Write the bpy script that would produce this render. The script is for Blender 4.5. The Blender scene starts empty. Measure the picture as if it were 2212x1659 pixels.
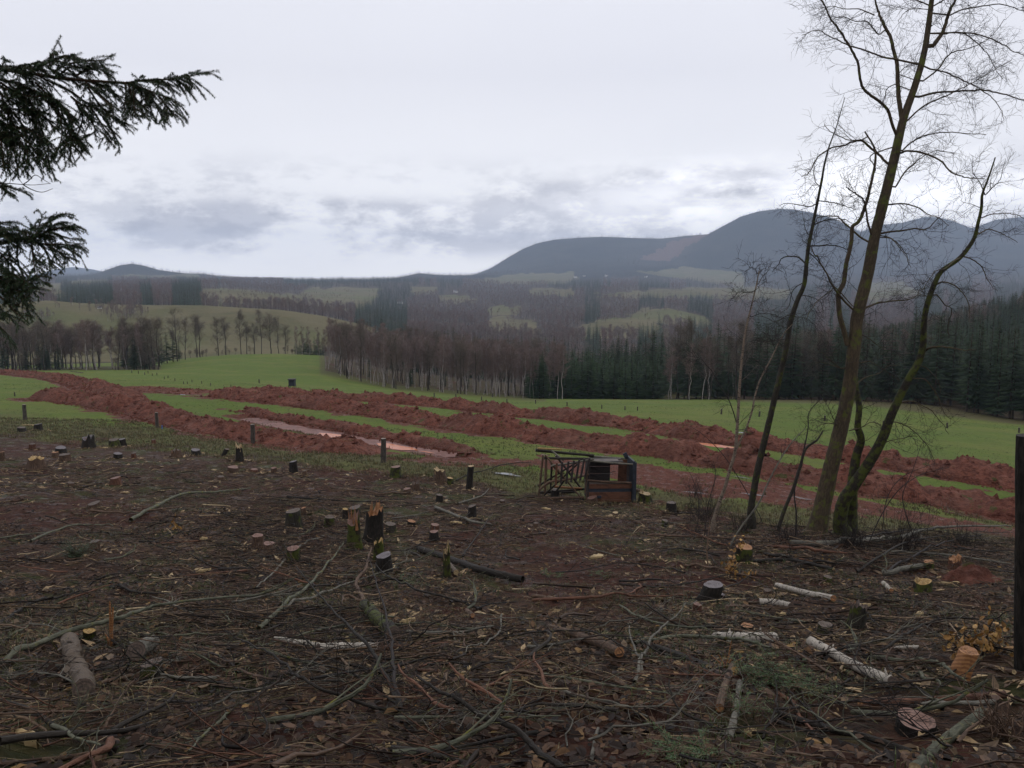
import bpy, math, random
import numpy as np
from mathutils import Vector, Matrix, Euler
R = math.radians
rng = np.random.default_rng(7)
random.seed(7)
sc = bpy.context.scene
COL = sc.collection

# ------------------------------------------------------------------ camera, sky, sun, exposure
F = 1703.0; CX = 1106.0; CY = 829.5; PITCH = R(7.5)
cam_d = bpy.data.cameras.new("camera")
cam = bpy.data.objects.new("camera", cam_d); COL.objects.link(cam)
cam.location = (0, 0, 0); cam.rotation_euler = (R(90) - PITCH, 0, 0)
cam_d.sensor_width = 36; cam_d.lens = 36 * F / 2212.0
cam_d.clip_start = 0.05; cam_d.clip_end = 60000
sc.camera = cam

SUN_EL, SUN_AZ = R(48), R(35)
w = bpy.data.worlds.new("World"); sc.world = w; w.use_nodes = True
nt = w.node_tree; nt.nodes.clear()
def wn(t, **k):
    n = nt.nodes.new(t)
    for a, b in k.items(): setattr(n, a, b)
    return n
def wm(op, a, b=None, clamp=False):
    n = wn('ShaderNodeMath', operation=op, use_clamp=clamp)
    for i, v in enumerate([a, b]):
        if v is None: continue
        if hasattr(v, 'links'): nt.links.new(v, n.inputs[i])
        else: n.inputs[i].default_value = v
    return n.outputs[0]
def wmix(f, a, b):
    n = wn('ShaderNodeMix', data_type='RGBA')
    for i, v in zip((0, 6, 7), (f, a, b)):
        if hasattr(v, 'links'): nt.links.new(v, n.inputs[i])
        elif i: n.inputs[i].default_value = (*v, 1)
        else: n.inputs[i].default_value = v
    return n.outputs[2]
def wss(x, lo, hi):
    n = wn('ShaderNodeMapRange', interpolation_type='SMOOTHSTEP')
    nt.links.new(x, n.inputs[0]); n.inputs[1].default_value = lo; n.inputs[2].default_value = hi
    return n.outputs[0]
tcn = wn('ShaderNodeTexCoord'); sep = wn('ShaderNodeSeparateXYZ')
nt.links.new(tcn.outputs['Generated'], sep.inputs[0])
dx, dy, dz = sep.outputs
az = wn('ShaderNodeMath', operation='ARCTAN2'); nt.links.new(dx, az.inputs[0]); nt.links.new(dy, az.inputs[1]); az = az.outputs[0]
def wnoise(sx, sz, scale, detail, rough, seed):
    c = wn('ShaderNodeCombineXYZ')
    nt.links.new(wm('MULTIPLY', az, sx), c.inputs[0]); nt.links.new(wm('MULTIPLY', dz, sz), c.inputs[1]); c.inputs[2].default_value = seed
    n = wn('ShaderNodeTexNoise'); nt.links.new(c.outputs[0], n.inputs['Vector'])
    n.inputs['Scale'].default_value = scale; n.inputs['Detail'].default_value = detail; n.inputs['Roughness'].default_value = rough
    return n.outputs[0]
def wgauss(a0, aw, z0, zw):   # a soft blob at a direction of the sky
    e1 = wm('POWER', wm('DIVIDE', wm('SUBTRACT', az, a0), aw), 2.0)
    e2 = wm('POWER', wm('DIVIDE', wm('SUBTRACT', dz, z0), zw), 2.0)
    return wm('POWER', 2.718, wm('MULTIPLY', wm('ADD', e1, e2), -1.0))
sky = wn('ShaderNodeTexSky', sky_type='NISHITA', sun_disc=False, sun_elevation=SUN_EL, sun_rotation=SUN_AZ)
SK = 10.0
ramp = wn('ShaderNodeValToRGB'); nt.links.new(dz, ramp.inputs[0])
el = ramp.color_ramp.elements
el[0].position = 0.0; el[0].color = (1.42, 1.38, 1.37, 1)
el[1].position = 1.0; el[1].color = (.84, .85, .90, 1)
for p, c in ((.03, (1.36, 1.33, 1.33)), (.06, (1.24, 1.22, 1.23)), (.10, (1.04, 1.03, 1.05)), (.145, (.94, .935, .97)), (.24, (.80, .80, .855)), (.42, (.86, .87, .925))):
    e = el.new(p); e.color = (*c, 1)
base = ramp.outputs[0]
# broad, soft variation of the cloud deck
n1 = wnoise(1.2, 3.0, 1.6, 3, .5, 3.1)
base = wmix(wm('MULTIPLY', wss(n1, .35, .75), .22), base, (.66, .67, .76))
# bright torn gap above the mountains
n2 = wnoise(3.0, 9.0, 1.5, 6, .6, 9.0)
gap = wm('MULTIPLY', wgauss(.33, .26, .095, .032), wss(n2, .34, .58))
base = wmix(wm('MULTIPLY', gap, .95), base, (1.5, 1.48, 1.5))
# grey cumulus bank low over the valley
n3 = wnoise(4.6, 10.0, 1.5, 10, .66, 5.3)
bank = wm('MAXIMUM', wgauss(-.20, .30, .062, .030), wgauss(.09, .14, .080, .034))
bank = wm('MAXIMUM', bank, wm('MULTIPLY', wgauss(.22, .12, .115, .02), .7))
bank = wm('MAXIMUM', bank, wm('MULTIPLY', wgauss(.60, .18, .11, .02), .5))
bk = wm('MULTIPLY', wss(n3, .42, .56), wss(bank, .05, .45))
dk = wn('ShaderNodeVectorMath', operation='MULTIPLY'); nt.links.new(base, dk.inputs[0]); dk.inputs[1].default_value = (.56, .565, .61); base = wmix(wm('MULTIPLY', bk, .95), base, dk.outputs[0])
n4 = wnoise(6.0, 13.0, 1.8, 10, .66, 15.3)
bk2 = wm('MULTIPLY', wss(n4, .46, .62), wm('MULTIPLY', wss(dz, .02, .05), wm('SUBTRACT', 1.0, wss(dz, .10, .16))))
dk = wn('ShaderNodeVectorMath', operation='MULTIPLY'); nt.links.new(base, dk.inputs[0]); dk.inputs[1].default_value = (.66, .665, .70); base = wmix(wm('MULTIPLY', bk2, .8), base, dk.outputs[0])
base = wmix(wm('MULTIPLY', gap, .7), base, (1.6, 1.58, 1.58))
scl = wn('ShaderNodeVectorMath', operation='SCALE'); nt.links.new(base, scl.inputs[0]); scl.inputs['Scale'].default_value = SK
full = wmix(.96, sky.outputs[0], scl.outputs[0])
bg = wn('ShaderNodeBackground'); nt.links.new(full, bg.inputs[0]); bg.inputs[1].default_value = 0.1
wo = wn('ShaderNodeOutputWorld'); nt.links.new(bg.outputs[0], wo.inputs[0])

sl = bpy.data.lights.new("sun", 'SUN'); so = bpy.data.objects.new("sun", sl); COL.objects.link(so)
sl.energy = 0.5; sl.angle = R(40); sl.color = (1, .98, .95)
so.rotation_euler = (R(90) - SUN_EL, 0, math.pi - SUN_AZ)
sc.view_settings.view_transform = 'Standard'; sc.view_settings.look = 'None'
sc.view_settings.exposure = 0.2; sc.view_settings.gamma = 1.0
sc.view_settings.use_curve_mapping = False
sc.cycles.use_denoising = True
sc.cycles.denoising_prefilter = 'ACCURATE'
sc.cycles.max_bounces = 5; sc.cycles.diffuse_bounces = 2; sc.cycles.glossy_bounces = 2
sc.cycles.transmission_bounces = 2; sc.cycles.volume_bounces = 1; sc.cycles.transparent_max_bounces = 4
sc.cycles.use_adaptive_sampling = True; sc.cycles.adaptive_threshold = 0.01
sc.cycles.volume_step_rate = 4.0; sc.cycles.volume_max_steps = 64

# ------------------------------------------------------------------ geometry of the place
cp, sp = math.cos(PITCH), math.sin(PITCH)
def at_of(c, r):
    """azimuth tangent a=x/y and drop tangent t=-z/y of the sight line through a traced point"""
    c = np.asarray(c, float); r = np.asarray(r, float)
    v = (CY - r) / F; k = cp + v * sp
    return ((c - CX) / F) / k, (sp - v * cp) / k
def P(c, r, Y):
    a, t = at_of(c, r)
    return np.array([a * Y, Y, -t * Y]) if np.ndim(a) == 0 else np.stack([a * Y, Y + a * 0, -t * Y], -1)
def proj(x, y, z):
    d = np.maximum(y * cp - z * sp, 1e-3)
    return CX + F * x / d, CY - F * (y * sp + z * cp) / d

NODES = [  # distance ahead, [(column, row) ...] of the ground there
 (0.8, [(0, 2700), (2212, 2700)]), (1.6, [(0, 1980), (2212, 1980)]),
 (2.6, [(0, 1735), (2212, 1735)]), (3.6, [(0, 1592), (1106, 1598), (2212, 1590)]),
 (5.2, [(0, 1470), (1106, 1478), (2212, 1470)]), (8, [(0, 1355), (1106, 1365), (2212, 1362)]),
 (12, [(0, 1262), (1106, 1270), (2212, 1285)]), (18, [(0, 1160), (1106, 1180), (1765, 1178), (2212, 1215)]),
 (23, [(0, 1095), (1106, 1130), (1765, 1150), (2212, 1195)]), (32, [(0, 1020), (700, 1045), (1270, 1078), (1765, 1105), (2212, 1160)]),
 (39, [(0, 975), (828, 998), (1106, 1018), (1600, 1040), (2212, 1125)]), (47, [(0, 940), (547, 958), (1106, 975), (1600, 995), (2212, 1066)]),
 (60, [(0, 905), (340, 915), (1106, 930), (1600, 955), (2212, 1008)]), (90, [(0, 855), (430, 854), (800, 868), (1106, 888), (1600, 908), (2212, 950)]),
 (130, [(0, 824), (430, 826), (800, 850), (1106, 872), (1600, 880), (1850, 885), (2212, 917)]),
 (165, [(0, 812), (430, 814), (800, 842), (1106, 866), (1600, 866), (1850, 868), (2000, 872), (2212, 895)]),
 (205, [(0, 804), (400, 803), (700, 812), (850, 838), (1150, 861), (1400, 862), (1850, 858), (2212, 868)]),
 (255, [(0, 799), (340, 797), (450, 786), (520, 784), (700, 795), (850, 822), (1100, 848), (1600, 850), (1900, 835), (2212, 815)]),
 (330, [(0, 793), (340, 785), (400, 774), (500, 766), (600, 764), (700, 768), (850, 800), (1100, 828), (1600, 838), (1900, 808), (2212, 760)]),
 (450, [(0, 778), (400, 778), (600, 782), (800, 800), (1106, 828), (1600, 832), (1900, 778), (2212, 700)]),
 (570, [(0, 755), (300, 757), (600, 756), (800, 775), (1106, 810), (1600, 800), (1900, 762), (2212, 682)]),
 (760, [(0, 657), (100, 650), (200, 656), (330, 661), (440, 661), (600, 669), (700, 682), (790, 702), (850, 722), (1106, 752), (1200, 748), (1600, 745), (1900, 740), (2212, 700)]),
 (950, [(0, 668), (400, 670), (700, 690), (850, 716), (1106, 735), (1200, 727), (1450, 726), (1600, 718), (1900, 722), (2212, 705)]),
 (1150, [(0, 645), (200, 650), (430, 645), (540, 656), (700, 674), (850, 690), (1106, 712), (1190, 716), (1250, 702), (1340, 692), (1450, 700), (1530, 706), (1700, 700), (1900, 702), (2212, 695)]),
 (1400, [(0, 634), (200, 637), (430, 630), (520, 632), (600, 642), (700, 662), (900, 680), (1060, 692), (1200, 690), (1360, 682), (1440, 669), (1530, 676), (1600, 690), (1900, 680), (2212, 680)]),
 (1900, [(0, 622), (200, 624), (430, 620), (700, 644), (850, 655), (1000, 660), (1100, 655), (1300, 648), (1500, 650), (1600, 655), (1900, 650), (2212, 650)]),
 (2400, [(0, 615), (430, 614), (700, 626), (900, 634), (1106, 634), (1300, 626), (1500, 625), (1700, 630), (1900, 632), (2212, 628)]),
 (3200, [(0, 606), (300, 608), (500, 608), (700, 610), (850, 608), (950, 610), (1106, 614), (1300, 614), (1500, 618), (1700, 622), (1900, 622), (2212, 615)]),
 (4000, [(0, 603), (230, 600), (400, 600), (500, 606), (700, 609), (850, 607), (950, 606), (1000, 606), (1106, 604), (1250, 606), (1400, 602), (1600, 604), (1900, 602), (2212, 598)]),
 (4800, [(0, 599), (180, 595), (215, 589), (232, 583), (260, 573), (285, 570), (310, 574), (345, 584), (400, 591), (440, 592), (500, 601), (700, 609), (840, 606), (870, 598), (905, 590), (950, 594), (1010, 595), (1106, 592), (1250, 588), (1380, 580), (1600, 580), (1900, 585), (2212, 575)]),
 (5600, [(0, 603), (700, 611), (1020, 600), (1100, 583), (1200, 560), (1300, 556), (1400, 556), (1440, 555), (1490, 528), (1530, 506), (1600, 468), (1640, 456), (1680, 451), (1715, 452), (1750, 458), (1800, 472), (1840, 492), (1880, 512), (1950, 517), (2000, 512), (2100, 522), (2212, 508)]),
 (6300, [(0, 606), (700, 612), (850, 608), (1000, 600), (1030, 592), (1060, 580), (1100, 555), (1130, 538), (1160, 526), (1200, 518), (1250, 514), (1300, 512), (1350, 514), (1430, 516), (1480, 510), (1530, 506), (1600, 520), (1700, 530), (1800, 525), (1840, 508), (1900, 486), (1950, 481), (2000, 468), (2030, 470), (2060, 478), (2100, 494), (2150, 475), (2212, 468)]),
 (7500, [(0, 610), (1000, 613), (1500, 590), (2212, 580)]),
 (8800, [(0, 602), (80, 590), (120, 580), (160, 576), (200, 581), (250, 592), (330, 604), (500, 610), (2212, 606)]),
 (10200, [(0, 612), (2212, 612)])]
NY = np.log(np.array([n[0] for n in NODES])); NT = []
for Y_, pts in NODES:
    a_, t_ = at_of([p[0] for p in pts], [p[1] for p in pts]); NT.append((a_, t_))

def hsh(i, j, s):
    n = (i * 374761393 + j * 668265263 + s * 1274126177) & 0xffffffff
    n = ((n ^ (n >> 13)) * 1274126177) & 0xffffffff
    return ((n ^ (n >> 16)) & 0xffff) / 65535.0
def vnoise(x, y, s=0):
    xi = np.floor(x).astype(np.int64); yi = np.floor(y).astype(np.int64)
    fx = x - xi; fy = y - yi; fx = fx * fx * (3 - 2 * fx); fy = fy * fy * (3 - 2 * fy)
    return ((hsh(xi, yi, s) * (1 - fx) + hsh(xi + 1, yi, s) * fx) * (1 - fy) + (hsh(xi, yi + 1, s) * (1 - fx) + hsh(xi + 1, yi + 1, s) * fx) * fy) * 2 - 1
def fbm(x, y, s=0, o=4, g=.5):
    r = 0; a = 1.0
    for k in range(o):
        r = r + a * vnoise(x, y, s + k * 17); x = x * 2.03 + 5.1; y = y * 2.03 + 1.7; a *= g
    return r
def sstep(x, lo, hi):
    u = np.clip((x - lo) / (hi - lo), 0, 1); return u * u * (3 - 2 * u)
def ground_t(a, Y):
    shp = a.shape; a = a.ravel(); L = np.log(np.clip(Y.ravel(), math.exp(NY[0]), math.exp(NY[-1]) - 1)); out = np.empty_like(L)
    for s in range(0, len(a), 60000):
        aa = a[s:s + 60000]; l = L[s:s + 60000]
        T = np.stack([np.interp(aa, n[0], n[1]) for n in NT], 1)
        h = np.diff(NY); d = np.diff(T, axis=1) / h
        m = np.zeros_like(T); m[:, 0] = d[:, 0]; m[:, -1] = d[:, -1]
        w1 = 2 * h[1:] + h[:-1]; w2 = h[1:] + 2 * h[:-1]
        same = d[:, :-1] * d[:, 1:] > 0
        dd0 = np.where(same, d[:, :-1], 1); dd1 = np.where(same, d[:, 1:], 1)
        m[:, 1:-1] = np.where(same, (w1 + w2) / (w1 / dd0 + w2 / dd1), 0)
        k = np.clip(np.searchsorted(NY, l, side='right') - 1, 0, len(NY) - 2); i = np.arange(len(l))
        hh = h[k]; u = (l - NY[k]) / hh; u2 = u * u; u3 = u2 * u
        out[s:s + 60000] = (2 * u3 - 3 * u2 + 1) * T[i, k] + (u3 - 2 * u2 + u) * hh * m[i, k] + (-2 * u3 + 3 * u2) * T[i, k + 1] + (u3 - u2) * hh * m[i, k + 1]
    return out.reshape(shp)
def base_z(x, y):
    x = np.asarray(x, float); y = np.asarray(y, float)
    Rr = np.hypot(x, y); Ye = np.maximum(y, .35 * Rr + .1); a = np.clip(x / Ye, -.72, .72)
    z = -ground_t(a, Ye) * Ye
    back = sstep(y / (Rr + 1e-6), .45, -.1)
    return z * (1 - back) + (-1.75 + .06 * np.minimum(Rr, 90) * back) * back
def gz(x, y):
    x = np.atleast_1d(np.asarray(x, float)); y = np.atleast_1d(np.asarray(y, float))
    z = base_z(x, y); Rr = np.hypot(x, y)
    near = 1 - sstep(Rr, 34, 46)
    z = z + near * (.085 * fbm(x * .8, y * .8, 3, 4) + .03 * fbm(x * 4, y * 4, 9, 3)) * sstep(Rr, 1, 4)
    z = z + .04 * fbm(x * .35, y * .35, 21, 3) * sstep(Rr, 30, 60)
    z = z + (Rr * .0016) * fbm(x / (60 + Rr * .09), y / (60 + Rr * .09), 31, 4) * sstep(Rr, 350, 700) * (1 - .75 * sstep(Rr, 4300, 4700))
    return z
def gz1(x, y): return float(gz(x, y)[0])
YS = np.exp(np.linspace(math.log(1.2), math.log(9000), 1400))
def hit(c, r):
    """where the sight line through a traced point meets the ground"""
    a, t = at_of(c, r); g = -gz(a * YS, YS) / YS
    k = np.argmax(g <= t)
    if k == 0: k = 1
    u = np.clip((g[k - 1] - t) / max(g[k - 1] - g[k], 1e-9), 0, 1)
    Y = YS[k - 1] + (YS[k] - YS[k - 1]) * u
    return np.array([a * Y, Y, gz1(a * Y, Y)])
def line_r(c, pts): return np.interp(c, [p[0] for p in pts], [p[1] for p in pts])

# ------------------------------------------------------------------ mesh building
class MB:
    def __init__(s): s.V = []; s.A = []; s.T = []; s.Q = []; s.Qm = []; s.Tm = []; s.n = 0; s.Tr = []
    def add(s, V, quads=None, tris=None, rnd=0.5, tc=None, m=0):
        V = np.asarray(V, float).reshape(-1, 3); k = len(V)
        s.V.append(V); s.A.append(np.broadcast_to(np.asarray(rnd, float), (k,)))
        s.T.append(V if tc is None else np.asarray(tc, float).reshape(-1, 3))
        if quads is not None and len(quads): q = np.asarray(quads, np.int64) + s.n; s.Q.append(q); s.Qm.append(np.full(len(q), m))
        if tris is not None and len(tris): q = np.asarray(tris, np.int64) + s.n; s.Tr.append(q); s.Tm.append(np.full(len(q), m))
        s.n += k
    def mesh(s, name, mats, smooth=True):
        me = bpy.data.meshes.new(name)
        V = np.concatenate(s.V); Q = np.concatenate(s.Q) if s.Q else np.zeros((0, 4), int); T = np.concatenate(s.Tr) if s.Tr else np.zeros((0, 3), int)
        me.vertices.add(len(V)); me.vertices.foreach_set('co', V.ravel())
        me.loops.add(Q.size + T.size); me.loops.foreach_set('vertex_index', np.concatenate([Q.ravel(), T.ravel()]).astype(np.int32))
        me.polygons.add(len(Q) + len(T))
        me.polygons.foreach_set('loop_start', np.concatenate([np.arange(len(Q)) * 4, Q.size + np.arange(len(T)) * 3]).astype(np.int32))
        me.polygons.foreach_set('material_index', np.concatenate(s.Qm + s.Tm).astype(np.int32) if (s.Qm or s.Tm) else [])
        me.polygons.foreach_set('use_smooth', np.full(len(Q) + len(T), smooth))
        me.update(calc_edges=True)
        at = me.attributes.new('rnd', 'FLOAT', 'POINT'); at.data.foreach_set('value', np.concatenate(s.A).astype(np.float32))
        at = me.attributes.new('tc', 'FLOAT_VECTOR', 'POINT'); at.data.foreach_set('vector', np.concatenate(s.T).astype(np.float32).ravel())
        for m in (mats if isinstance(mats, (list, tuple)) else [mats]): me.materials.append(m)
        return me
    def build(s, name, mats, parent=None, loc=None, smooth=True):
        return link(s.mesh(name, mats, smooth), name, parent, loc)
def link(me, name, parent=None, loc=None):
    o = bpy.data.objects.new(name, me); COL.objects.link(o)
    if parent is not None: o.parent = parent
    if loc is not None: o.location = loc
    return o
def empty(name, loc=(0, 0, 0), rz=0.0, sc_=1.0):
    o = bpy.data.objects.new(name, None); COL.objects.link(o); o.location = loc; o.rotation_euler = (0, 0, rz)
    o.scale = (sc_, sc_, sc_); o.empty_display_size = .1; return o
def tag(o, label=None, cat=None, group=None, kind=None):
    for k, v in (('label', label), ('category', cat), ('group', group), ('kind', kind)):
        if v: o[k] = v
    return o
def frames(D):
    D = D / (np.linalg.norm(D, axis=-1, keepdims=True) + 1e-12)
    up = np.zeros_like(D); v = np.abs(D[..., 2:3]) > .92
    up[...] = (0, 0, 1); up = np.where(v, np.array([1.0, 0, 0]), up)
    A = np.cross(D, up); A /= np.linalg.norm(A, axis=-1, keepdims=True) + 1e-12
    return A, np.cross(D, A)
def tubes(mb, Pt, Rd, sides=4, rnd=.5, m=0, cap=False, wob=0.0):
    """Pt (N,K,3), Rd (N,K): a batch of tubes of the same number of rings"""
    Pt = np.asarray(Pt, float); Rd = np.asarray(Rd, float)
    if Pt.ndim == 2: Pt = Pt[None]; Rd = Rd[None]
    N, K, _ = Pt.shape; D = np.empty_like(Pt)
    D[:, 1:-1] = Pt[:, 2:] - Pt[:, :-2]; D[:, 0] = Pt[:, 1] - Pt[:, 0]; D[:, -1] = Pt[:, -1] - Pt[:, -2]
    mean = (Pt[:, -1] - Pt[:, 0])[:, None, :]; mean = mean / (np.linalg.norm(mean, axis=-1, keepdims=True) + 1e-9)
    A, _b = frames(np.broadcast_to(mean, D.shape).copy()); D = D / (np.linalg.norm(D, axis=-1, keepdims=True) + 1e-12)
    A = A - D * np.sum(A * D, -1, keepdims=True); A /= np.linalg.norm(A, axis=-1, keepdims=True) + 1e-12; B = np.cross(D, A)
    th = np.arange(sides) / sides * 2 * np.pi; c = np.cos(th); sn = np.sin(th)
    rr = Rd[:, :, None] * np.ones(sides)
    if wob: rr = rr * (1 + wob * (rng.random(rr.shape) * 2 - 1))
    V = Pt[:, :, None, :] + rr[..., None] * (A[:, :, None, :] * c[:, None] + B[:, :, None, :] * sn[:, None])
    L = np.concatenate([np.zeros((N, 1)), np.cumsum(np.linalg.norm(np.diff(Pt, axis=1), axis=-1), 1)], 1)
    tc = np.stack([rr * c, rr * sn, np.broadcast_to(L[:, :, None], rr.shape)], -1)
    tc = tc + (np.arange(N) * 3.7)[:, None, None, None]
    i = np.arange(N)[:, None, None] * K * sides; j = np.arange(K - 1)[None, :, None] * sides; k = np.arange(sides)[None, None, :]; k2 = (k + 1) % sides
    q = np.stack([i + j + k, i + j + k2, i + j + sides + k2, i + j + sides + k], -1).reshape(-1, 4)
    rn = np.broadcast_to(np.asarray(rnd, float).reshape(-1, 1, 1) if np.ndim(rnd) else rnd, rr.shape).ravel()
    mb.add(V, quads=q, rnd=rn, tc=tc, m=m)
    return V
def disc(mb, ring, rnd=.5, m=0, bump=.0):
    """close a ring of points with a slightly uneven cut face"""
    ring = np.asarray(ring); n = len(ring); c = ring.mean(0); mid = c + (ring - c) * .55
    nrm = np.cross(ring[0] - c, ring[n // 4] - c); nrm /= np.linalg.norm(nrm) + 1e-9
    mid = mid + nrm * (rng.random((n, 1)) * 2 - 1) * bump
    V = np.concatenate([ring, mid, c[None]]); k = np.arange(n); k2 = (k + 1) % n
    ax = (ring[0] - c) / (np.linalg.norm(ring[0] - c) + 1e-9); ay = np.cross(nrm, ax)
    tc = np.stack([(V - c) @ ax, (V - c) @ ay, np.zeros(len(V))], -1)
    mb.add(V, quads=np.stack([k, k2, n + k2, n + k], -1), tris=np.stack([n + k, n + k2, np.full(n, 2 * n)], -1), rnd=rnd, tc=tc, m=m)
def smooth_path(pts, n):
    """Catmull-Rom through the points (last axis kept), n samples"""
    p = np.asarray(pts, float)
    if len(p) < 3:
        u = np.linspace(0, 1, n)[:, None]; return p[0] * (1 - u) + p[-1] * u
    q = np.concatenate([2 * p[:1] - p[1:2], p, 2 * p[-1:] - p[-2:-1]]); u = np.linspace(0, len(p) - 1 - 1e-6, n); i = u.astype(int); f = (u - i)[:, None]
    a, b, c, d = q[i], q[i + 1], q[i + 2], q[i + 3]
    return .5 * (2 * b + (c - a) * f + (2 * a - 5 * b + 4 * c - d) * f ** 2 + (3 * b - a - 3 * c + d) * f ** 3)
def boxmb(mb, c, ax, ay, az_, rnd=.5, m=0):
    """a box from centre and three half-axis vectors"""
    c = np.asarray(c, float); ax = np.asarray(ax, float); ay = np.asarray(ay, float); az_ = np.asarray(az_, float)
    V = [c + i * ax + j * ay + k * az_ for k in (-1, 1) for j in (-1, 1) for i in (-1, 1)]
    l = [np.linalg.norm(v) for v in (ax, ay, az_)]
    tc = [(j * l[1], k * l[2], i * l[0]) for k in (-1, 1) for j in (-1, 1) for i in (-1, 1)]
    q = [(0, 2, 3, 1), (4, 5, 7, 6), (0, 1, 5, 4), (2, 6, 7, 3), (0, 4, 6, 2), (1, 3, 7, 5)]
    mb.add(V, quads=q, rnd=rnd, tc=tc, m=m)

# ------------------------------------------------------------------ materials
class NT_:
    def __init__(s, name):
        s.m = bpy.data.materials.new(name); s.m.use_nodes = True; s.t = s.m.node_tree; s.t.nodes.clear()
        s.out = s.t.nodes.new('ShaderNodeOutputMaterial'); s.b = s.t.nodes.new('ShaderNodeBsdfPrincipled'); s.t.links.new(s.b.outputs[0], s.out.inputs[0])
    def n(s, t, **k):
        x = s.t.nodes.new(t)
        for a, b in k.items(): setattr(x, a, b)
        return x
    def put(s, sock, v):
        if hasattr(v, 'links'): s.t.links.new(v, sock)
        elif isinstance(v, (tuple, list)) and len(v) == 3 and sock.type == 'RGBA': sock.default_value = (*v, 1)
        else: sock.default_value = v
    def attr(s, name, fac=True): x = s.n('ShaderNodeAttribute', attribute_name=name); return x.outputs['Fac' if fac else 'Vector']
    def obj(s): return s.n('ShaderNodeTexCoord').outputs['Object']
    def pos(s): return s.n('ShaderNodeNewGeometry').outputs['Position']
    def map(s, v, scale): x = s.n('ShaderNodeMapping'); s.put(x.inputs[0], v); x.inputs['Scale'].default_value = scale; return x.outputs[0]
    def noise(s, v, scale, detail=4, rough=.55, dist=0.0):
        x = s.n('ShaderNodeTexNoise'); s.put(x.inputs['Vector'], v); x.inputs['Scale'].default_value = scale; x.inputs['Detail'].default_value = detail
        x.inputs['Roughness'].default_value = rough; x.inputs['Distortion'].default_value = dist; return x.outputs[0]
    def vor(s, v, scale, feat='F1'):
        x = s.n('ShaderNodeTexVoronoi', feature=feat); s.put(x.inputs['Vector'], v); x.inputs['Scale'].default_value = scale; return x.outputs
    def ss(s, v, lo, hi):
        x = s.n('ShaderNodeMapRange', interpolation_type='SMOOTHSTEP'); s.put(x.inputs[0], v); x.inputs[1].default_value = lo; x.inputs[2].default_value = hi; return x.outputs[0]
    def mix(s, f, a, b, mode='MIX'):
        x = s.n('ShaderNodeMix', data_type='RGBA', blend_type=mode); s.put(x.inputs[0], f); s.put(x.inputs[6], a); s.put(x.inputs[7], b); return x.outputs[2]
    def math(s, op, a, b=0.0, clamp=False): x = s.n('ShaderNodeMath', operation=op, use_clamp=clamp); s.put(x.inputs[0], a); s.put(x.inputs[1], b); return x.outputs[0]
    def ramp(s, v, stops, interp='LINEAR'):
        x = s.n('ShaderNodeValToRGB'); s.put(x.inputs[0], v); e = x.color_ramp.elements; x.color_ramp.interpolation = interp
        e[0].position = stops[0][0]; e[0].color = (*stops[0][1], 1); e[1].position = stops[-1][0]; e[1].color = (*stops[-1][1], 1)
        for p_, c_ in stops[1:-1]: k = e.new(p_); k.color = (*c_, 1)
        return x.outputs[0]
    def bump(s, h, strength=.5, dist=.05):
        x = s.n('ShaderNodeBump'); s.put(x.inputs['Height'], h); x.inputs['Strength'].default_value = strength; x.inputs['Distance'].default_value = dist
        s.t.links.new(x.outputs[0], s.b.inputs['Normal']); return x
    def done(s, col, rough=.8, spec=.3):
        s.put(s.b.inputs['Base Color'], col); s.put(s.b.inputs['Roughness'], rough); s.b.inputs['Specular IOR Level'].default_value = spec; return s.m

def bark_mat(name, dark, light, moss=None, mossamt=.0, scale=1.0, rough=.75, stretch=.25):
    n = NT_(name); v = n.attr('tc', False); vs = n.map(v, (1, 1, stretch))
    a = n.noise(vs, 38 * scale, 6, .65); b = n.noise(vs, 9 * scale, 4, .6)
    c = n.mix(n.ss(a, .35, .68), dark, light); c = n.mix(n.math('MULTIPLY', n.ss(b, .5, .7), .5), c, tuple(x * .5 for x in dark))
    c = n.mix(n.math('MULTIPLY', n.attr('rnd'), .45), c, tuple(min(1, x * 1.5) for x in light)); c = n.mix(n.math('MULTIPLY', n.ss(n.noise(v, 2.2 * scale, 4, .7), .45, .7), .6), c, tuple(x * .8 for x in dark))
    if moss:
        mm = n.ss(n.noise(v, 5 * scale, 5, .65), .62 - mossamt * .35, .72 - mossamt * .3); c = n.mix(mm, c, moss)
    n.bump(n.math('ADD', a, n.math('MULTIPLY', b, .6)), 1.0, .02)
    return n.done(c, rough, .2)
M = {}
M['bark_dark'] = bark_mat('dark_bark', (.008, .0065, .005), (.030, .024, .019))
M['bark_tree'] = bark_mat('grey_brown_bark', (.030, .022, .014), (.085, .062, .036), (.075, .085, .016), .30, scale=.8)
M['bark_tree_low'] = bark_mat('dark_mossy_bark', (.014, .012, .009), (.045, .038, .028), (.055, .065, .010), .28)
M['bark_moss'] = bark_mat('mossy_bark', (.009, .0075, .005), (.030, .022, .015), (.050, .058, .009), .52)
M['bark_brown'] = bark_mat('brown_bark', (.035, .021, .014), (.13, .080, .052))
M['bark_grey'] = bark_mat('grey_bark', (.045, .042, .034), (.16, .145, .115), (.10, .11, .04), .15)
M['bark_green'] = bark_mat('greenish_bark', (.040, .042, .028), (.12, .118, .080), (.16, .15, .02), .22)
M['bark_red'] = bark_mat('reddish_bark', (.045, .020, .013), (.15, .07, .042))
M['twig_dark'] = bark_mat('dark_twig_bark', (.010, .008, .008), (.035, .027, .024))
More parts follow.
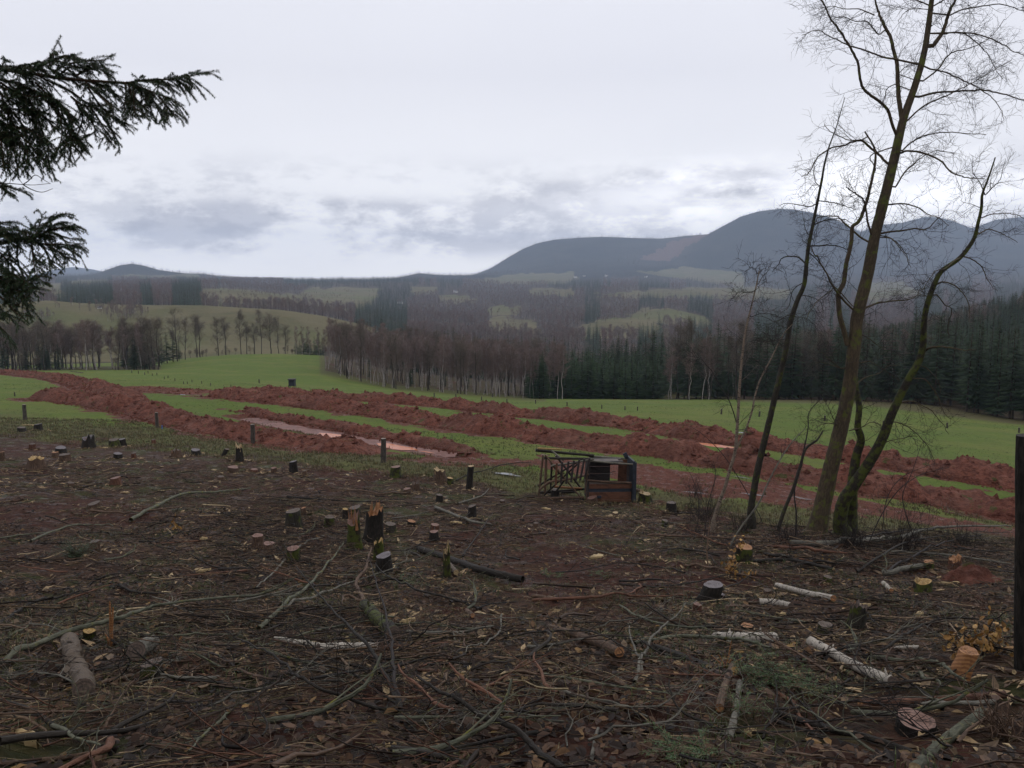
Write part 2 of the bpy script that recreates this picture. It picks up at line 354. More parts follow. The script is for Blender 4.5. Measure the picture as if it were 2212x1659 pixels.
def birch_mat(name, white, marks):
    n = NT_(name); v = n.attr('tc', False); vs = n.map(v, (1, 1, 3.2)); a = n.noise(vs, 14, 5, .6, .4)
    b = n.noise(n.map(v, (.6, .6, 5)), 16, 3, .6); d = n.noise(v, 6, 4, .6)
    c = n.mix(n.ss(d, .45, .75), white, tuple(x * .6 for x in white)); c = n.mix(n.ss(b, .62, .70), c, tuple(x * .45 for x in white))
    c = n.mix(n.ss(a, .55, .61), c, marks); n.bump(n.math('ADD', a, b), .8, .012); return n.done(c, .65, .15)
M['birch'] = birch_mat('birch_bark', (.38, .335, .28), (.030, .024, .020))
M['birch_old'] = birch_mat('old_birch_bark', (.105, .078, .056), (.022, .013, .010)); M['birch_thin'] = birch_mat('young_birch_bark', (.19, .145, .108), (.035, .026, .020))
M['birch_far'] = birch_mat('far_birch_bark', (.34, .30, .28), (.10, .08, .07))
def cut_mat(name, a, b, ring=46):
    n = NT_(name); v = n.attr('tc', False)
    x = n.n('ShaderNodeVectorMath', operation='LENGTH'); n.put(x.inputs[0], v); nz = n.noise(v, 7, 3)
    r = n.math('SINE', n.math('ADD', n.math('MULTIPLY', x.outputs['Value'], ring * 6), n.math('MULTIPLY', nz, 9)))
    c = n.mix(n.ss(r, -1, 1), a, b); c = n.mix(n.ss(n.noise(v, 20, 5, .7), .45, .75), c, tuple(k * .5 for k in a))
    n.bump(n.noise(v, 60, 4, .7), .6, .008); return n.done(c, .6, .4)
M['cut_pale'] = cut_mat('fresh_pale_wood', (.24, .16, .075), (.40, .29, .15))
M['cut_yellow'] = cut_mat('yellow_wood', (.26, .155, .045), (.38, .25, .09))
M['cut_orange'] = cut_mat('orange_wood', (.20, .080, .028), (.32, .15, .055))
M['cut_red'] = cut_mat('reddish_cut_wood', (.12, .060, .042), (.20, .105, .075))
M['cut_grey'] = cut_mat('grey_cut_wood', (.085, .07, .07), (.16, .135, .14))
M['cut_dark'] = cut_mat('dark_cut_wood', (.05, .032, .022), (.10, .065, .045))
def wood_mat(name, a, b):
    n = NT_(name); v = n.map(n.attr('tc', False), (1, 1, .08)); x = n.noise(v, 55, 5, .6); y = n.noise(n.attr('tc', False), 4, 4)
    c = n.mix(n.ss(x, .3, .7), a, b); c = n.mix(n.math('MULTIPLY', n.ss(y, .45, .7), .6), c, tuple(k * .4 for k in a)); n.bump(x, .5, .004); return n.done(c, .65, .35)
M['plank_brown'] = wood_mat('red_brown_plank', (.085, .034, .018), (.15, .065, .035))
M['plank_dark'] = wood_mat('dark_weathered_plank', (.018, .013, .012), (.05, .038, .034))
M['plank_grey'] = wood_mat('grey_weathered_plank', (.10, .075, .062), (.18, .145, .125))
M['tar'] = wood_mat('tarred_board', (.016, .020, .028), (.035, .042, .055))
M['post'] = wood_mat('weathered_post_wood', (.025, .020, .016), (.085, .070, .055))
M['post_end'] = cut_mat('weathered_post_end', (.16, .12, .09), (.28, .22, .17))
def litter(name, stops, rough=.55, spec=.45, trans=False):
    n = NT_(name); c = n.ramp(n.attr('rnd'), stops); v = n.pos(); c = n.mix(n.math('MULTIPLY', n.ss(n.noise(v, 30, 3), .4, .7), .5), c, (.02, .014, .01))
    return n.done(c, rough, spec)
M['leaves'] = litter('dead_leaves', [(0, (.006, .004, .0035)), (.3, (.024, .013, .009)), (.55, (.055, .030, .019)), (.85, (.100, .055, .031)), (.97, (.13, .07, .032)), (1, (.24, .14, .045))], .6, .15)
M['chips'] = litter('wood_chips', [(0, (.07, .042, .024)), (.4, (.15, .095, .05)), (.8, (.30, .20, .10)), (1, (.46, .34, .19))], .7, .3)
M['twigs'] = litter('small_twigs', [(0, (.006, .0045, .004)), (.30, (.026, .016, .011)), (.56, (.078, .046, .030)), (.80, (.15, .098, .060)), (.95, (.25, .175, .10)), (1, (.40, .31, .18))], .65, .18)
M['straw'] = litter('dry_grass_blades', [(0, (.05, .045, .018)), (.5, (.13, .105, .045)), (1, (.22, .17, .08))], .7, .3)
M['grass'] = litter('grass_blades', [(0, (.022, .036, .009)), (.5, (.05, .075, .016)), (.85, (.085, .10, .026)), (1, (.13, .115, .045))], .6, .35)
M['needle'] = litter('spruce_needles', [(0, (.018, .042, .018)), (.5, (.042, .085, .030)), (.85, (.060, .090, .032)), (1, (.12, .10, .04))], .5, .4)
M['needle_lime'] = litter('fresh_spruce_needles', [(0, (.020, .052, .014)), (.5, (.050, .115, .026)), (1, (.10, .18, .04))], .5, .4)
M['oak_leaf'] = litter('ochre_leaves', [(0, (.18, .085, .02)), (.6, (.33, .17, .045)), (1, (.46, .27, .08))], .6, .35)
M['moss'] = litter('moss', [(0, (.03, .035, .008)), (1, (.10, .11, .018))], .9, .1)
HAZE = 1.0e-4
# ------------------------------------------------------------------ what covers the land
def in_poly(c, r, poly):
    ins = np.zeros(c.shape, bool); j = len(poly) - 1
    for i in range(len(poly)):
        (xi, yi), (xj, yj) = poly[i], poly[j]
        ins ^= ((yi > r) != (yj > r)) & (c < (xj - xi) * (r - yi) / (yj - yi + 1e-9) + xi); j = i
    return ins
# meadows of the valley: (nearest, farthest distance, outline)
MEADOWS = [(405, 800, [(-900, 640), (0, 648), (200, 650), (440, 655), (600, 663), (700, 676), (790, 698), (812, 715), (700, 745), (640, 800), (-900, 860)]),
 (900, 2600, [(427, 642), (470, 632), (500, 625), (560, 628), (600, 634), (667, 632), (660, 652), (580, 660), (500, 657)]), (1000, 2600, [(737, 613), (800, 612), (817, 640), (790, 656), (740, 654)]), (1300, 2800, [(887, 618), (954, 618), (950, 632), (890, 632)]), (1000, 2600, [(735, 650), (776, 648), (774, 662), (736, 662)]), (900, 2400, [(1057, 682), (1100, 690), (1167, 694), (1167, 708), (1110, 708), (1060, 700)]), (850, 1500, [(1140, 712), (1170, 712), (1167, 724), (1140, 724)]), (1700, 3500, [(150, 600), (240, 598), (240, 610), (150, 612)]), (1500, 3000, [(1150, 624), (1230, 622), (1230, 634), (1150, 636)]), (1500, 3000, [(960, 640), (1010, 636), (1020, 648), (965, 652)]), (820, 2600, [(430, 624), (560, 632), (545, 652), (430, 650)]), (900, 2600, [(640, 640), (690, 620), (760, 614), (830, 620), (790, 634), (740, 645), (680, 652)]),
 (900, 2600, [(1045, 662), (1120, 658), (1110, 674), (1050, 674)]), (900, 2400, [(1062, 684), (1100, 682), (1140, 700), (1110, 716), (1070, 704)]),
 (900, 1500, [(1190, 730), (1250, 703), (1340, 688), (1400, 692), (1450, 712), (1400, 728)]), (1100, 1900, [(1350, 680), (1385, 667), (1440, 665), (1535, 686), (1530, 701), (1440, 692)]),
 (1700, 4000, [(1290, 637), (1400, 624), (1600, 620), (1720, 625), (1700, 642), (1500, 640)]), (2500, 5300, [(1000, 604), (1100, 592), (1250, 588), (1265, 606), (1130, 612)]),
 (2500, 5300, [(1380, 586), (1480, 577), (1600, 588), (1610, 618), (1500, 604)]), (1700, 4500, [(1840, 612), (1960, 610), (1990, 636), (1880, 652)]),
 (2500, 4600, [(230, 594), (430, 593), (420, 600), (270, 602)]), (1000, 2600, [(80, 604), (145, 606), (140, 640), (60, 642)]),
 (1000, 1900, [(690, 650), (760, 646), (745, 660), (700, 664)])]
CLEARED = [(4500, 6600, [(1385, 562), (1440, 524), (1500, 509), (1535, 505), (1492, 530), (1440, 562)]), (300, 720, [(1890, 722), (2050, 690), (2212, 650), (2600, 640), (2600, 690), (2212, 690), (2100, 712), (1950, 728)])]
def covers(x, y, z):
    c, r = proj(x, y, z); nz = fbm(x / (y * .02 + 3), y / (y * .02 + 3), 77, 3); n2_ = fbm(x / (y * .006 + 2), y / (y * .006 + 2), 78, 3); c = c + nz * 16 + n2_ * 5; r = r + (nz * 3.2 + n2_ * 1.2) * (y > 800) + nz * 1.2 * (y <= 800)
    mead = np.zeros(x.shape); clr = np.zeros(x.shape)
    for y0, y1, p in MEADOWS:
        for s_ in ((0,) if y0 < 500 else (0, 6)): mead[(y > y0) & (y < y1) & in_poly(c, r - s_ * F / y, p)] = 1
    for y0, y1, p in CLEARED: clr[(y > y0) & (y < y1) & in_poly(c, r, p)] = 1
    return mead, clr

# long banks of dug red soil: traced foot line (nearest edge), distance, width, height
def foot(pts): return np.array([hit(c, r)[:2] for c, r in pts])
def resample(p, step):
    s = np.concatenate([[0], np.cumsum(np.linalg.norm(np.diff(p, axis=0), axis=1))]); n = max(4, int(s[-1] / step)); u = np.linspace(0, s[-1], n)
    return np.stack([np.interp(u, s, p[:, 0]), np.interp(u, s, p[:, 1])], 1), u
BANKS = dict(
 near=([(44, 862), (150, 872), (260, 893), (420, 932), (560, 958), (700, 976), (800, 982)], 3.6, 1.25, 'long red soil bank nearest the fence posts, beside the water filled trench'),
 rim=([(505, 886), (560, 899), (640, 911), (700, 922), (800, 941), (900, 959), (1000, 978)], 1.6, .5, 'low red soil rim along the far side of the muddy trench'),
 middle=([(425, 856), (600, 872), (800, 899), (1000, 931), (1130, 950), (1250, 967), (1400, 985), (1600, 1018), (1750, 1044), (1900, 1072), (2100, 1108), (2260, 1138)], 3.9, 1.15, 'middle red soil bank running the whole width of the field behind the toppled hide'),
 far=([(500, 852), (620, 858), (760, 866), (900, 876), (1050, 892), (1200, 908), (1340, 925), (1480, 948), (1600, 965), (1750, 985), (1900, 1010), (2100, 1044), (2260, 1068)], 4.2, 1.2, 'farthest long red soil bank below the spruce block and the green field'),
 track=([(-60, 806), (20, 810), (90, 818), (150, 832), (190, 850), (215, 868)], 5.0, 1.0, 'red soil heap curving up to the left edge of the field'),
 flat=([(200, 846), (260, 842), (330, 846), (400, 852)], 6.0, .35, 'low flat patch of spread red soil left of the two long banks'))
BP = {k: resample(foot(v[0]), .22) for k, v in BANKS.items()}
TRENCH = resample(foot([(530, 899), (600, 914), (700, 932), (780, 948), (860, 962), (920, 972), (985, 981)]), .4)[0]
TR2 = resample(foot([(150, 826), (175, 833), (200, 842)]), .5)[0]
def dist_to(x, y, path, reach=6.0):
    d = np.full(x.shape, 99.0); lo = path.min(0) - reach; hi = path.max(0) + reach
    k = (x > lo[0]) & (x < hi[0]) & (y > lo[1]) & (y < hi[1]); xi = x[k]; yi = y[k]; dd = np.full(xi.shape, 99.0)
    for p in path[::3]: dd = np.minimum(dd, np.hypot(xi - p[0], yi - p[1]))
    d[k] = dd; return d
LIT = [(0, 928), (200, 948), (400, 965), (600, 988), (800, 1010), (1000, 1030), (1160, 1052), (1400, 1088), (1520, 1095), (1700, 1128), (1900, 1142), (2212, 1165)]
MUD_T = [(940, 985), (1160, 985), (1380, 1000), (1480, 1018), (1700, 1050), (2212, 1145)]
MUD_B = [(850, 997), (1150, 1006), (1380, 1050), (1500, 1072), (1650, 1088), (1900, 1120), (2212, 1168)]
TRACKS = [foot([(395, 858), (520, 868), (650, 880), (780, 898), (900, 915)]), foot([(430, 850), (560, 860), (700, 872), (850, 893)]), foot([(1400, 925), (1600, 950), (1760, 968), (2000, 1000)]), foot([(1420, 932), (1620, 960), (1800, 985)]),
          foot([(900, 990), (1150, 992), (1380, 1012), (1600, 1050), (1850, 1092), (2212, 1150)]), foot([(1000, 1002), (1200, 1003), (1420, 1040), (1600, 1066), (1850, 1108)])]
TRACKS = [resample(t, .5)[0] for t in TRACKS]
def bare_patch(c, r): return np.maximum(1 - np.hypot((c - 1270) / 330, (r - 1245) / 120), np.maximum(1 - np.hypot((c - 170) / 260, (r - 1110) / 60), .8 - np.hypot((c - 1000) / 300, (r - 1330) / 50)))
def ground_cover(x, y, z):
    c, r = proj(x, y, z); w1 = fbm(x * .5, y * .5, 5, 4); Rr = np.hypot(x, y)
    lit = sstep(r + w1 * 14, line_r(c, LIT) - 4, line_r(c, LIT) + 12)
    lit = np.maximum(lit, sstep(Rr, 30, 24)); lit[y < 6] = 1
    wood_ = ((y > 200) & (y < 345) & (c > 700) & (c < 1300) & (r < line_r(c, [(700, 797), (850, 829), (1150, 855)]) + 3)) | ((y > np.interp(c, [1150, 1400, 1600, 1850, 2100, 2300], [206, 188, 184, 172, 152, 138])) & (c > 1150)) | ((y > 238) & (y < 300) & (c < 345))
    lit = np.where(wood_, .72, lit)
    soil = np.zeros(x.shape)
    for k, (p, u) in BP.items():
        soil = np.maximum(soil, sstep(dist_to(x, y, p) + w1 * 1.3 + .5 * fbm(x * 2, y * 2, 15, 3), {'near': 2.0, 'middle': 2.3, 'far': 2.0, 'flat': 3.2, 'track': 2.2}.get(k, 1.0), .2))
    soil = np.maximum(soil, sstep(dist_to(x, y, TRENCH), 2.4, 1.5)); soil = np.maximum(soil, sstep(dist_to(x, y, TR2), 3.5, 2))
    for t in TRACKS: soil = np.maximum(soil, sstep(dist_to(x, y, t) + w1 * .35, .8, .3) * .85)
    mud = (c > 820) & (r > line_r(c, MUD_T) + w1 * 6) & (r < line_r(c, MUD_B) + w1 * 6) & (y < 60) & (y > 24)
    soil = np.maximum(soil, mud * (.95 + .45 * fbm(x * 1.5, y * 1.5, 14, 3)))
    soil = np.maximum(soil, (lit > .5) * np.maximum(sstep(fbm(x * .28, y * .28, 61, 3), .15, .7) * .85, .9 * sstep(bare_patch(c, r), .2, .6)))
    dry = (1 - lit) * np.clip(sstep(r, line_r(c, LIT) - 50, line_r(c, LIT) - 15) * (y < 70) * .9 + .25 * w1, 0, 1)
    dry = np.maximum(dry, (y > 150) * (y < 340) * (c > 690) * (c < 1180) * sstep(r, line_r(c, [(700, 800), (850, 833), (1150, 858)]) + 14, line_r(c, [(700, 800), (850, 833), (1150, 858)]) + 4) * .75)
    dry = np.maximum(dry, (y > 128) * (c > 1600) * sstep(r, line_r(c, [(1600, 862), (1850, 868), (2212, 915)]) + 10, line_r(c, [(1600, 862), (1850, 868), (2212, 915)]) + 1))
    return lit, soil, dry
def terrain(name, radii, th, mat, fn, keep=None):
    RR, TT = np.meshgrid(radii, th, indexing='ij'); x = (RR * np.sin(TT)).ravel(); y = (RR * np.cos(TT)).ravel(); z = gz(x, y)
    at = fn(x, y, z)
    if 'dz' in at: z = z + at.pop('dz')
    me = bpy.data.meshes.new(name); nr, nt_ = RR.shape
    i = np.arange(nr - 1)[:, None] * nt_; j = np.arange(nt_ - 1)[None, :]
    q = np.stack([i + j, i + j + 1, i + nt_ + j + 1, i + nt_ + j], -1).reshape(-1, 4)[:, ::-1]
    me.vertices.add(len(x)); me.vertices.foreach_set('co', np.stack([x, y, z], 1).ravel())
    me.loops.add(q.size); me.loops.foreach_set('vertex_index', q.ravel().astype(np.int32)); me.polygons.add(len(q))
    me.polygons.foreach_set('loop_start', (np.arange(len(q)) * 4).astype(np.int32)); me.polygons.foreach_set('use_smooth', np.ones(len(q), bool)); me.update(calc_edges=True)
    for k, v in at.items(): a = me.attributes.new(k, 'FLOAT', 'POINT'); a.data.foreach_set('value', np.asarray(v, np.float32))
    me.materials.append(mat); return tag(link(me, name), kind='structure')
fr = math.radians(50)
def thetas(n): return np.concatenate([np.linspace(-math.pi, -fr, 40, endpoint=False), np.linspace(-fr, fr, n), np.linspace(fr, math.pi, 41)[1:]])

n = NT_('clearing_and_field'); p = n.pos()
lit, soil, dry = n.attr('lit'), n.attr('soil'), n.attr('dry')
a, b, c2, d = n.noise(p, 1.3, 6, .62), n.noise(p, 9, 6, .65), n.noise(p, 42, 5, .7), n.noise(p, .25, 4, .6)
green = n.mix(n.ss(b, .3, .7), (.052, .090, .011), (.105, .150, .019)); green = n.mix(n.math('MULTIPLY', n.ss(a, .42, .66), .5), green, (.135, .145, .034)); green = n.mix(n.math('MULTIPLY', n.ss(d, .4, .65), .4), green, (.072, .110, .020))
dryc = n.mix(n.ss(b, .35, .68), (.050, .048, .020), (.125, .105, .045)); dryc = n.mix(n.math('MULTIPLY', n.ss(c2, .45, .7), .4), dryc, (.035, .025, .015)); green = n.mix(n.math('MULTIPLY', n.ss(n.noise(p, .07, 5, .65), .45, .62), .45), green, (.150, .150, .036)); green = n.mix(n.math('MULTIPLY', n.ss(n.noise(p, 2.6, 5, .7), .52, .66), .5), green, (.040, .062, .012)); green = n.mix(dry, green, dryc)
litc = n.mix(n.ss(b, .36, .66), (.018, .0095, .0065), (.082, .043, .027)); litc = n.mix(n.math('MULTIPLY', n.ss(c2, .52, .72), .7), litc, (.105, .068, .045)); litc = n.mix(n.math('MULTIPLY', n.ss(n.noise(p, .7, 5, .6), .50, .62), .6), litc, (.042, .055, .014))
base_ = n.mix(lit, green, litc)
soilc = n.mix(n.ss(b, .3, .7), (.060, .021, .013), (.145, .050, .032)); soilc = n.mix(n.math('MULTIPLY', n.ss(a, .5, .7), .5), soilc, (.040, .018, .013))
sm = n.ss(n.math('ADD', soil, n.math('MULTIPLY', n.math('SUBTRACT', n.noise(p, 4, 6, .7), .5), .9)), .35, .6)
sm = n.math('MULTIPLY', sm, n.math('SUBTRACT', 1.0, n.math('MULTIPLY', lit, .25)))
base_ = n.mix(sm, base_, n.mix(n.math('MULTIPLY', lit, .85), soilc, n.mix(1.0, soilc, (.42, .42, .42), 'MULTIPLY')))
n.bump(n.math('ADD', n.math('ADD', b, n.math('MULTIPLY', c2, .5)), a), .9, .09)
rgh = n.mix(n.math('MULTIPLY', n.ss(n.noise(p, 2.2, 4), .5, .68), n.math('MAXIMUM', lit, sm)), (.85,) * 3, (.42,) * 3)
M['land'] = n.done(base_, rgh, .10)
n = NT_('rolling_country'); p = n.pos(); me_, cl_ = n.attr('meadow'), n.attr('cleared')
a, b, c2 = n.noise(p, .012, 5, .6), n.noise(p, .06, 5, .65), n.noise(p, .004, 3, .6)
mc = n.mix(n.ss(a, .38, .62), (.090, .083, .042), (.125, .108, .060)); mc = n.mix(n.math('MULTIPLY', n.ss(b, .4, .7), .5), mc, (.14, .115, .062)); mc = n.mix(n.math('MULTIPLY', n.ss(c2, .52, .62), .4), mc, (.075, .100, .030))
wc = n.mix(n.ss(b, .4, .65), (.045, .036, .028), (.080, .058, .044)); cc = n.mix(n.ss(b, .4, .6), (.09, .05, .042), (.12, .075, .06))
c_ = n.mix(n.ss(me_, .35, .65), n.mix(n.attr('mount'), wc, n.mix(n.ss(n.noise(p, .0022, 5, .7), .42, .6), (.008, .013, .010), (.030, .030, .024))), mc); c_ = n.mix(n.ss(cl_, .3, .7), c_, cc); n.bump(b, .5, 3.0); M['hills'] = n.done(c_, .95, .02)

def ndz(x, y, z):
    l, s, d = ground_cover(x, y, z)
    dz = s * (1 - l) * (.05 * fbm(x * 2.2, y * 2.2, 40, 3))
    dz = dz - .26 * sstep(dist_to(x, y, TRENCH), 1.7, 1.0)
    for t in TRACKS: dz = dz - .09 * sstep(dist_to(x, y, t), .55, .15)
    return dict(lit=l, soil=s, dry=d, dz=dz)
terrain('ground', np.exp(np.linspace(math.log(.25), math.log(44), 400)), thetas(560), M['land'], ndz)
terrain('field', np.exp(np.linspace(math.log(44), math.log(420), 300)), thetas(560), M['land'], ndz)
def vfn(x, y, z):
    m, c = covers(x, y, z); return dict(meadow=m, cleared=c, mount=sstep(y, 3900, 4400))
terrain('valley', np.exp(np.linspace(math.log(420), math.log(3900), 210)), thetas(560), M['hills'], vfn)
terrain('mountains', np.exp(np.linspace(math.log(3900), math.log(10000), 200)), thetas(560), M['hills'], vfn)

# ------------------------------------------------------------------ red soil banks and wet mud
n = NT_('red_soil'); p = n.pos(); a, b, d = n.noise(p, 2.2, 7, .65), n.noise(p, 9, 6, .7), n.vor(p, 4.5)[0]
c_ = n.mix(n.ss(a, .35, .66), (.082, .028, .019), (.180, .065, .044)); c_ = n.mix(n.math('MULTIPLY', n.ss(b, .45, .7), .5), c_, (.25, .105, .070)); c_ = n.mix(n.math('MULTIPLY', n.ss(n.noise(p, .6, 4), .5, .7), .35), c_, (.055, .020, .015))
c_ = n.mix(n.math('MULTIPLY', n.ss(n.noise(p, .22, 5, .65), .42, .62), .55), c_, (.095, .044, .032)); c_ = n.mix(n.math('MULTIPLY', n.ss(n.noise(p, .45, 4, .7), .55, .68), .4), c_, (.26, .12, .085)); c_ = n.mix(n.math('MULTIPLY', n.ss(n.noise(p, 1.1, 4, .7), .60, .66), .8), c_, (.045, .060, .016))
n.bump(n.math('ADD', n.math('ADD', a, b), n.math('MULTIPLY', d, .7)), 1.0, .12); M['soil'] = n.done(c_, .8, .12)
def bank(name, key, label):
    path, u = BP[key]; w_, h_ = BANKS[key][1], BANKS[key][2]; ns = int(w_ / .13); T = np.gradient(path, axis=0); T /= np.linalg.norm(T, axis=1, keepdims=True)
    Nn = np.stack([-T[:, 1], T[:, 0]], 1); Nn *= np.sign(Nn[:, 1:2] + 1e-6)       # away from the viewer
    s = np.linspace(-.08, 1.08, ns); S, U = np.meshgrid(s, u); X = path[:, 0:1] + Nn[:, 0:1] * S * w_; Y = path[:, 1:2] + Nn[:, 1:2] * S * w_
    X = X + .25 * vnoise(U * .8, S * 0 + 3, 4)[...]; Y = Y + .35 * vnoise(U * .55, S * 0, 5) + .3 * vnoise(U * .2, S * 0, 6)
    ends = sstep(U, 0, 3.0) * sstep(U, u[-1], u[-1] - 2.0) if key not in ('middle', 'far') else sstep(U, 0, 3.0)
    prof = np.clip(np.sin(np.clip(S, 0, 1) * np.pi), 0, 1) ** .8
    h = h_ * (1 - .42 * sstep(U / u[-1], .4, .75) if key == 'near' else 1.0) * prof * (.72 + .30 * vnoise(U * .42, U * 0, 8) + .22 * vnoise(U * 1.1, S * 2.2, 9)) * ends
    lump = .15 * fbm(X * 1.9, Y * 1.9, 51, 4, .62) + .12 * np.abs(fbm(X * 3.7, Y * 3.7, 53, 3, .6))
    Z = gz(X.ravel(), Y.ravel()).reshape(X.shape) + h + lump * np.clip(prof * 1.6, 0, 1) * ends * min(1, h_ + .25) + np.where((S < 0) | (S > 1), -.45, 0) - .03
    if key in ('near', 'rim'): Z = Z - 0
    k = X.shape[1]; i = np.arange(X.shape[0] - 1)[:, None] * k; j = np.arange(k - 1)[None]
    q = np.stack([i + j, i + j + 1, i + k + j + 1, i + k + j], -1).reshape(-1, 4); mb = MB(); mb.add(np.stack([X, Y, Z], -1), quads=q)
    root = empty(name, (0, 0, 0)); mb.build('soil_ridge', M['soil'], root, smooth=True)
    # loose clods lying on it
    cm = MB(); nclod = int(u[-1] * 26 * w_ / 4)
    ii = rng.integers(0, X.shape[0], nclod); jj = rng.integers(0, k, nclod); o_ = np.array([(1, 0, 0), (-.5, .87, 0), (-.5, -.87, 0), (0, 0, 1), (0, 0, -1)])
    sz = .04 + .26 * rng.random(nclod) ** 5; ang = rng.random(nclod) * 6.28; ca, sa = np.cos(ang), np.sin(ang)
    V = o_[None] * sz[:, None, None] * (.6 + .8 * rng.random((nclod, 5, 1))); Vx = V[..., 0] * ca[:, None] - V[..., 1] * sa[:, None]; Vy = V[..., 0] * sa[:, None] + V[..., 1] * ca[:, None]
    C = np.stack([X[ii, jj], Y[ii, jj], Z[ii, jj] + .01], -1); V = np.stack([Vx, Vy, V[..., 2] * .8], -1) + C[:, None]
    f = np.array([(0, 1, 3), (1, 2, 3), (2, 0, 3), (1, 0, 4), (2, 1, 4), (0, 2, 4)]); cm.add(V, tris=(np.arange(nclod)[:, None, None] * 5 + f[None]).reshape(-1, 3))
    nf = int(u[-1] * 14); ii = rng.integers(0, X.shape[0], nf); sg = -(rng.random(nf) ** 1.6) * .8 - .02; X2 = path[ii, 0] + Nn[ii, 0] * sg * 1.2; Y2 = path[ii, 1] + Nn[ii, 1] * sg * 1.2; C = np.stack([X2, Y2, gz(X2, Y2) + .01], -1)
    sz = .03 + .10 * rng.random(nf) ** 3; V = o_[None] * sz[:, None, None] * (.6 + .8 * rng.random((nf, 5, 1))) + C[:, None]; cm.add(V, tris=(np.arange(nf)[:, None, None] * 5 + f[None]).reshape(-1, 3))
    co = cm.build('clods', M['soil'], root, smooth=False); co['kind'] = 'stuff'
    return tag(root, label, 'soil bank', 'banks of dug red soil in the field')
for k, nm in (('near', 'soil_bank'), ('rim', 'soil_bank'), ('middle', 'soil_bank'), ('far', 'soil_bank'), ('track', 'soil_bank'), ('flat', 'soil_bank')):
    bank(nm, k, BANKS[k][3])
n = NT_('wet_mud'); p = n.pos(); a = n.noise(p, 3, 6, .65); b = n.noise(p, .9, 4)
n.bump(a, .9, .12); M['mud'] = n.done(n.mix(n.ss(b, .4, .6), (.11, .036, .023), (.17, .066, .046)), n.ramp(a, [(0, (.35,) * 3), (.5, (.55,) * 3), (1, (.8,) * 3)]), .3)
def water_mat(name, col, rough=.04):
    n = NT_(name); n.bump(n.noise(n.pos(), 5, 3), .06, .02); return n.done(col, rough, .5 if rough < .1 else .08)
M['orange_water'] = water_mat('orange_muddy_water', (.42, .115, .030), .22); M['clear_water'] = water_mat('grey_puddle_water', (.05, .045, .035), .02)
def strip(name, path, w_, zoff, mat, rag=.35, seed=0):
    path, u = resample(path, .3); T = np.gradient(path, axis=0); T /= np.linalg.norm(T, axis=1, keepdims=True); Nn = np.stack([-T[:, 1], T[:, 0]], 1)
    taper = sstep(u, 0, 1.0) * sstep(u, u[-1], u[-1] - 1.0); s = np.linspace(-1, 1, 9)
    e0 = (w_ / 2) * (1 + rag * vnoise(u * .9, u * 0, seed + 70)) * taper; e1 = (w_ / 2) * (1 + rag * vnoise(u * .9, u * 0, seed + 71)) * taper
    off = np.where(s[None] < 0, s[None] * e0[:, None], s[None] * e1[:, None]); X = path[:, 0:1] + Nn[:, 0:1] * off; Y = path[:, 1:2] + Nn[:, 1:2] * off
    zc = gz(path[:, 0], path[:, 1]); Z = np.broadcast_to(zc[:, None], X.shape) + zoff
    k = 9; i = np.arange(len(path) - 1)[:, None] * k; j = np.arange(k - 1)[None]; q = np.stack([i + j, i + j + 1, i + k + j + 1, i + k + j], -1).reshape(-1, 4)
    mb = MB(); mb.add(np.stack([X, Y, Z], -1), quads=q); return tag(mb.build(name, mat), kind='structure')
strip('trench_mud', TRENCH, 1.9, -.17, M['mud'], .3)
strip('trench_mud', TR2, 4.0, .03, M['mud'], .3, 3)
def water_patch(name, pts, w_, zoff, mat, seed): return strip(name, foot(pts), w_, zoff, mat, .45, seed)
water_patch('trench_water', [(690, 931), (717, 937), (745, 943)], 1.0, -.12, M['orange_water'], 1)
water_patch('trench_water', [(812, 953), (855, 961), (905, 969)], 1.0, -.12, M['orange_water'], 2)
water_patch('trench_water', [(905, 970), (940, 975)], .5, -.12, M['orange_water'], 4)
water_patch('trench_water', [(1500, 957), (1560, 967), (1640, 981)], .8, .06, M['orange_water'], 5)
for i_, (pts, w_) in enumerate([([(1060, 1022), (1095, 1026), (1130, 1031)], .45), ([(1580, 1030), (1625, 1037)], .35), ([(1600, 1066), (1660, 1075)], .3), ([(1700, 1072), (1760, 1082)], .35), ([(1470, 1064), (1530, 1070)], .35),
        ([(1585, 934), (1625, 938)], .5), ([(2140, 1165), (2180, 1180)], .3), ([(385, 853), (402, 854)], .7), ([(150, 802), (178, 806)], .9), ([(1320, 1060), (1350, 1065)], .3)]):
    water_patch('puddle', pts, w_, .05, M['clear_water'], 10 + i_)
# ------------------------------------------------------------------ tree kinds (unit height), shared by many trees
def limbs_batch(base, dirs, length, rad, K, wig, up, rg):
    """wiggly polylines from base points: (N,K,3)"""
    N = len(base); out = np.zeros((N, K, 3)); out[:, 0] = base; d = dirs / np.linalg.norm(dirs, axis=1, keepdims=True); st = (length / (K - 1))[:, None]
    for k in range(1, K):
        d = d + rg.normal(0, wig, (N, 3)) + np.array([0, 0, up]); d /= np.linalg.norm(d, axis=1, keepdims=True); out[:, k] = out[:, k - 1] + d * st
    return out
def side_dirs(T, ang, rg):
    A, B = frames(T); ph = rg.random(len(T)) * 2 * np.pi; S = A * np.cos(ph)[:, None] + B * np.sin(ph)[:, None]
    T = T / np.linalg.norm(T, axis=1, keepdims=True); return T * np.cos(ang)[:, None] + S * np.sin(ang)[:, None]
def children(L, rd, per, rg, lo=.2):
    N, K, _ = L.shape; i = np.repeat(np.arange(N), per); u = lo + (1 - lo) * rg.random(len(i)); f = u * (K - 1); k = np.minimum(f.astype(int), K - 2); f = (f - k)[:, None]
    b = L[i, k] * (1 - f) + L[i, k + 1] * f; T = L[i, k + 1] - L[i, k]; r = rd[i, k] * (1 - f[:, 0]) + rd[i, k + 1] * f[:, 0]; return b, T, r, u, i
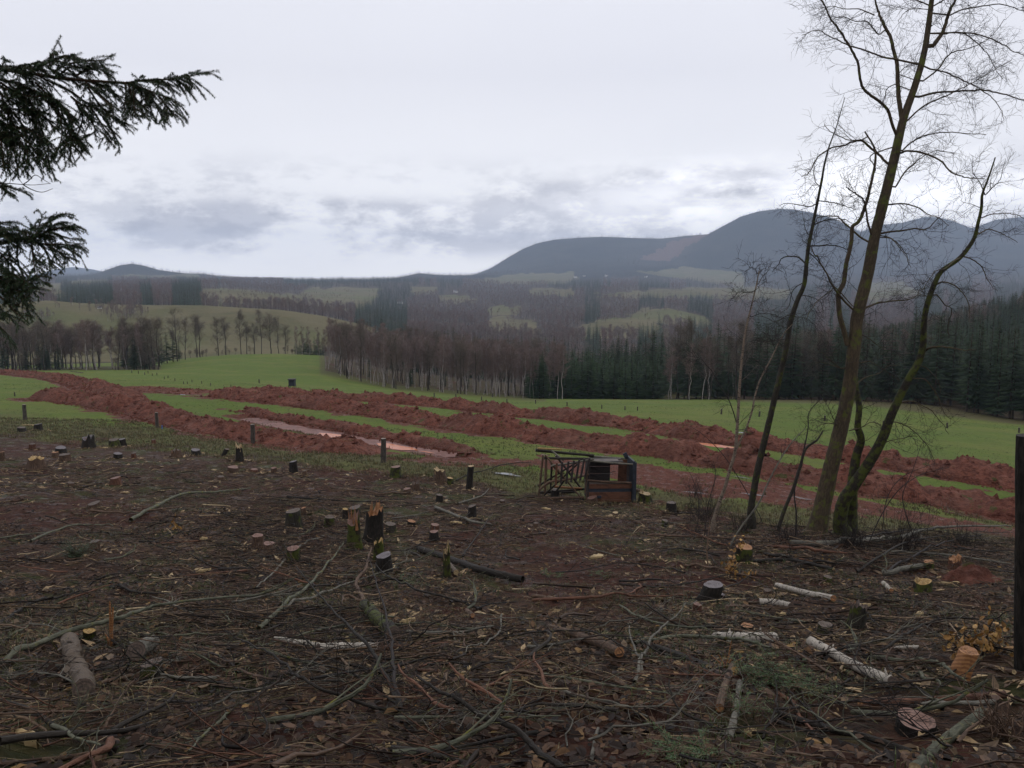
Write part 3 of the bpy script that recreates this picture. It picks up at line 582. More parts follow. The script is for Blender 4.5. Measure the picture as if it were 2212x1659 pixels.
def bare_tree(seed, trunk_mat, crown_mat, low=.3, spread=.2, n1=24, n2=7, n3=4, lean=.02, slim=.009, up=.10, tw=.0016):
    rg = np.random.default_rng(seed); z = np.linspace(0, 1, 12); w_ = np.cumsum(rg.normal(0, lean, (12, 2)), 0) * .35; w_[0] = 0
    tr = np.stack([w_[:, 0], w_[:, 1], z], 1); tr[0, 2] = -.02; rt = slim * (1 - z) ** .75 + .0012
    tm = MB(); tubes(tm, tr, rt, 6, rnd=rg.random()); cm = MB()
    h = low + (.97 - low) * rg.random(n1) ** .85; b = np.stack([np.interp(h, z, tr[:, k]) for k in range(3)], 1); ph = rg.random(n1) * 6.283; el_ = R(35) + .5 * rg.random(n1)
    d = np.stack([np.cos(ph) * np.cos(el_), np.sin(ph) * np.cos(el_), np.sin(el_)], 1); ln = spread * (1.15 - h) ** .6 * (.6 + .7 * rg.random(n1)) + .03
    L1 = limbs_batch(b, d, ln, 0, 6, .16, up, rg); r1 = (slim * .42 * (1.1 - h))[:, None] * np.linspace(1, .3, 6)[None] + tw * .5; tubes(cm, L1, r1, 4, rnd=rg.random(n1))
    b, T, r, u, _ = children(L1, r1, n2, rg); d = side_dirs(T, R(30) + .6 * rg.random(len(b)), rg); ln2 = spread * .42 * (1.1 - u * .5) * (.5 + .8 * rg.random(len(b)))
    L2 = limbs_batch(b, d, ln2, 0, 4, .2, up * .8, rg); r2 = np.maximum(r * .5, tw * .8)[:, None] * np.linspace(1, .5, 4)[None]; tubes(cm, L2, r2, 3, rnd=rg.random(len(b)))
    if n3:
        b, T, r, u, _ = children(L2, r2, n3, rg, .1); d = side_dirs(T, R(25) + .6 * rg.random(len(b)), rg); L3 = limbs_batch(b, d, spread * .22 * (.5 + rg.random(len(b))), 0, 3, .2, up * .4, rg)
        tubes(cm, L3, np.broadcast_to(np.array([tw, tw * .8, tw * .45]), (len(b), 3)), 3, rnd=rg.random(len(b)))
    return tm.mesh('trunk', trunk_mat), cm.mesh('crown', crown_mat)
def spruce_tree(seed, trunk_mat, crown_mat, levels=26, per=9, width=.19, low=.04, sprigs=7, droop=.35):
    rg = np.random.default_rng(seed); tm = MB(); z = np.linspace(-.02, 1, 6); tubes(tm, np.stack([z * 0, z * 0, z], 1), .011 * (1.02 - z) + .001, 6); cm = MB()
    h = np.repeat(np.linspace(low, .985, levels) ** .95, per) + rg.normal(0, .008, levels * per); N = len(h); ph = rg.random(N) * 6.283
    ln = width * np.clip(1.02 - h, .02, 1) ** .8 * (.72 + .5 * rg.random(N)) + .006; u = np.linspace(0, 1, 4)[None, :]
    rr = ln[:, None] * u; zz = h[:, None] + ln[:, None] * (.22 * u - droop * 1.6 * u ** 2 + .25 * u ** 3) * (1.1 - .9 * h[:, None]) + ln[:, None] * .3 * u * (h[:, None] > .85)
    ca, sa = np.cos(ph)[:, None], np.sin(ph)[:, None]; sp_ = np.stack([rr * ca, rr * sa, zz], -1); w_ = (ln[:, None] * .13 * np.array([.4, 1, .8, .06])[None]); side = np.stack([-sa, ca, 0 * sa], -1)
    rn = rg.random(N) * .75
    V = np.stack([sp_ - side * w_[..., None] + np.array([0, 0, -.3]) * w_[..., None], sp_ + np.array([0, 0, .15]) * w_[..., None], sp_ + side * w_[..., None] + np.array([0, 0, -.3]) * w_[..., None]], 2)
    i = np.arange(N)[:, None, None] * 12 + np.arange(3)[None, :, None] * 3 + np.arange(2)[None, None]; q = np.stack([i, i + 1, i + 4, i + 3], -1).reshape(-1, 4); cm.add(V, quads=q, rnd=np.repeat(rn, 12))
    if sprigs:
        k = np.repeat(np.arange(N), sprigs * 2); n_ = len(k); uu = .15 + .8 * rg.random(n_); sgn = np.where(np.arange(n_) % 2 == 0, 1, -1)
        b = np.stack([np.interp(uu[m] * 3, [0, 1, 2, 3], sp_[k[m], :, ax]) for ax in range(3) for m in range(0)], 1) if False else None
        f = uu * 3; i0 = np.minimum(f.astype(int), 2); ff = (f - i0)[:, None]; b = sp_[k, i0] * (1 - ff) + sp_[k, i0 + 1] * ff
        T = sp_[k, i0 + 1] - sp_[k, i0]; T /= np.linalg.norm(T, axis=1, keepdims=True) + 1e-9; sd = side[k, 0] * sgn[:, None]; L = (ln[k] * .34 * (1.15 - uu))[:, None]
        tip = b + (T * .7 + sd * .75 + np.array([0, 0, -.45]) * rg.random((n_, 1))) * L * (.7 + .6 * rg.random((n_, 1))); e = T * L * .22
        cm.add(np.stack([b - e, b + e, tip], 1), tris=np.arange(n_ * 3).reshape(-1, 3), rnd=np.repeat(np.clip(rn[k] + .25 * rg.random(n_), 0, 1), 3))
    return tm.mesh('trunk', trunk_mat), cm.mesh('crown', crown_mat, smooth=False)
def tone(name, stops, rough=.85):
    n = NT_(name); oi = n.n('ShaderNodeObjectInfo').outputs['Random']; c = n.ramp(n.attr('rnd'), stops); c = n.mix(n.math('MULTIPLY', oi, .5), c, n.mix(.5, c, (.02, .02, .012))); return n.done(c, rough, .2)
M['crown_birch'] = tone('birch_twigs', [(0, (.125, .080, .070)), (.6, (.21, .145, .128)), (1, (.30, .23, .205))])
M['crown_bare'] = tone('bare_twigs', [(0, (.085, .063, .050)), (.6, (.15, .118, .094)), (1, (.22, .18, .15))])
M['crown_spruce'] = tone('spruce_foliage', [(0, (.014, .028, .013)), (.6, (.032, .055, .023)), (1, (.068, .095, .034))])
M['crown_spruce2'] = tone('young_spruce_foliage', [(0, (.014, .032, .013)), (.6, (.034, .064, .022)), (1, (.070, .11, .034))])
M['trunk_bare'] = bark_mat('field_tree_bark', (.022, .018, .014), (.055, .045, .036), scale=3)
M['trunk_spruce'] = bark_mat('spruce_bark', (.028, .018, .013), (.06, .042, .03), scale=3)
BIRCH = [bare_tree(100 + i, M['birch_far'], M['crown_birch'], .28 + .05 * (i % 3), .16, 28, 9, 6, lean=.03, slim=.0055, up=.16, tw=.00095) for i in range(6)]
BARE = [bare_tree(200 + i, M['trunk_bare'], M['crown_bare'], .22 + .06 * (i % 3), .27, 28, 9, 6, lean=.018, slim=.011, up=.12, tw=.0010) for i in range(6)]
SPRUCE = [spruce_tree(300 + i, M['trunk_spruce'], M['crown_spruce'], 26, 9, .16 + .02 * (i % 3), .06 + .05 * (i % 2), 7) for i in range(5)]
YOUNG = [spruce_tree(320 + i, M['trunk_spruce'], M['crown_spruce2'], 22, 10, .23 + .02 * (i % 2), .01, 7, .25) for i in range(4)]
TALLY = {}
CATNAME = {'birch': ('birch_tree', BIRCH), 'bare': ('bare_tree', BARE), 'spruce': ('spruce_tree', SPRUCE), 'young': ('spruce_tree', YOUNG)}
def tree(kind, x, y, h, label, group, wide=1.0, v=None):
    nm, var = CATNAME[kind]; tk = random.choice(var) if v is None else var[v % len(var)]; root = empty(nm, (x, y, gz1(x, y) - .1), random.random() * 6.28)
    wide *= random.uniform(.85, 1.2); root.scale = (h * wide, h * wide, h); link(tk[0], 'trunk', root); link(tk[1], 'crown', root); TALLY[kind] = TALLY.get(kind, 0) + 1
    root.rotation_euler[0] = random.gauss(0, .03); return tag(root, label, nm.replace('_', ' '), group)
ZONES = [(60, 'at the left edge'), (130, 'left of the living spruces'), (200, 'above the curved red soil heap'), (280, 'behind the puddled track'), (345, 'by the broad dark spruces'), (760, 'at the left end of the stand'), (840, 'left of the tallest fence post'), (920, 'right of the tallest fence post'), (1000, 'above the end of the trench'), (1080, 'left of the toppled hide'), (1160, 'above the hide ladder'), (1230, 'beside the spruce block'), (1300, 'above the hide cabin'), (1400, 'right of the hide cabin'), (1500, 'left of the young birch'), (1600, 'behind the young birch'), (1700, 'behind the dark leaning tree'), (1800, 'left of the tallest bare tree'), (1880, 'behind the tallest bare tree'), (1960, 'left of the crooked tree'), (2060, 'behind the crooked tree'), (2160, 'right of the crooked tree'), (9999, 'at the far right edge')]
def where(c, Y, near, far, h, hs, hb): return ('shorter ' if h < hs else 'taller ' if h > hb else ''), next(z for m_, z in ZONES if c < m_), (', front row' if Y < near else ', rear' if Y > far else ', midway')
def by_col(c, Y, row=850): a, _ = at_of(c, row); return float(a) * Y
# far leafless row on the crest, traced one by one: column, height in picture, distance
ROW = [(383, 100, 300, 'first'), (400, 80, 305, ''), (426, 82, 318, ''), (433, 78, 320, ''), (472, 73, 326, ''), (489, 72, 328, ''), (521, 85, 330, ''), (534, 62, 331, ''), (550, 66, 333, ''), (565, 84, 332, ''), (586, 84, 332, ''), (603, 70, 332, ''), (617, 62, 334, '')]
RL = ['tall bare tree beside the dark spruces at the left end of the crest row', 'slim bare tree just right of the dark spruce group', 'left trunk of the close pair of bare trees on the meadow crest', 'right trunk of the close pair of bare trees on the meadow crest',
 'narrow bare tree right of the close pair on the crest', 'round crowned bare tree, second after the close pair on the crest', 'tallest full crowned bare tree in the middle of the crest row', 'thin leaning bare tree beside the full crowned one', 'short crooked bare tree in the middle of the crest row',
 'slim bare tree left of the tall straight one on the crest', 'tall straight bare tree in the right half of the crest row', 'small bare tree right of the tall straight one', 'last low bare tree of the crest row before the spruces']
for (c, hp, Y, _), lb in zip(ROW, RL): tree('bare', by_col(c, Y, 770), Y, hp * Y / F * 1.02, lb, 'row of bare trees on the meadow crest', 1.05)
G = 'small spruces at the end of the crest row'
for i, (c, hp) in enumerate([(640, 40), (648, 34), (656, 46), (664, 52), (671, 36), (680, 44), (688, 50), (697, 40)]): tree('young', by_col(c, 330 + i % 3 * 4, 770), 330 + i % 3 * 4, hp * 330 / F, 'dark small spruce standing between the bare crest row and the birch stand', G, .9)
for c in (652, 668, 690, 640): tree('birch', by_col(c, 322, 770), 322, 11, 'thin pale birch standing among the small crest spruces', 'thin birches by the crest spruces')
# left group below the far meadow
for i in range(110):
    c = random.uniform(-40, 345); Y = random.uniform(238, 295); k = random.random(); kind = 'bare' if k < .5 else 'birch' if k < .82 else 'spruce'
    if 120 < c < 250: kind = 'birch' if k < .55 else 'bare'
    hh = random.uniform(11, 15.5) * (.8 if kind == 'spruce' else 1); a1, a2, a3 = where(c, Y, 255, 278, hh, 12.3, 14); tree(kind, by_col(c, Y, 797), Y, hh, a1 + {'bare': 'brown bare tree of the left wood ', 'birch': 'pale birch of the left wood ', 'spruce': 'dark spruce inside the left wood '}[kind] + a2 + a3, {'bare': 'bare trees of the mixed wood on the left', 'birch': 'birches of the mixed wood on the left', 'spruce': 'spruces of the mixed wood on the left'}[kind], 1.25)
for c, Y, hp, wd in [(306, 262, 92, 1.5), (318, 258, 80, 1.3), (292, 260, 62, 1.2), (335, 285, 66, 1.1), (350, 300, 62, 1.1), (362, 300, 70, 1.1), (375, 303, 78, 1.0), (328, 262, 58, 1.1), (128, 245, 62, 1.1), (55, 243, 50, 1.2), (12, 240, 66, 1.2), (85, 246, 48, 1.2), (345, 280, 80, 1), (388, 306, 46, 1.0)]:
    tree('spruce', by_col(c, Y, 795), Y, hp * Y / F, 'broad dark spruce at the right end of the left hand mixed wood' if c > 280 else 'dark spruce among bare trees left of the meadow', 'dark spruces of the left wood', wd)
for i in range(34):   # the wood goes on beyond the picture's left edge
    c = random.uniform(-420, -35); Y = random.uniform(238, 290); kind = random.choice(['bare', 'birch', 'spruce']); tree(kind, by_col(c, Y, 797), Y, random.uniform(10, 15), kind.replace('bare', 'bare tree') + ' of the wood that runs on past the left edge', 'trees past the left edge', 1.25)
for i in range(44):   # thin undergrowth of small bare trees along that wood and the crest
    c = random.uniform(-30, 700); Y = random.uniform(236, 262) if c < 345 else 336 + random.random() * 6
    tree('bare', by_col(c, Y, 790), Y, random.uniform(2.5, 5) * (1.3 if c < 345 else .8), 'low bush of bare twigs along the edge of the left wood' if c < 345 else 'low bush of bare twigs between the crest trees', 'low bushes along the field edge', 1.6)
# birch stand in the centre
nb = 0
while nb < 300:
    c = random.uniform(703, 1215); base = float(line_r(c, [(700, 803), (850, 836), (1000, 852), (1190, 863)])); s = random.random() ** 1.25; Y = 196 + s * 125 + max(0, (780 - c)) * .55
    if c > 1120 and Y < 200: continue
    x = by_col(c, Y, base); hh = random.uniform(11, 14.2) + s * 4; a1, a2, a3 = where(c, Y, 225, 275, hh, 15, 17); kd = 'birch' if random.random() < .78 else 'bare'; tree(kd, x, Y, hh, a1 + ('birch' if kd == 'birch' else 'brown bare tree') + ' of the stand ' + a2 + a3, 'trees of the birch stand', 1.0); nb += 1
for c, Y in [(888, 225), (884, 222), (800, 240), (880, 232), (960, 245), (730, 262), (1010, 250)]: tree('spruce', by_col(c, Y, 850), Y, 8.5 if c > 870 else 6.5, 'dark spruce growing inside the birch stand', 'spruces inside the birch stand', .8)
for i in range(60):
    c = random.uniform(800, 1250); Y = random.uniform(325, 372); hh = random.uniform(17, 22); a1, a2, a3 = where(c, Y, 340, 356, hh, 18.5, 20.5); tree('spruce', by_col(c, Y, 830), Y, hh, a1 + 'spruce tip over the stand ' + a2 + a3, 'spruces behind the birch stand', .9)
# young spruce block and mixed edge of the big wood
for i in range(105):
    c = random.uniform(1150, 1420); Y = 202 + random.random() ** 1.3 * 62 + max(0, (1185 - c)) * .1; hh = random.uniform(9.5, 12.5) + (Y - 202) * .05; a1, a2, a3 = where(c, Y, 215, 235, hh, 11, 13); tree('young', by_col(c, Y, 862), Y, hh, a1 + 'dense young spruce of the block ' + a2 + a3, 'young spruces of the dense block')
for i in range(34):
    c = random.uniform(1400, 1990); Y = random.uniform(180, 206) if c > 1430 else random.uniform(255, 300); k = random.random()
    hh = random.uniform(12, 18); a1, a2, a3 = where(c, Y, 190, 198, hh, 14, 16); tree('bare' if k < .72 else 'birch', by_col(c, Y, 862), Y, hh, a1 + 'leafless tree at the wood edge ' + a2 + a3, 'leafless trees along the edge of the big wood', 1.0)
tree('birch', by_col(1452, 196), 196, 12.5, 'white forked birch standing clear in front of the dark wood', 'leafless trees along the edge of the big wood', 1.3, 2)
tree('birch', by_col(1445, 199), 199, 10, 'white forked birch standing clear in front of the dark wood', 'leafless trees along the edge of the big wood', 1.2, 1)
# big spruce wood: the nearest ones each a tree, the mass behind as one wood
def edge_Y(c): return float(np.interp(c, [1290, 1430, 1600, 1850, 1950, 2100, 2300, 2700], [262, 205, 186, 172, 166, 150, 136, 120]))
while TALLY.get('spruce', 0) < 262:
    c = random.uniform(1400, 2330); Y = edge_Y(c) + random.random() ** 1.6 * 70
    hh = random.uniform(15, 21); a1, a2, a3 = where(c, Y, edge_Y(c) + 10, edge_Y(c) + 35, hh, 17, 19.3); tree('spruce', by_col(c, Y, 862), Y, hh, a1 + 'dark spruce of the big wood ' + a2 + a3, 'tall spruces of the big wood')
# ------------------------------------------------------------------ far woods: instanced masses
def scatter(name, parts, pts, scl, rot, label=None):
    src = [link_off(p, i) for i, p in enumerate(parts)]
    me = bpy.data.meshes.new(name); me.vertices.add(len(pts)); me.vertices.foreach_set('co', np.asarray(pts, float).ravel())
    for k, v in (('s', scl), ('rz', rot), ('vi', rng.integers(0, len(src), len(pts)).astype(float))): at = me.attributes.new(k, 'FLOAT', 'POINT'); at.data.foreach_set('value', np.asarray(v, np.float32))
    o = link(me, name); ng = bpy.data.node_groups.new(name, 'GeometryNodeTree')
    ng.interface.new_socket('Geometry', in_out='INPUT', socket_type='NodeSocketGeometry'); ng.interface.new_socket('Geometry', in_out='OUTPUT', socket_type='NodeSocketGeometry')
    N = ng.nodes; gi = N.new('NodeGroupInput'); go = N.new('NodeGroupOutput'); jn = N.new('GeometryNodeJoinGeometry')
    def na(nm): x = N.new('GeometryNodeInputNamedAttribute'); x.data_type = 'FLOAT'; x.inputs['Name'].default_value = nm; return x.outputs['Attribute']
    sv = N.new('ShaderNodeCombineXYZ'); [ng.links.new(na('s'), sv.inputs[i]) for i in range(3)]; rv = N.new('ShaderNodeCombineXYZ'); ng.links.new(na('rz'), rv.inputs[2])
    for i, s_ in enumerate(src):
        io = N.new('GeometryNodeInstanceOnPoints'); oi = N.new('GeometryNodeObjectInfo'); oi.inputs['Object'].default_value = s_; oi.inputs['As Instance'].default_value = True
        cp_ = N.new('FunctionNodeCompare'); cp_.data_type = 'FLOAT'; cp_.operation = 'EQUAL'; ng.links.new(na('vi'), cp_.inputs[0]); cp_.inputs[1].default_value = i; cp_.inputs['Epsilon'].default_value = .1
        ng.links.new(gi.outputs[0], io.inputs['Points']); ng.links.new(cp_.outputs[0], io.inputs['Selection']); ng.links.new(oi.outputs['Geometry'], io.inputs['Instance'])
        ng.links.new(sv.outputs[0], io.inputs['Scale']); ng.links.new(rv.outputs[0], io.inputs['Rotation']); ng.links.new(io.outputs[0], jn.inputs[0])
    ng.links.new(jn.outputs[0], go.inputs[0]); md = o.modifiers.new('scatter', 'NODES'); md.node_group = ng; return tag(o, label, None, None, 'stuff')
def link_off(tk, i):      # one source mesh (trunk and crown joined) that is itself not in the scene
    ms = tk; mb = MB(); mats = []
    for mi, me in enumerate(ms):
        V = np.empty(len(me.vertices) * 3); me.vertices.foreach_get('co', V); li = np.empty(len(me.loops), np.int32); me.loops.foreach_get('vertex_index', li); ls = np.empty(len(me.polygons), np.int32); me.polygons.foreach_get('loop_total', ls)
        rn = np.empty(len(me.vertices), np.float32); me.attributes['rnd'].data.foreach_get('value', rn); st = np.concatenate([[0], np.cumsum(ls)[:-1]]); q = st[ls == 4]; t = st[ls == 3]
        mb.add(V.reshape(-1, 3), quads=li[q[:, None] + np.arange(4)] if len(q) else None, tris=li[t[:, None] + np.arange(3)] if len(t) else None, rnd=rn, m=mi); mats.append(me.materials[0])
    return bpy.data.objects.new('far_tree_source', mb.mesh('far_tree_source', mats, False))
M['crown_far'] = tone('far_grey_twigs', [(0, (.11, .085, .075)), (.6, (.19, .150, .130)), (1, (.27, .22, .195))]); M['crown_far2'] = tone('far_red_twigs', [(0, (.12, .075, .065)), (.6, (.20, .135, .115)), (1, (.28, .21, .185))])
FB = [bare_tree(400 + i, M['birch_far'] if i == 0 else M['trunk_bare'], M['crown_far2'] if i % 2 else M['crown_far'], .15, .28, 16, 6, 3, slim=.013, tw=.0032) for i in range(4)]
FS = [spruce_tree(420 + i, M['trunk_spruce'], M['crown_spruce'], 12, 7, .20, .04, 2) for i in range(2)]
_n = NT_('mountain_conifers'); _p = _n.pos(); M['crown_mount'] = _n.done(_n.mix(_n.ss(_n.noise(_p, .0016, 6, .68), .44, .58), _n.mix(_n.attr('rnd'), (.012, .022, .014), (.030, .045, .024)), (.075, .062, .050)), .9, .05)
MS = [spruce_tree(430 + i, M['trunk_spruce'], M['crown_mount'], 5, 5, .26, .02, 0) for i in range(2)]
def sample(y0, y1, spacing, amax=.80, amin=-.80):
    n_ = int((amax - amin) * (y1 ** 2 - y0 ** 2) / 2 / spacing ** 2); Y = np.sqrt(rng.random(n_) * (y1 ** 2 - y0 ** 2) + y0 ** 2); a = amin + (amax - amin) * rng.random(n_); return a * Y, Y
# big wood behind its named front trees, and over the right hand slope
x, y = sample(140, 640, 5.0, 1.0, .02); c, r = proj(x, y, base_z(x, y)); eY = np.interp(c, [1150, 1290, 1430, 1600, 1850, 1950, 2100, 2300, 2700], [266, 262, 230, 215, 205, 195, 175, 160, 150]) + 8
m, cl = covers(x, y, base_z(x, y)); k = (y > eY) & (c > 1240) & (cl < .5) & ~((c < 1290) & (y < 330)) & ~((y > 340) & (c < 1640)); x, y, c = x[k], y[k], c[k]
k = fbm(x / 60, y / 60, 90, 3) > -.25 - (y < 330) * .6; Zz = gz(x, y)
scatter('spruce_wood', SPRUCE, np.stack([x, y, Zz - .2], 1)[k], (12 + 9 * rng.random(len(x)))[k], rng.random(k.sum()) * 6.28, 'dark spruce wood behind the green field and up the right hand slope')
scatter('leafless_wood', BARE[:3] + BIRCH[:2], np.stack([x, y, Zz - .2], 1)[~k], (12 + 6 * rng.random(len(x)))[~k], rng.random((~k).sum()) * 6.28, 'brown leafless wood on the right hand slope')
# valley woods
PB = []; PS = []
for y0, y1, s_ in ((430, 900, 9.5), (900, 1500, 10.5), (1500, 2400, 15), (2400, 4000, 23)):
    x, y = sample(y0, y1, s_); z = gz(x, y); m, cl = covers(x, y, z); c, r = proj(x, y, z)
    bump_ = fbm(x / (y * .035), y / (y * .035), 91, 3); shrub = (m > .5) & ((fbm(x / 45, y / 45, 95, 3) > .55) | (np.abs(fbm(x / 90, y / 90, 96, 2)) < .035)) & (((c < 330) & (rng.random(len(x)) < .5)) | (y > 900))
    k = ((m < .5) & (cl < .5) | shrub) & ~((y < 640) & (c > 1640)) & ~((y < 700) & (c < 820)) ; con = bump_ > (.10 - .25 * ((c < 560) & (y < 2000)) + .45 * ((c > 700) & (c < 1250) & (y < 2000)) - .25 * (y > 2400))
    con = con & ~shrub; h = np.where(con, 13 + 9 * rng.random(len(x)), 8 + 8 * rng.random(len(x))) * np.where(shrub, .45, 1) * (1.15 if y0 > 2000 else 1)
    PS.append(np.stack([x, y, z - .3, h], 1)[k & con]); PB.append(np.stack([x, y, z - .3, h], 1)[k & ~con])
# shrubs on the near left meadow
for cc_, rr_, n_, sx_ in ((215, 672, 16, 14), (250, 668, 26, 22), (275, 680, 40, 26), (262, 690, 20, 15), (60, 690, 26, 18), (95, 688, 14, 12), (140, 664, 8, 16), (300, 676, 16, 10), (350, 655, 10, 20)):
    for _ in range(n_):
        hp = hit(cc_ + random.gauss(0, sx_), rr_ + random.gauss(0, 4)); PB.append(np.array([[hp[0], hp[1], hp[2] - .3, random.uniform(4, 9)]]))
PB = np.concatenate(PB); PS = np.concatenate(PS)
scatter('far_leafless_woods', FB, PB[:, :3], PB[:, 3], rng.random(len(PB)) * 6.28, 'grey brown leafless woods spread over the hazy valley')
scatter('far_spruce_woods', FS, PS[:, :3], PS[:, 3], rng.random(len(PS)) * 6.28, 'dark conifer woods in patches across the hazy valley')
x, y = sample(4000, 6700, 22, .82, -.60); z = gz(x, y); m, cl = covers(x, y, z); c, r = proj(x, y, z); k = (m < .5) & (cl < .5)
x, y, z = x[k], y[k], z[k]; scatter('mountain_forest', MS, np.stack([x, y, z - 1], 1), 13 + 12 * rng.random(len(x)) ** 1.5, rng.random(len(x)) * 6.28, 'dense dark forest covering the blue grey mountains')
print('zmin', min(min(v.co.z for v in o.data.vertices) for o in sc.objects if o.name in ('valley', 'mountains', 'field', 'ground')), max(v.co.z for v in bpy.data.objects['mountains'].data.vertices)); print('trees', TALLY, len(PB), len(PS), len(x))
# a few tiny houses of the far village and farm
n = NT_('white_wall'); M['white_wall'] = n.done((.62, .60, .57), .8); n = NT_('grey_roof'); M['roof'] = n.done((.09, .07, .065), .7); n = NT_('house_glass'); M['glass'] = n.done((.03, .035, .04), .15)
for (c, r, wd, lb) in ((864, 656, 13, 'small white house among trees in the middle of the valley'), (1243, 600, 16, 'white farmhouse below the dark mountain, leftmost of the village'), (1262, 597, 14, 'small white house right beside the leftmost village farmhouse'), (1310, 597, 16, 'white house in the middle of the far village'), (1395, 599, 15, 'white house at the right end of the far village'), (985, 632, 14, 'pale farm building on the far meadow above the woods'), (215, 667, 3.2, 'little white hut beside the shrubs on the left meadow')):
    h_ = hit(c, r); root = empty('house', tuple(h_), random.uniform(-.6, .6)); hh = wd * .42
    mb = MB(); boxmb(mb, (0, 0, hh / 2), (wd / 2, 0, 0), (0, wd * .3, 0), (0, 0, hh / 2 + .5)); g = [(-wd / 2, -wd * .3, hh), (-wd / 2, wd * .3, hh), (-wd / 2, 0, hh * 1.7), (wd / 2, -wd * .3, hh), (wd / 2, wd * .3, hh), (wd / 2, 0, hh * 1.7)]; mb.add(g, tris=[(0, 2, 1), (3, 4, 5)]); mb.build('wall', M['white_wall'], root, smooth=False)
    mb = MB(); e = wd * .54; boxmb(mb, (0, -wd * .17, hh * 1.36), (e, 0, 0), (0, wd * .19, hh * .40), (0, -.1, .2)); boxmb(mb, (0, wd * .17, hh * 1.36), (e, 0, 0), (0, wd * .19, -hh * .40), (0, .1, .2)); mb.build('roof', M['roof'], root, smooth=False)
    for xw in (-.3, 0, .3): mb = MB(); boxmb(mb, (xw * wd, -wd * .3 - .03, hh * .55), (wd * .06, 0, 0), (0, .05, 0), (0, 0, hh * .16)); mb.build('window', M['glass'], root, smooth=False)
    tag(root, lb, 'house', 'white houses far across the valley')
# the air of the valley
n = bpy.data.materials.new('haze'); n.use_nodes = True; n.node_tree.nodes.clear(); pv = n.node_tree.nodes.new('ShaderNodeVolumePrincipled'); oo = n.node_tree.nodes.new('ShaderNodeOutputMaterial'); n.node_tree.links.new(pv.outputs[0], oo.inputs['Volume'])
pv.inputs['Density'].default_value = HAZE; pv.inputs['Color'].default_value = (.67, .79, 1.0, 1); pv.inputs['Anisotropy'].default_value = .0
mb = MB(); boxmb(mb, (0, 0, 115), (10400, 0, 0), (0, 10400, 0), (0, 0, 485)); hz = mb.build('haze', n, smooth=False); hz['kind'] = 'stuff'; hz['label'] = 'thin pale haze filling the valley air'
# ------------------------------------------------------------------ foreground trees, traced limb by limb
def traced(pts, Y, n=None, dy=0.0):
    """picture points (column, row[, extra distance]) at distance Y -> smooth 3-D path"""
    w_ = [P(p[0], p[1], Y + (p[2] if len(p) > 2 else dy * i / max(1, len(pts) - 1))) for i, p in enumerate(pts)]
    return smooth_path(np.array(w_), n or max(6, len(pts) * 4))
def px(wd, Y): return wd * Y / F
def widths(ws, n): return np.interp(np.linspace(0, 1, n), np.linspace(0, 1, len(ws)), ws)
def twiggery(mb, paths, r0, per1, l1, per2=3, l2=.5, per3=2, l3=.25, lo=.15, up=.02, wig=.17, rt=.0048, seed=1):
    rg = np.random.default_rng(seed); K = 8; L = np.stack([np.stack([np.interp(np.linspace(0, 1, K), np.linspace(0, 1, len(p)), p[:, k]) for k in range(3)], 1) for p in paths]); rd = np.broadcast_to(np.linspace(r0, r0 * .3, K), (len(paths), K))
    b, T, r, u, _ = children(L, rd, per1, rg, lo); d = side_dirs(T, R(35) + .6 * rg.random(len(b)), rg); ln = l1 * (.4 + .9 * rg.random(len(b))) * (1.2 - .6 * u)
    A = limbs_batch(b, d, ln, 0, 7, wig, up, rg); ra = np.maximum(r * .5, rt)[:, None] * np.linspace(1, .4, 7)[None]; tubes(mb, A, ra, 4, rnd=rg.random(len(b)))
    if per2:
        b, T, r, u, _ = children(A, ra, per2, rg, .15); d = side_dirs(T, R(30) + .6 * rg.random(len(b)), rg); B = limbs_batch(b, d, l2 * (.4 + .9 * rg.random(len(b))), 0, 5, wig, up, rg); rb = np.maximum(r * .55, rt * .75)[:, None] * np.linspace(1, .45, 5)[None]; tubes(mb, B, rb, 3, rnd=rg.random(len(b)))
        if per3:
            b, T, r, u, _ = children(B, rb, per3, rg, .1); d = side_dirs(T, R(30) + .6 * rg.random(len(b)), rg); C = limbs_batch(b, d, l3 * (.4 + .9 * rg.random(len(b))), 0, 4, wig, up, rg); tubes(mb, C, np.broadcast_to(rt * np.array([.6, .5, .42, .3]), (len(b), 4)), 3, rnd=rg.random(len(b)))
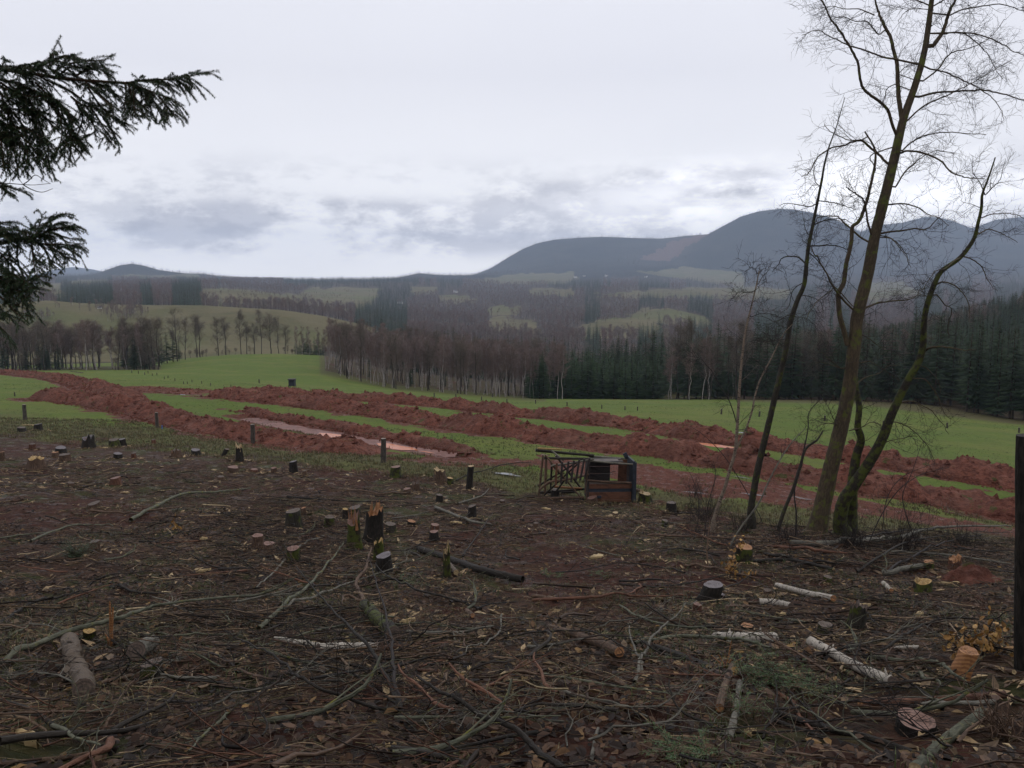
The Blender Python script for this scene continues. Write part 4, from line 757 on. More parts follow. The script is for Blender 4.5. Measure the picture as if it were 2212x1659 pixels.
def near_tree(name, label, cat, Y, stems, limbs, bark, limb_bark, twig, tw, seed, group=None):
    b0 = traced(stems[0][0], Y, 4)[0]; STM = []; root = empty(name, tuple(b0)); sh = -b0; allp = []
    for i, (pts, ws) in enumerate(stems):
        mb = MB(); p = traced(pts, Y, len(pts) * 6); n_ = len(p)
        wv = px(widths(ws, n_), Y) / 2
        if i == 0: p[0, 2] -= .25; wv[:3] *= [1.35, 1.18, 1.06]
        tubes(mb, p + sh, wv, 14, rnd=.3, wob=.05); mb.build('trunk', bark, root); allp.append(p[int(n_ * .25):]); STM.append(p)
    lp = []
    for j, (pts, ws) in enumerate(limbs):
        rr_ = random.Random(seed * 50 + j); dyy = rr_.uniform(-1.4, 1.4) * (Y / 21); p = traced(pts, Y, len(pts) * 6, dyy); p += np.cumsum(np.random.default_rng(seed * 9 + j).normal(0, .012, p.shape), 0) * np.linspace(0, 1, len(p))[:, None]
        allq = np.concatenate(STM); dd = np.linalg.norm((allq - p[0]) * np.array([1, .3, 1]), axis=1); q_ = allq[np.argmin(dd)]
        if dd.min() < 1.0 and dd.min() > .02: p = np.concatenate([q_[None], p])
        mb = MB(); tubes(mb, p + sh, px(widths(ws, len(p)), Y) / 2, 7, rnd=.4, wob=.06); mb.build('limb', limb_bark, root); lp.append(p)
    mb = MB(); t1, l1, t2, l2, t3, l3, up = tw
    lens = np.array([np.linalg.norm(np.diff(p, axis=0), axis=1).sum() for p in lp]) if lp else np.zeros(0)
    for k in range(3):
        sel = [p for p, L in zip(lp, lens) if (L < 2, 2 <= L < 4, L >= 4)[k]]
        if sel: twiggery(mb, [p + sh for p in sel], px(2.4, Y) / 2, (max(2, t1 // 2), t1, int(t1 * 1.6))[k], l1, t2, l2, t3, l3, .12, up, seed=seed + k)
    twiggery(mb, [p + sh for p in allp], px(3, Y) / 2, t1, l1 * 1.1, t2, l2, t3, l3, .1, up, seed=seed + 7)
    t = mb.build('twigs', twig, root); t['kind'] = 'stuff'; return tag(root, label, cat, group)
def q4(*p): return [(1590.8 + a * .3638, b * .3638) for a, b in p]       # traced on an enlarged crop
def q3(*p): return [(1474.5 + a / 3, 384 + b / 3) for a, b in p]
YT = 20.5
T1_limbs = [(q4((985, 720), (962, 580), (955, 480), (948, 380), (930, 310), (905, 230), (880, 180), (850, 130), (820, 90), (790, 30), (740, -90)), (10, 9, 8.5, 8, 7, 6.5, 6, 5, 4, 3)),
 (q4((1170, 270), (1210, 215), (1230, 180), (1250, 120), (1275, 60), (1310, 0), (1360, -140)), (9, 8, 7, 6.5, 5, 4)),
 (q4((950, 805), (925, 740), (900, 660), (850, 610), (800, 575), (760, 545), (735, 500), (725, 400), (690, 320), (650, 235), (610, 175), (590, 140), (570, 60), (520, 0), (490, -60)), (6, 6, 5.5, 5, 4, 3, 2)),
 (q4((935, 350), (880, 340), (830, 320), (760, 285), (670, 260), (580, 210), (500, 170), (430, 190)), (4, 3.5, 3, 2, 1.2)),
 (q4((905, 975), (875, 950), (850, 920), (800, 875), (745, 830), (690, 835), (650, 850), (560, 870), (480, 920), (430, 1000), (380, 1020)), (5.5, 5, 4, 3, 1.4)),
 (q4((745, 830), (650, 830), (570, 790), (505, 735)), (2.5, 1.2)), (q4((928, 875), (850, 900), (800, 930), (830, 1010), (800, 1100)), (3, 1.5)),
 (q4((975, 910), (1020, 895), (1130, 915), (1220, 960), (1260, 1030), (1330, 1060), (1430, 1090)), (4.5, 4, 3, 1.5)),
 (q4((985, 895), (1030, 850), (1080, 815), (1130, 795), (1200, 780), (1330, 780), (1470, 793)), (3.5, 3, 2.5, 1.5)),
 (q4((1010, 720), (1100, 640), (1200, 590), (1280, 560), (1350, 530), (1450, 470), (1600, 380)), (3.5, 3, 2, 1.2)),
 (q4((1085, 575), (1180, 550), (1300, 545), (1400, 545), (1460, 540), (1600, 565), (1700, 590), (1780, 600)), (4.5, 4, 3, 1.5)),
 (q4((1150, 410), (1200, 420), (1250, 440), (1320, 480), (1380, 520), (1480, 590), (1540, 660), (1560, 740)), (3.5, 3, 2, 1)),
 (q4((1110, 480), (1200, 410), (1250, 340), (1300, 300), (1380, 280), (1500, 230), (1600, 120)), (3.5, 3, 2, 1)),
 (q4((1240, 195), (1340, 195), (1450, 210), (1580, 260), (1640, 305), (1740, 340)), (3.2, 2.5, 1.4)), (q4((1270, 90), (1320, 65), (1400, 40), (1540, 20), (1640, 50), (1740, 70)), (3.2, 2.5, 1.4)),
 (q4((1230, 200), (1330, 190), (1400, 230), (1480, 300), (1540, 400), (1590, 470)), (3, 2, 1)),
 (q4((945, 1110), (1000, 1020), (1060, 970), (1100, 940), (1200, 890), (1350, 900)), (3.5, 3, 2, 1)),
 (q4((865, 1385), (920, 1375), (990, 1365), (1060, 1350), (1130, 1340), (1200, 1280), (1250, 1240)), (4.5, 3.5, 2.5, 1)),
 (q4((915, 1215), (960, 1208), (1000, 1210), (1080, 1240), (1130, 1275), (1180, 1290), (1250, 1340)), (3.5, 3, 2, 1)),
 (q4((860, 1400), (910, 1410), (950, 1440), (990, 1480), (1020, 1520), (1060, 1590)), (2.8, 2, 1)), (q4((855, 1410), (930, 1420), (1000, 1500), (1050, 1580)), (2.4, 1)),
 (q3((1230, 385), (1205, 300), (1190, 200), (1165, 130), (1130, 80), (1075, 35)), (4.5, 4, 3, 2)), (q3((1205, 415), (1150, 385), (1100, 340), (1050, 300), (1000, 270), (900, 280), (850, 310), (820, 390)), (4.5, 4, 3, 2, 1.2)),
 (q3((1175, 850), (1230, 820), (1290, 800), (1420, 790), (1520, 770), (1560, 730)), (4.5, 4, 2.5, 1)), (q3((1110, 860), (1050, 800), (1000, 740), (960, 680), (930, 620), (880, 540), (850, 500), (820, 440)), (4.5, 4, 3, 1.5)),
 (q3((1100, 830), (1000, 720), (960, 740), (900, 790), (850, 850), (800, 930)), (2.6, 2, 1.2)), (q3((1040, 1240), (980, 1215), (930, 1200), (870, 1190)), (2.2, 1.8, 1.2)), (q3((1025, 1235), (950, 1180), (900, 1130), (855, 1100)), (2, 1.2)),
 (q3((1120, 1345), (1160, 1310), (1200, 1290), (1270, 1270), (1330, 1230), (1400, 1240)), (2.4, 1.8, 1)), (q3((1000, 1600), (940, 1590), (880, 1600), (840, 1620)), (2.5, 1.5, 1)), (q3((1130, 1000), (1200, 1040), (1280, 1100), (1380, 1105)), (2.4, 1.4, .8)),
 (q3((1150, 1200), (1220, 1190), (1300, 1230), (1400, 1300)), (2, .8)), (q3((1010, 1630), (950, 1500), (900, 1450)), (1.6, .8)),
 (q4((1180, 30), (1250, -20), (1340, -90)), (3, 2)), (q4((1140, 30), (1060, -10), (1000, -80)), (3, 2)), (q4((880, 180), (840, 200), (780, 130), (700, 120), (600, 90), (520, 110)), (3, 2, 1)), (q4((820, 90), (740, 60), (640, 60), (560, 50), (470, 60)), (2.6, 1.8, 1)), (q4((940, 500), (890, 530), (870, 590), (845, 660)), (2.2, 1.2)),
 (q4((960, 440), (1000, 400), (1060, 380), (1110, 395)), (1.8, 1)), (q4((1170, 60), (1080, 50), (1010, 60), (960, 120)), (1.8, 1))]
near_tree('bare_tree', 'tallest bare tree with a thick leaning mossy trunk, its top leaving the picture', 'tree', YT,
 [([(1762, 1156), (1768, 1130), (1776, 1095), (1795, 1010), (1815, 930), (1832, 850), (1845, 750), (1853, 680), (1875, 590), (1890, 510), (1910, 430), (1930, 350), (1950, 262), (1975, 190), (1995, 120), (2005, 60), (2015, -20), (2030, -150), (2040, -260)], (50, 42, 37, 33, 31, 28, 27, 26, 24, 22, 21, 19, 16, 14, 12, 11, 9, 7, 4)),
  (q3((1068, 1085), (1048, 1000), (1020, 900), (1010, 800), (1010, 750), (1040, 690), (1050, 640), (1060, 560), (1080, 480), (1095, 400), (1100, 320), (1135, 290), (1160, 250), (1180, 190), (1200, 130), (1215, 60), (1230, 0), (1250, -120), (1240, -200), (1180, -300)), (11, 10.5, 10, 9, 8, 7, 6, 5, 3))],
 T1_limbs, M['bark_tree'], M['bark_tree'], M['twig_dark'], (18, .8, 3, .42, 3, .24, .015), 11)
near_tree('bare_tree', 'crooked bare tree with mossy bent stems leaning to the right of the tallest tree', 'tree', 21.6,
 [([(1822, 1152), (1815, 1130), (1822, 1085), (1850, 1040), (1880, 995), (1905, 950), (1922, 905), (1942, 860), (1965, 815), (1985, 780), (1994, 745), (1995, 710), (1998, 680), (2005, 650), (2020, 610), (2035, 585), (2070, 560), (2092, 535), (2106, 510), (2112, 485), (2120, 450), (2122, 420), (2135, 385), (2150, 340)], (38, 30, 26, 23, 20, 17, 15, 14, 13, 12, 11, 10, 9, 8, 7, 6, 4, 2.5)),
  ([(1836, 1150, .2), (1838, 1100, .2), (1842, 1040, .2), (1850, 985, .3), (1860, 950, .3), (1853, 920, .3), (1856, 880, .4), (1850, 840, .6), (1846, 780, .8), (1850, 740, .9)], (34, 28, 22, 19, 17, 14, 13, 12, 8, 3))],
 [(q3((1575, 1120), (1600, 1103), (1650, 1100), (1700, 1105), (1750, 1115), (1820, 1135), (1890, 1145)), (4.5, 4, 3, 1.5)), (q3((1650, 690), (1680, 675), (1720, 680), (1780, 710), (1820, 760), (1860, 850), (1850, 930)), (3.5, 3, 2, 1.2)),
  (q3((1820, 510), (1860, 520), (1900, 540), (1940, 570), (1960, 600), (2000, 650), (2060, 700)), (3.2, 2.5, 2, 1)), (q3((1805, 515), (1760, 540), (1700, 590), (1640, 610), (1600, 680), (1570, 760)), (3, 2.4, 1.6, 1)), (q3((1905, 370), (1950, 345), (1990, 330), (2100, 350), (2212, 390)), (3.2, 2.6, 1)),
  (q3((1940, 260), (2000, 235), (2100, 225), (2180, 240)), (2.6, 2, 1)), (q3((1530, 1215), (1580, 1230), (1640, 1290), (1680, 1400)), (2.2, 1.6, 1)), (q3((1400, 1462), (1450, 1450), (1500, 1458), (1550, 1490), (1600, 1530), (1650, 1600), (1690, 1700)), (3, 2.5, 2, 1)),
  (q3((1330, 1600), (1380, 1580), (1440, 1600), (1500, 1640), (1580, 1720), (1640, 1830)), (2.8, 2.2, 1)), (q3((1300, 1720), (1360, 1700), (1430, 1690), (1520, 1680)), (2, 1)), (q3((1500, 1300), (1580, 1310), (1650, 1400), (1700, 1500), (1760, 1560)), (2.6, 2, 1)), (q3((1650, 760), (1700, 820), (1740, 850), (1720, 950), (1740, 1010)), (2.8, 2, 1)),
  (q3((1600, 780), (1560, 760), (1500, 770), (1420, 800)), (2.2, 1)), (q3((1960, 110), (1930, 40), (1880, -40), (1860, -120)), (2.4, 1.6, .8)), (q3((1965, 110), (2010, 60), (2060, 0), (2090, -120)), (2.4, 1.6, .8)), (q3((1940, 200), (1880, 170), (1820, 160)), (1.8, .8)), (q3((1080, 1640), (1140, 1620), (1220, 1570), (1290, 1590)), (2.6, 2, 1.2))],
 M['bark_moss'], M['bark_tree'], M['twig_dark'], (14, .8, 3, .42, 3, .24, .01), 23)
near_tree('bare_tree', 'slim dark bare tree leaning right, left of the tallest tree', 'tree', 22.5,
 [([(1624, 1122), (1622, 1100), (1630, 1050), (1640, 1000), (1652, 950), (1664, 900), (1678, 840), (1690, 790), (1700, 740), (1708, 695), (1722, 650), (1737, 615), (1742, 570), (1747, 530), (1755, 490), (1765, 440), (1775, 390), (1780, 360), (1790, 320), (1808, 270), (1825, 210)], (17, 15, 14, 13.5, 12.5, 12, 11, 10, 9, 8, 6.5, 5, 4, 2.5, 1.2)),
 ], [(q3((795, 555), (760, 520), (720, 508), (670, 515), (640, 560), (610, 610)), (3.5, 3, 2, 1)), (q3((805, 450), (840, 440), (900, 440), (960, 435), (1030, 440), (1090, 470), (1120, 520)), (3.4, 3, 2, 1)), (q3((860, 300), (930, 275), (1020, 270), (1070, 310)), (3, 2, 1)), (q3((885, 150), (940, 155), (1000, 165), (1080, 180), (1150, 200)), (2.5, 2, 1)),
  (q3((875, 165), (820, 190), (770, 180), (700, 165), (640, 185)), (2.5, 2, 1)), (q3((715, 880), (660, 900), (600, 930), (540, 910), (480, 900)), (2.6, 1.6, .8)), (q3((700, 1040), (640, 1050), (560, 1060), (470, 1070), (420, 1100)), (2.4, 1.6, .8)), (q3((800, 470), (860, 520), (910, 580), (960, 660), (1010, 720)), (2.6, 2, 1)), (q3((780, 680), (720, 720), (700, 780), (690, 840)), (2, 1)),
  (q3((900, 60), (860, 30), (850, -40), (870, -90)), (2, 1)), (q3((760, 760), (820, 770), (880, 800), (900, 870)), (2, 1)), (q3((845, 400), (800, 340), (780, 280), (775, 220)), (1.8, .9)), (q3((730, 900), (790, 910), (840, 950), (880, 1010)), (1.8, .8))],
 M['bark_tree_low'], M['bark_tree_low'], M['twig_dark'], (13, .65, 3, .36, 3, .2, .0), 37)
near_tree('birch_tree', 'young white birch stem at the left edge of the bare tree group', 'tree', 19.5,
 [([(1540, 1128), (1552, 1090), (1565, 1055), (1578, 1010), (1588, 975), (1592, 930), (1595, 880), (1598, 830), (1602, 780), (1608, 730), (1616, 690), (1626, 650), (1634, 615), (1640, 585)], (8, 7.5, 7.5, 7, 7, 6.5, 6, 5.5, 5, 4, 3, 2.5, 2)),
  ([(1588, 975), (1600, 950), (1612, 925), (1624, 890), (1630, 860), (1640, 825), (1655, 795), (1668, 770), (1680, 745), (1695, 718), (1712, 700)], (5, 4.5, 4, 4, 3.5, 3, 3, 2, 1.5))],
 [(q3((350, 1590), (310, 1460), (240, 1330), (190, 1230), (130, 1160), (60, 1120)), (2.6, 2, 1.2, .7)), (q3((480, 720), (440, 740), (380, 730), (330, 760)), (2, 1)), (q3((490, 690), (520, 640), (560, 610), (600, 570)), (2, 1)), (q3((450, 900), (510, 880), (560, 880), (620, 910)), (1.8, .8)), (q3((485, 620), (460, 580), (420, 560)), (1.6, .8)), (q3((600, 1110), (560, 1040), (520, 1010)), (1.6, .8)), (q3((400, 1100), (440, 1060), (520, 1060), (620, 1080)), (1.6, .8))],
 M['birch_thin'], M['twig_dark'], M['twig_dark'], (14, .5, 4, .3, 3, .18, -.015), 41)
# dead stems and saplings round the trunks
SAP = [([(1575, 1182), (1600, 1140), (1640, 1085), (1660, 1040), (1690, 985), (1715, 950), (1740, 925)], 4.5, 'bark_grey', 'grey dead stem leaning right between the birch and the dark leaning tree'),
 ([(1680, 1146), (1695, 1100), (1712, 1060), (1728, 1010), (1740, 970), (1765, 950), (1778, 930)], 9, 'bark_tree_low', 'dark sapling with a broken top just left of the tallest tree'),
 ([(1718, 1170), (1720, 1110), (1716, 1060), (1730, 1000), (1745, 930), (1748, 890), (1775, 860)], 4, 'twig_dark', 'thin dark sapling bending right before the tallest trunk'),
 ([(1530, 1230), (1527, 1190), (1531, 1150), (1534, 1120)], 4, 'bark_brown', 'bare upright brown sapling stem in front of the birch'),
 ([(1985, 1190), (1960, 1120), (1950, 1070), (1970, 1020), (1990, 960)], 2.5, 'twig_dark', 'thin leafless shrub stem right of the crooked tree'),
 ([(1650, 1130), (1600, 1040), (1560, 980), (1520, 940), (1490, 920)], 2, 'twig_dark', 'thin arching twig reaching left from the tree group'),
 ([(1870, 1190), (1900, 1120), (1940, 1060), (1990, 1025), (2050, 1010)], 2.5, 'twig_dark', 'long arching twig right of the crooked tree base'),
 ([(1905, 1160), (1915, 1080), (1950, 1030), (2020, 1000)], 2, 'twig_dark', 'fine arching shrub shoot behind the brushwood heap'),
 ([(1498, 1165), (1510, 1110), (1505, 1060), (1490, 1020)], 2, 'twig_dark', 'thin leafless shoot left of the young birch'), ([(1520, 1170), (1530, 1090), (1545, 1030), (1540, 990)], 2, 'twig_dark', 'thin leafless shoot directly left of the birch foot')]
for i, (pts, wd, mt, lb) in enumerate(SAP):
    Y = 19.0 if pts[0][1] < 1190 else 16.0; Y = hit(*pts[0])[1]; p = traced(pts, Y, 24, .6); p[0, 2] -= .1; root = empty('sapling', tuple(p[0])); mb = MB(); tubes(mb, p - p[0], px(widths((wd, wd * .8, wd * .35), 24), Y) / 2, 7, wob=.08); mb.build('trunk', M[mt], root)
    mb = MB(); twiggery(mb, [p - p[0]], .006, 16 if wd > 3 else 10, .6, 3, .3, 2, .16, .2, .01, rt=.0035, seed=60 + i); t = mb.build('twigs', M['twig_dark'], root); t['kind'] = 'stuff'; tag(root, lb, 'sapling')
def bush(c, r, wpx, hpx, n, mat, label, seed):
    h = hit(c, r); Y = h[1]; rg = np.random.default_rng(seed); base = np.zeros((n, 3)); base[:, 0] = rg.normal(0, px(wpx, Y) * .14, n); base[:, 1] = rg.normal(0, px(wpx, Y) * .14, n); base[:, 2] = gz(h[0] + base[:, 0], h[1] + base[:, 1]) - h[2] - .03
    d = np.stack([rg.normal(0, .45, n), rg.normal(0, .45, n), np.ones(n)], 1); L = limbs_batch(base, d, px(hpx, Y) * (.4 + .8 * rg.random(n)), 0, 8, .13, -.01, rg); rr = np.broadcast_to(np.linspace(.006, .002, 8), (n, 8)); mb = MB(); tubes(mb, L, rr, 4, rnd=rg.random(n))
    b, T, r_, u, _ = children(L, rr, 5, rg, .2); C = limbs_batch(b, side_dirs(T, R(30) + .5 * rg.random(len(b)), rg), px(hpx, Y) * .3 * (.3 + rg.random(len(b))), 0, 4, .2, .02, rg); tubes(mb, C, np.broadcast_to(np.array([.003, .0025, .002, .0014]), (len(b), 4)), 3, rnd=rg.random(len(b)))
    root = empty('bush', tuple(h)); t = mb.build('stems', M[mat], root); return tag(root, label, 'bush')
for i, a_ in enumerate([(1525, 1130, 90, 95, 60, 'twig_dark', 'dense dark leafless bush left of the birch foot'), (1600, 1150, 80, 60, 40, 'bark_dark', 'low tangle of bare stems round the dark leaning tree'), (1700, 1175, 90, 70, 40, 'twig_dark', 'low thicket of bare shoots at the tallest trunk'), (1840, 1185, 110, 90, 60, 'twig_dark', 'thicket of thin dark shoots round the crooked tree foot'),
   (1950, 1190, 120, 110, 55, 'twig_dark', 'airy leafless thicket right of the crooked tree'), (2080, 1190, 120, 80, 50, 'twig_dark', 'leafless scrub above the pale fallen branch on the right'), (2170, 1600, 70, 120, 26, 'bark_brown', 'low brown twiggy scrub at the foot of the edge post'), (1175, 1090, 40, 26, 24, 'bark_brown', 'small dry scrub before the legs of the toppled hide'), (1500, 1075, 50, 50, 26, 'twig_dark', 'thin leafless scrub right of the toppled hide'), (500, 1010, 60, 26, 30, 'bark_brown', 'dry brown scrub behind the pale broken stump')]): bush(*a_, seed=90 + i)

# ------------------------------------------------------------------ spruce with branches reaching in at the left
def needles(mb, paths, per_m, ln, wd, seed, droop=0.0, spread=1.0):
    rg = np.random.default_rng(seed)
    for p in paths:
        L = np.concatenate([[0], np.cumsum(np.linalg.norm(np.diff(p, axis=0), axis=1))]); n_ = int(L[-1] * per_m)
        if n_ < 2: continue
        s = rg.random(n_) * L[-1]; b = np.stack([np.interp(s, L, p[:, k]) for k in range(3)], 1); i = np.clip(np.searchsorted(L, s) - 1, 0, len(p) - 2); T = p[i + 1] - p[i]
        d = side_dirs(T, R(38) + .5 * rg.random(n_), rg); d[:, 2] -= droop; d /= np.linalg.norm(d, axis=1, keepdims=True); l_ = ln * (.7 + .5 * rg.random(n_))[:, None]
        A, B = frames(d); tip = b + d * l_; mid = b + d * l_ * .45; e = A * wd
        mb.add(np.stack([b, mid + e, tip, mid - e], 1), quads=np.arange(n_ * 4).reshape(-1, 4), rnd=np.repeat(rg.random(n_) * .8, 4))
def shoots(main, per, ln, rg, flat=.9, droop=.1, ang=(35, 60)):
    """side shoots of a spruce branch, mostly in its plane, a little drooping"""
    out = []; L = np.linalg.norm(np.diff(main, axis=0), axis=1).sum(); n_ = max(2, int(L * per))
    for k in range(n_):
        u = (k + rg.random()) / n_; f = u * (len(main) - 1); i = min(int(f), len(main) - 2); b = main[i] + (main[i + 1] - main[i]) * (f - i); T = main[i + 1] - main[i]; T /= np.linalg.norm(T)
        S = np.cross(T, (0, 0, 1.0)); S /= np.linalg.norm(S) + 1e-9; S = S * (1 if rg.random() < .5 else -1) * flat + rg.normal(0, .35, 3); a = math.radians(rg.uniform(*ang)); d = T * math.cos(a) + S * math.sin(a); l_ = ln * (.5 + .8 * rg.random()) * (1.15 - .5 * u)
        K = 6; p = [b]; d = d / np.linalg.norm(d)
        for _ in range(K): d = d + np.array([0, 0, -droop]) + rg.normal(0, .05, 3); d /= np.linalg.norm(d); p.append(p[-1] + d * l_ / K)
        out.append(np.array(p))
    return out
def q7(*p): return [(a * .3803, 82.3 + b * .3803) for a, b in p]
SY = 5.2
sroot = empty('spruce_tree', (-4.9, 5.6, gz1(-4.9, 5.6))); s0 = np.array(sroot.location); mb = MB(); zz = np.linspace(-.2, 11, 20); tubes(mb, np.stack([zz * 0, zz * 0, zz], 1), .17 * (1 - zz / 13), 14, wob=.04); mb.build('trunk', M['bark_brown'], sroot)
B1 = [q7((-900, 120), (-500, 140), (-200, 165), (0, 175), (100, 190), (200, 205), (350, 228), (480, 240), (600, 248), (720, 255), (790, 243), (870, 238), (940, 235), (1010, 228), (1080, 215), (1180, 195)),
 q7((740, 258), (800, 280), (850, 300), (950, 340), (1030, 385)), q7((850, 300), (870, 350), (900, 400), (935, 475)), q7((800, 275), (850, 350), (860, 435)), q7((760, 262), (760, 350), (768, 450)), q7((730, 260), (745, 330), (740, 400)), q7((712, 262), (715, 320), (705, 405)), q7((900, 330), (960, 400), (985, 435)), q7((950, 250), (970, 275), (985, 300)), q7((1000, 232), (1040, 265), (1070, 300)), q7((1060, 220), (1095, 260)), q7((870, 240), (900, 260), (895, 290)),
 q7((480, 240), (540, 300), (590, 350), (660, 412)), q7((500, 280), (560, 370), (640, 450), (730, 492)), q7((400, 330), (470, 380), (540, 400), (600, 470), (640, 530), (672, 590)), q7((540, 430), (590, 510), (610, 580)), q7((200, 205), (290, 250), (400, 300), (470, 350), (520, 380)), q7((520, 250), (600, 275), (660, 320), (735, 350)), q7((430, 360), (470, 450), (440, 560), (480, 635)), q7((350, 420), (400, 560), (400, 695)), q7((420, 520), (375, 600), (365, 680)), q7((500, 440), (540, 520), (490, 560)),
 q7((180, 190), (280, 135), (350, 110), (430, 95)), q7((300, 200), (380, 150), (500, 130), (595, 128)), q7((430, 215), (500, 180), (570, 175), (632, 210)), q7((330, 215), (400, 165), (470, 165), (560, 150)), q7((0, 200), (15, 150), (30, 125)), q7((30, 200), (80, 170), (150, 155)), q7((100, 200), (180, 150), (260, 140)), q7((280, 160), (285, 120), (283, 90)),
 q7((0, 250), (100, 330), (200, 480), (290, 742)), q7((0, 300), (60, 460), (150, 600), (150, 735)), q7((-50, 350), (20, 520), (80, 640), (105, 775)), q7((50, 260), (180, 380), (250, 560), (310, 695)), q7((100, 250), (230, 330), (330, 420), (350, 560), (310, 660)), q7((-60, 400), (0, 560), (20, 735)), q7((150, 300), (200, 450), (210, 600), (215, 720)), q7((-80, 300), (-20, 480), (40, 620)), q7((200, 250), (300, 350), (380, 440), (440, 600)), q7((0, 350), (120, 480), (180, 620), (260, 700)), q7((-60, 240), (60, 300), (160, 330), (300, 330)), q7((-60, 450), (60, 500), (160, 520), (280, 590)), q7((60, 240), (200, 300), (330, 360), (420, 470)), q7((-80, 380), (50, 400), (200, 420), (300, 480)), q7((-60, 520), (40, 560), (110, 600), (180, 690)), q7((-80, 220), (20, 235), (120, 260), (250, 280)), q7((-50, 280), (50, 350), (150, 400), (260, 420)),q7((-80,480),(0,640),(30,740))]
B2 = [q7((-800, 1150), (-300, 1180), (-60, 1175), (80, 1150), (140, 1140), (200, 1130), (270, 1100), (350, 1078), (425, 1070)), q7((190, 1130), (225, 1095), (260, 1060), (300, 1035), (345, 998)), q7((260, 1100), (310, 1065), (355, 1048)), q7((150, 1150), (230, 1165), (300, 1180), (380, 1192), (455, 1240)), q7((250, 1170), (340, 1172), (400, 1175), (460, 1185)), q7((300, 1110), (370, 1130), (430, 1145)), q7((160, 1140), (175, 1100), (190, 1068)), q7((250, 1190), (280, 1250), (300, 1310)), q7((180, 1170), (190, 1260), (200, 1345)), q7((280, 1190), (340, 1220), (395, 1255)), q7((-60, 1100), (20, 1085), (130, 1098)), q7((-60, 1060), (10, 1050), (70, 1045)), q7((-50, 1060), (0, 1100), (20, 1125)), q7((100, 1170), (100, 1270), (140, 1360)), q7((40, 1180), (60, 1260), (75, 1330)), q7((200, 1140), (240, 1010)), q7((-30, 1190), (20, 1240), (50, 1280)), q7((145, 1140), (150, 1110), (145, 1085)), q7((80, 1160), (40, 1120), (80, 1120))]
B3 = [q7((-800, 1330), (-300, 1350), (-40, 1350), (0, 1375), (60, 1390), (130, 1385), (215, 1358)), q7((0, 1390), (60, 1420), (120, 1440), (180, 1430), (215, 1408)), q7((0, 1470), (40, 1500), (70, 1540), (125, 1592)), q7((100, 1440), (140, 1490), (165, 1555)), q7((-20, 1300), (40, 1330), (100, 1360)), q7((-40, 1400), (10, 1440), (60, 1500)), q7((-60, 1540), (0, 1560), (60, 1575)), q7((-60, 1600), (0, 1640), (50, 1690)), q7((-40, 1330), (40, 1400), (90, 1450)), q7((-60, 1430), (0, 1520), (20, 1600)), q7((-40, 1280), (10, 1300), (60, 1340)), q7((-20, 1360), (60, 1365), (160, 1400)), q7((-60, 800), (0, 825), (50, 845), (92, 855)), q7((-40, 830), (20, 850), (40, 875))]
rgs = np.random.default_rng(5)
for bi, B in enumerate((B1, B2, B3)):
    nb_ = MB(); wb = MB(); sh_all = []
    for j, pts in enumerate(B):
        dy0 = 0 if j == 0 else rgs.uniform(-.25, .25); p = traced([(c, r, dy0 * i / max(1, len(pts) - 1) if j else (.6 if i == 0 else .3 if i == 1 else 0)) for i, (c, r) in enumerate(pts)], SY, len(pts) * 5)
        if j == 0: p[0] = np.array([-4.9, 5.6, p[0][2]])
        tubes(wb, p - s0, np.linspace(.016 if j == 0 else .006, .002, len(p)), 6, rnd=.3)
        sub = shoots(p, 42 if j else 22, .15 if j else .17, rgs, .8, .11); sub2 = []
        for s_ in sub:
            if rgs.random() < .5: sub2 += shoots(s_, 26, .06, rgs, .9, .05)
        for s_ in sub + sub2: tubes(wb, s_ - s0, np.linspace(.0022, .0012, len(s_)), 3, rnd=.5)
        sh_all += [q - s0 for q in ([p[int(len(p) * .3):]] if j == 0 else [p]) + sub + sub2]
    needles(nb_, sh_all, 1250, .0175, .0016, 50 + bi, .12)
    br = wb.build('branch', M['bark_brown'], sroot); nd = nb_.build('needles', M['needle'], br, smooth=False); nd['kind'] = 'stuff'
wb = MB()
for pts in (q7((-300, 810), (0, 825), (60, 826), (130, 832), (200, 834), (285, 825)), q7((130, 832), (160, 812), (200, 778), (240, 800), (288, 828)), q7((130, 832), (180, 860), (240, 875), (300, 855)), q7((10, 745), (60, 780), (55, 826)), q7((60, 740), (100, 790), (130, 830))): tubes(wb, traced(pts, SY, 20) - s0, np.linspace(.0035, .0014, 20), 4)
wb.build('branch', M['bark_dark'], sroot)
# upper part of its crown, above and outside the picture
for j in range(16):
    z_ = 2.6 + j * .5; ph = j * 2.4; ln = 2.2 * (1 - z_ / 14); p = s0 + np.array([[math.cos(ph) * ln * u, math.sin(ph) * ln * u, z_ - s0[2] * 0 - .35 * u * ln + .1 * u * u] for u in np.linspace(0, 1, 8)])
    if (p[:, 0] / np.maximum(p[:, 1], .5)).max() > -.66 and z_ + s0[2] < 3.4: continue
    wb = MB(); nb_ = MB(); tubes(wb, p - s0, np.linspace(.014, .003, 8), 5); ss_ = shoots(p, 9, .4, rgs, .9, .08); [tubes(wb, s_ - s0, np.linspace(.004, .0015, len(s_)), 3) for s_ in ss_]
    needles(nb_, [q - s0 for q in ss_], 160, .02, .003, 80 + j, .1); br = wb.build('branch', M['bark_brown'], sroot); nd = nb_.build('needles', M['needle'], br, smooth=False); nd['kind'] = 'stuff'
tag(sroot, 'spruce whose drooping needled branches hang into view from beyond the left edge', 'tree')
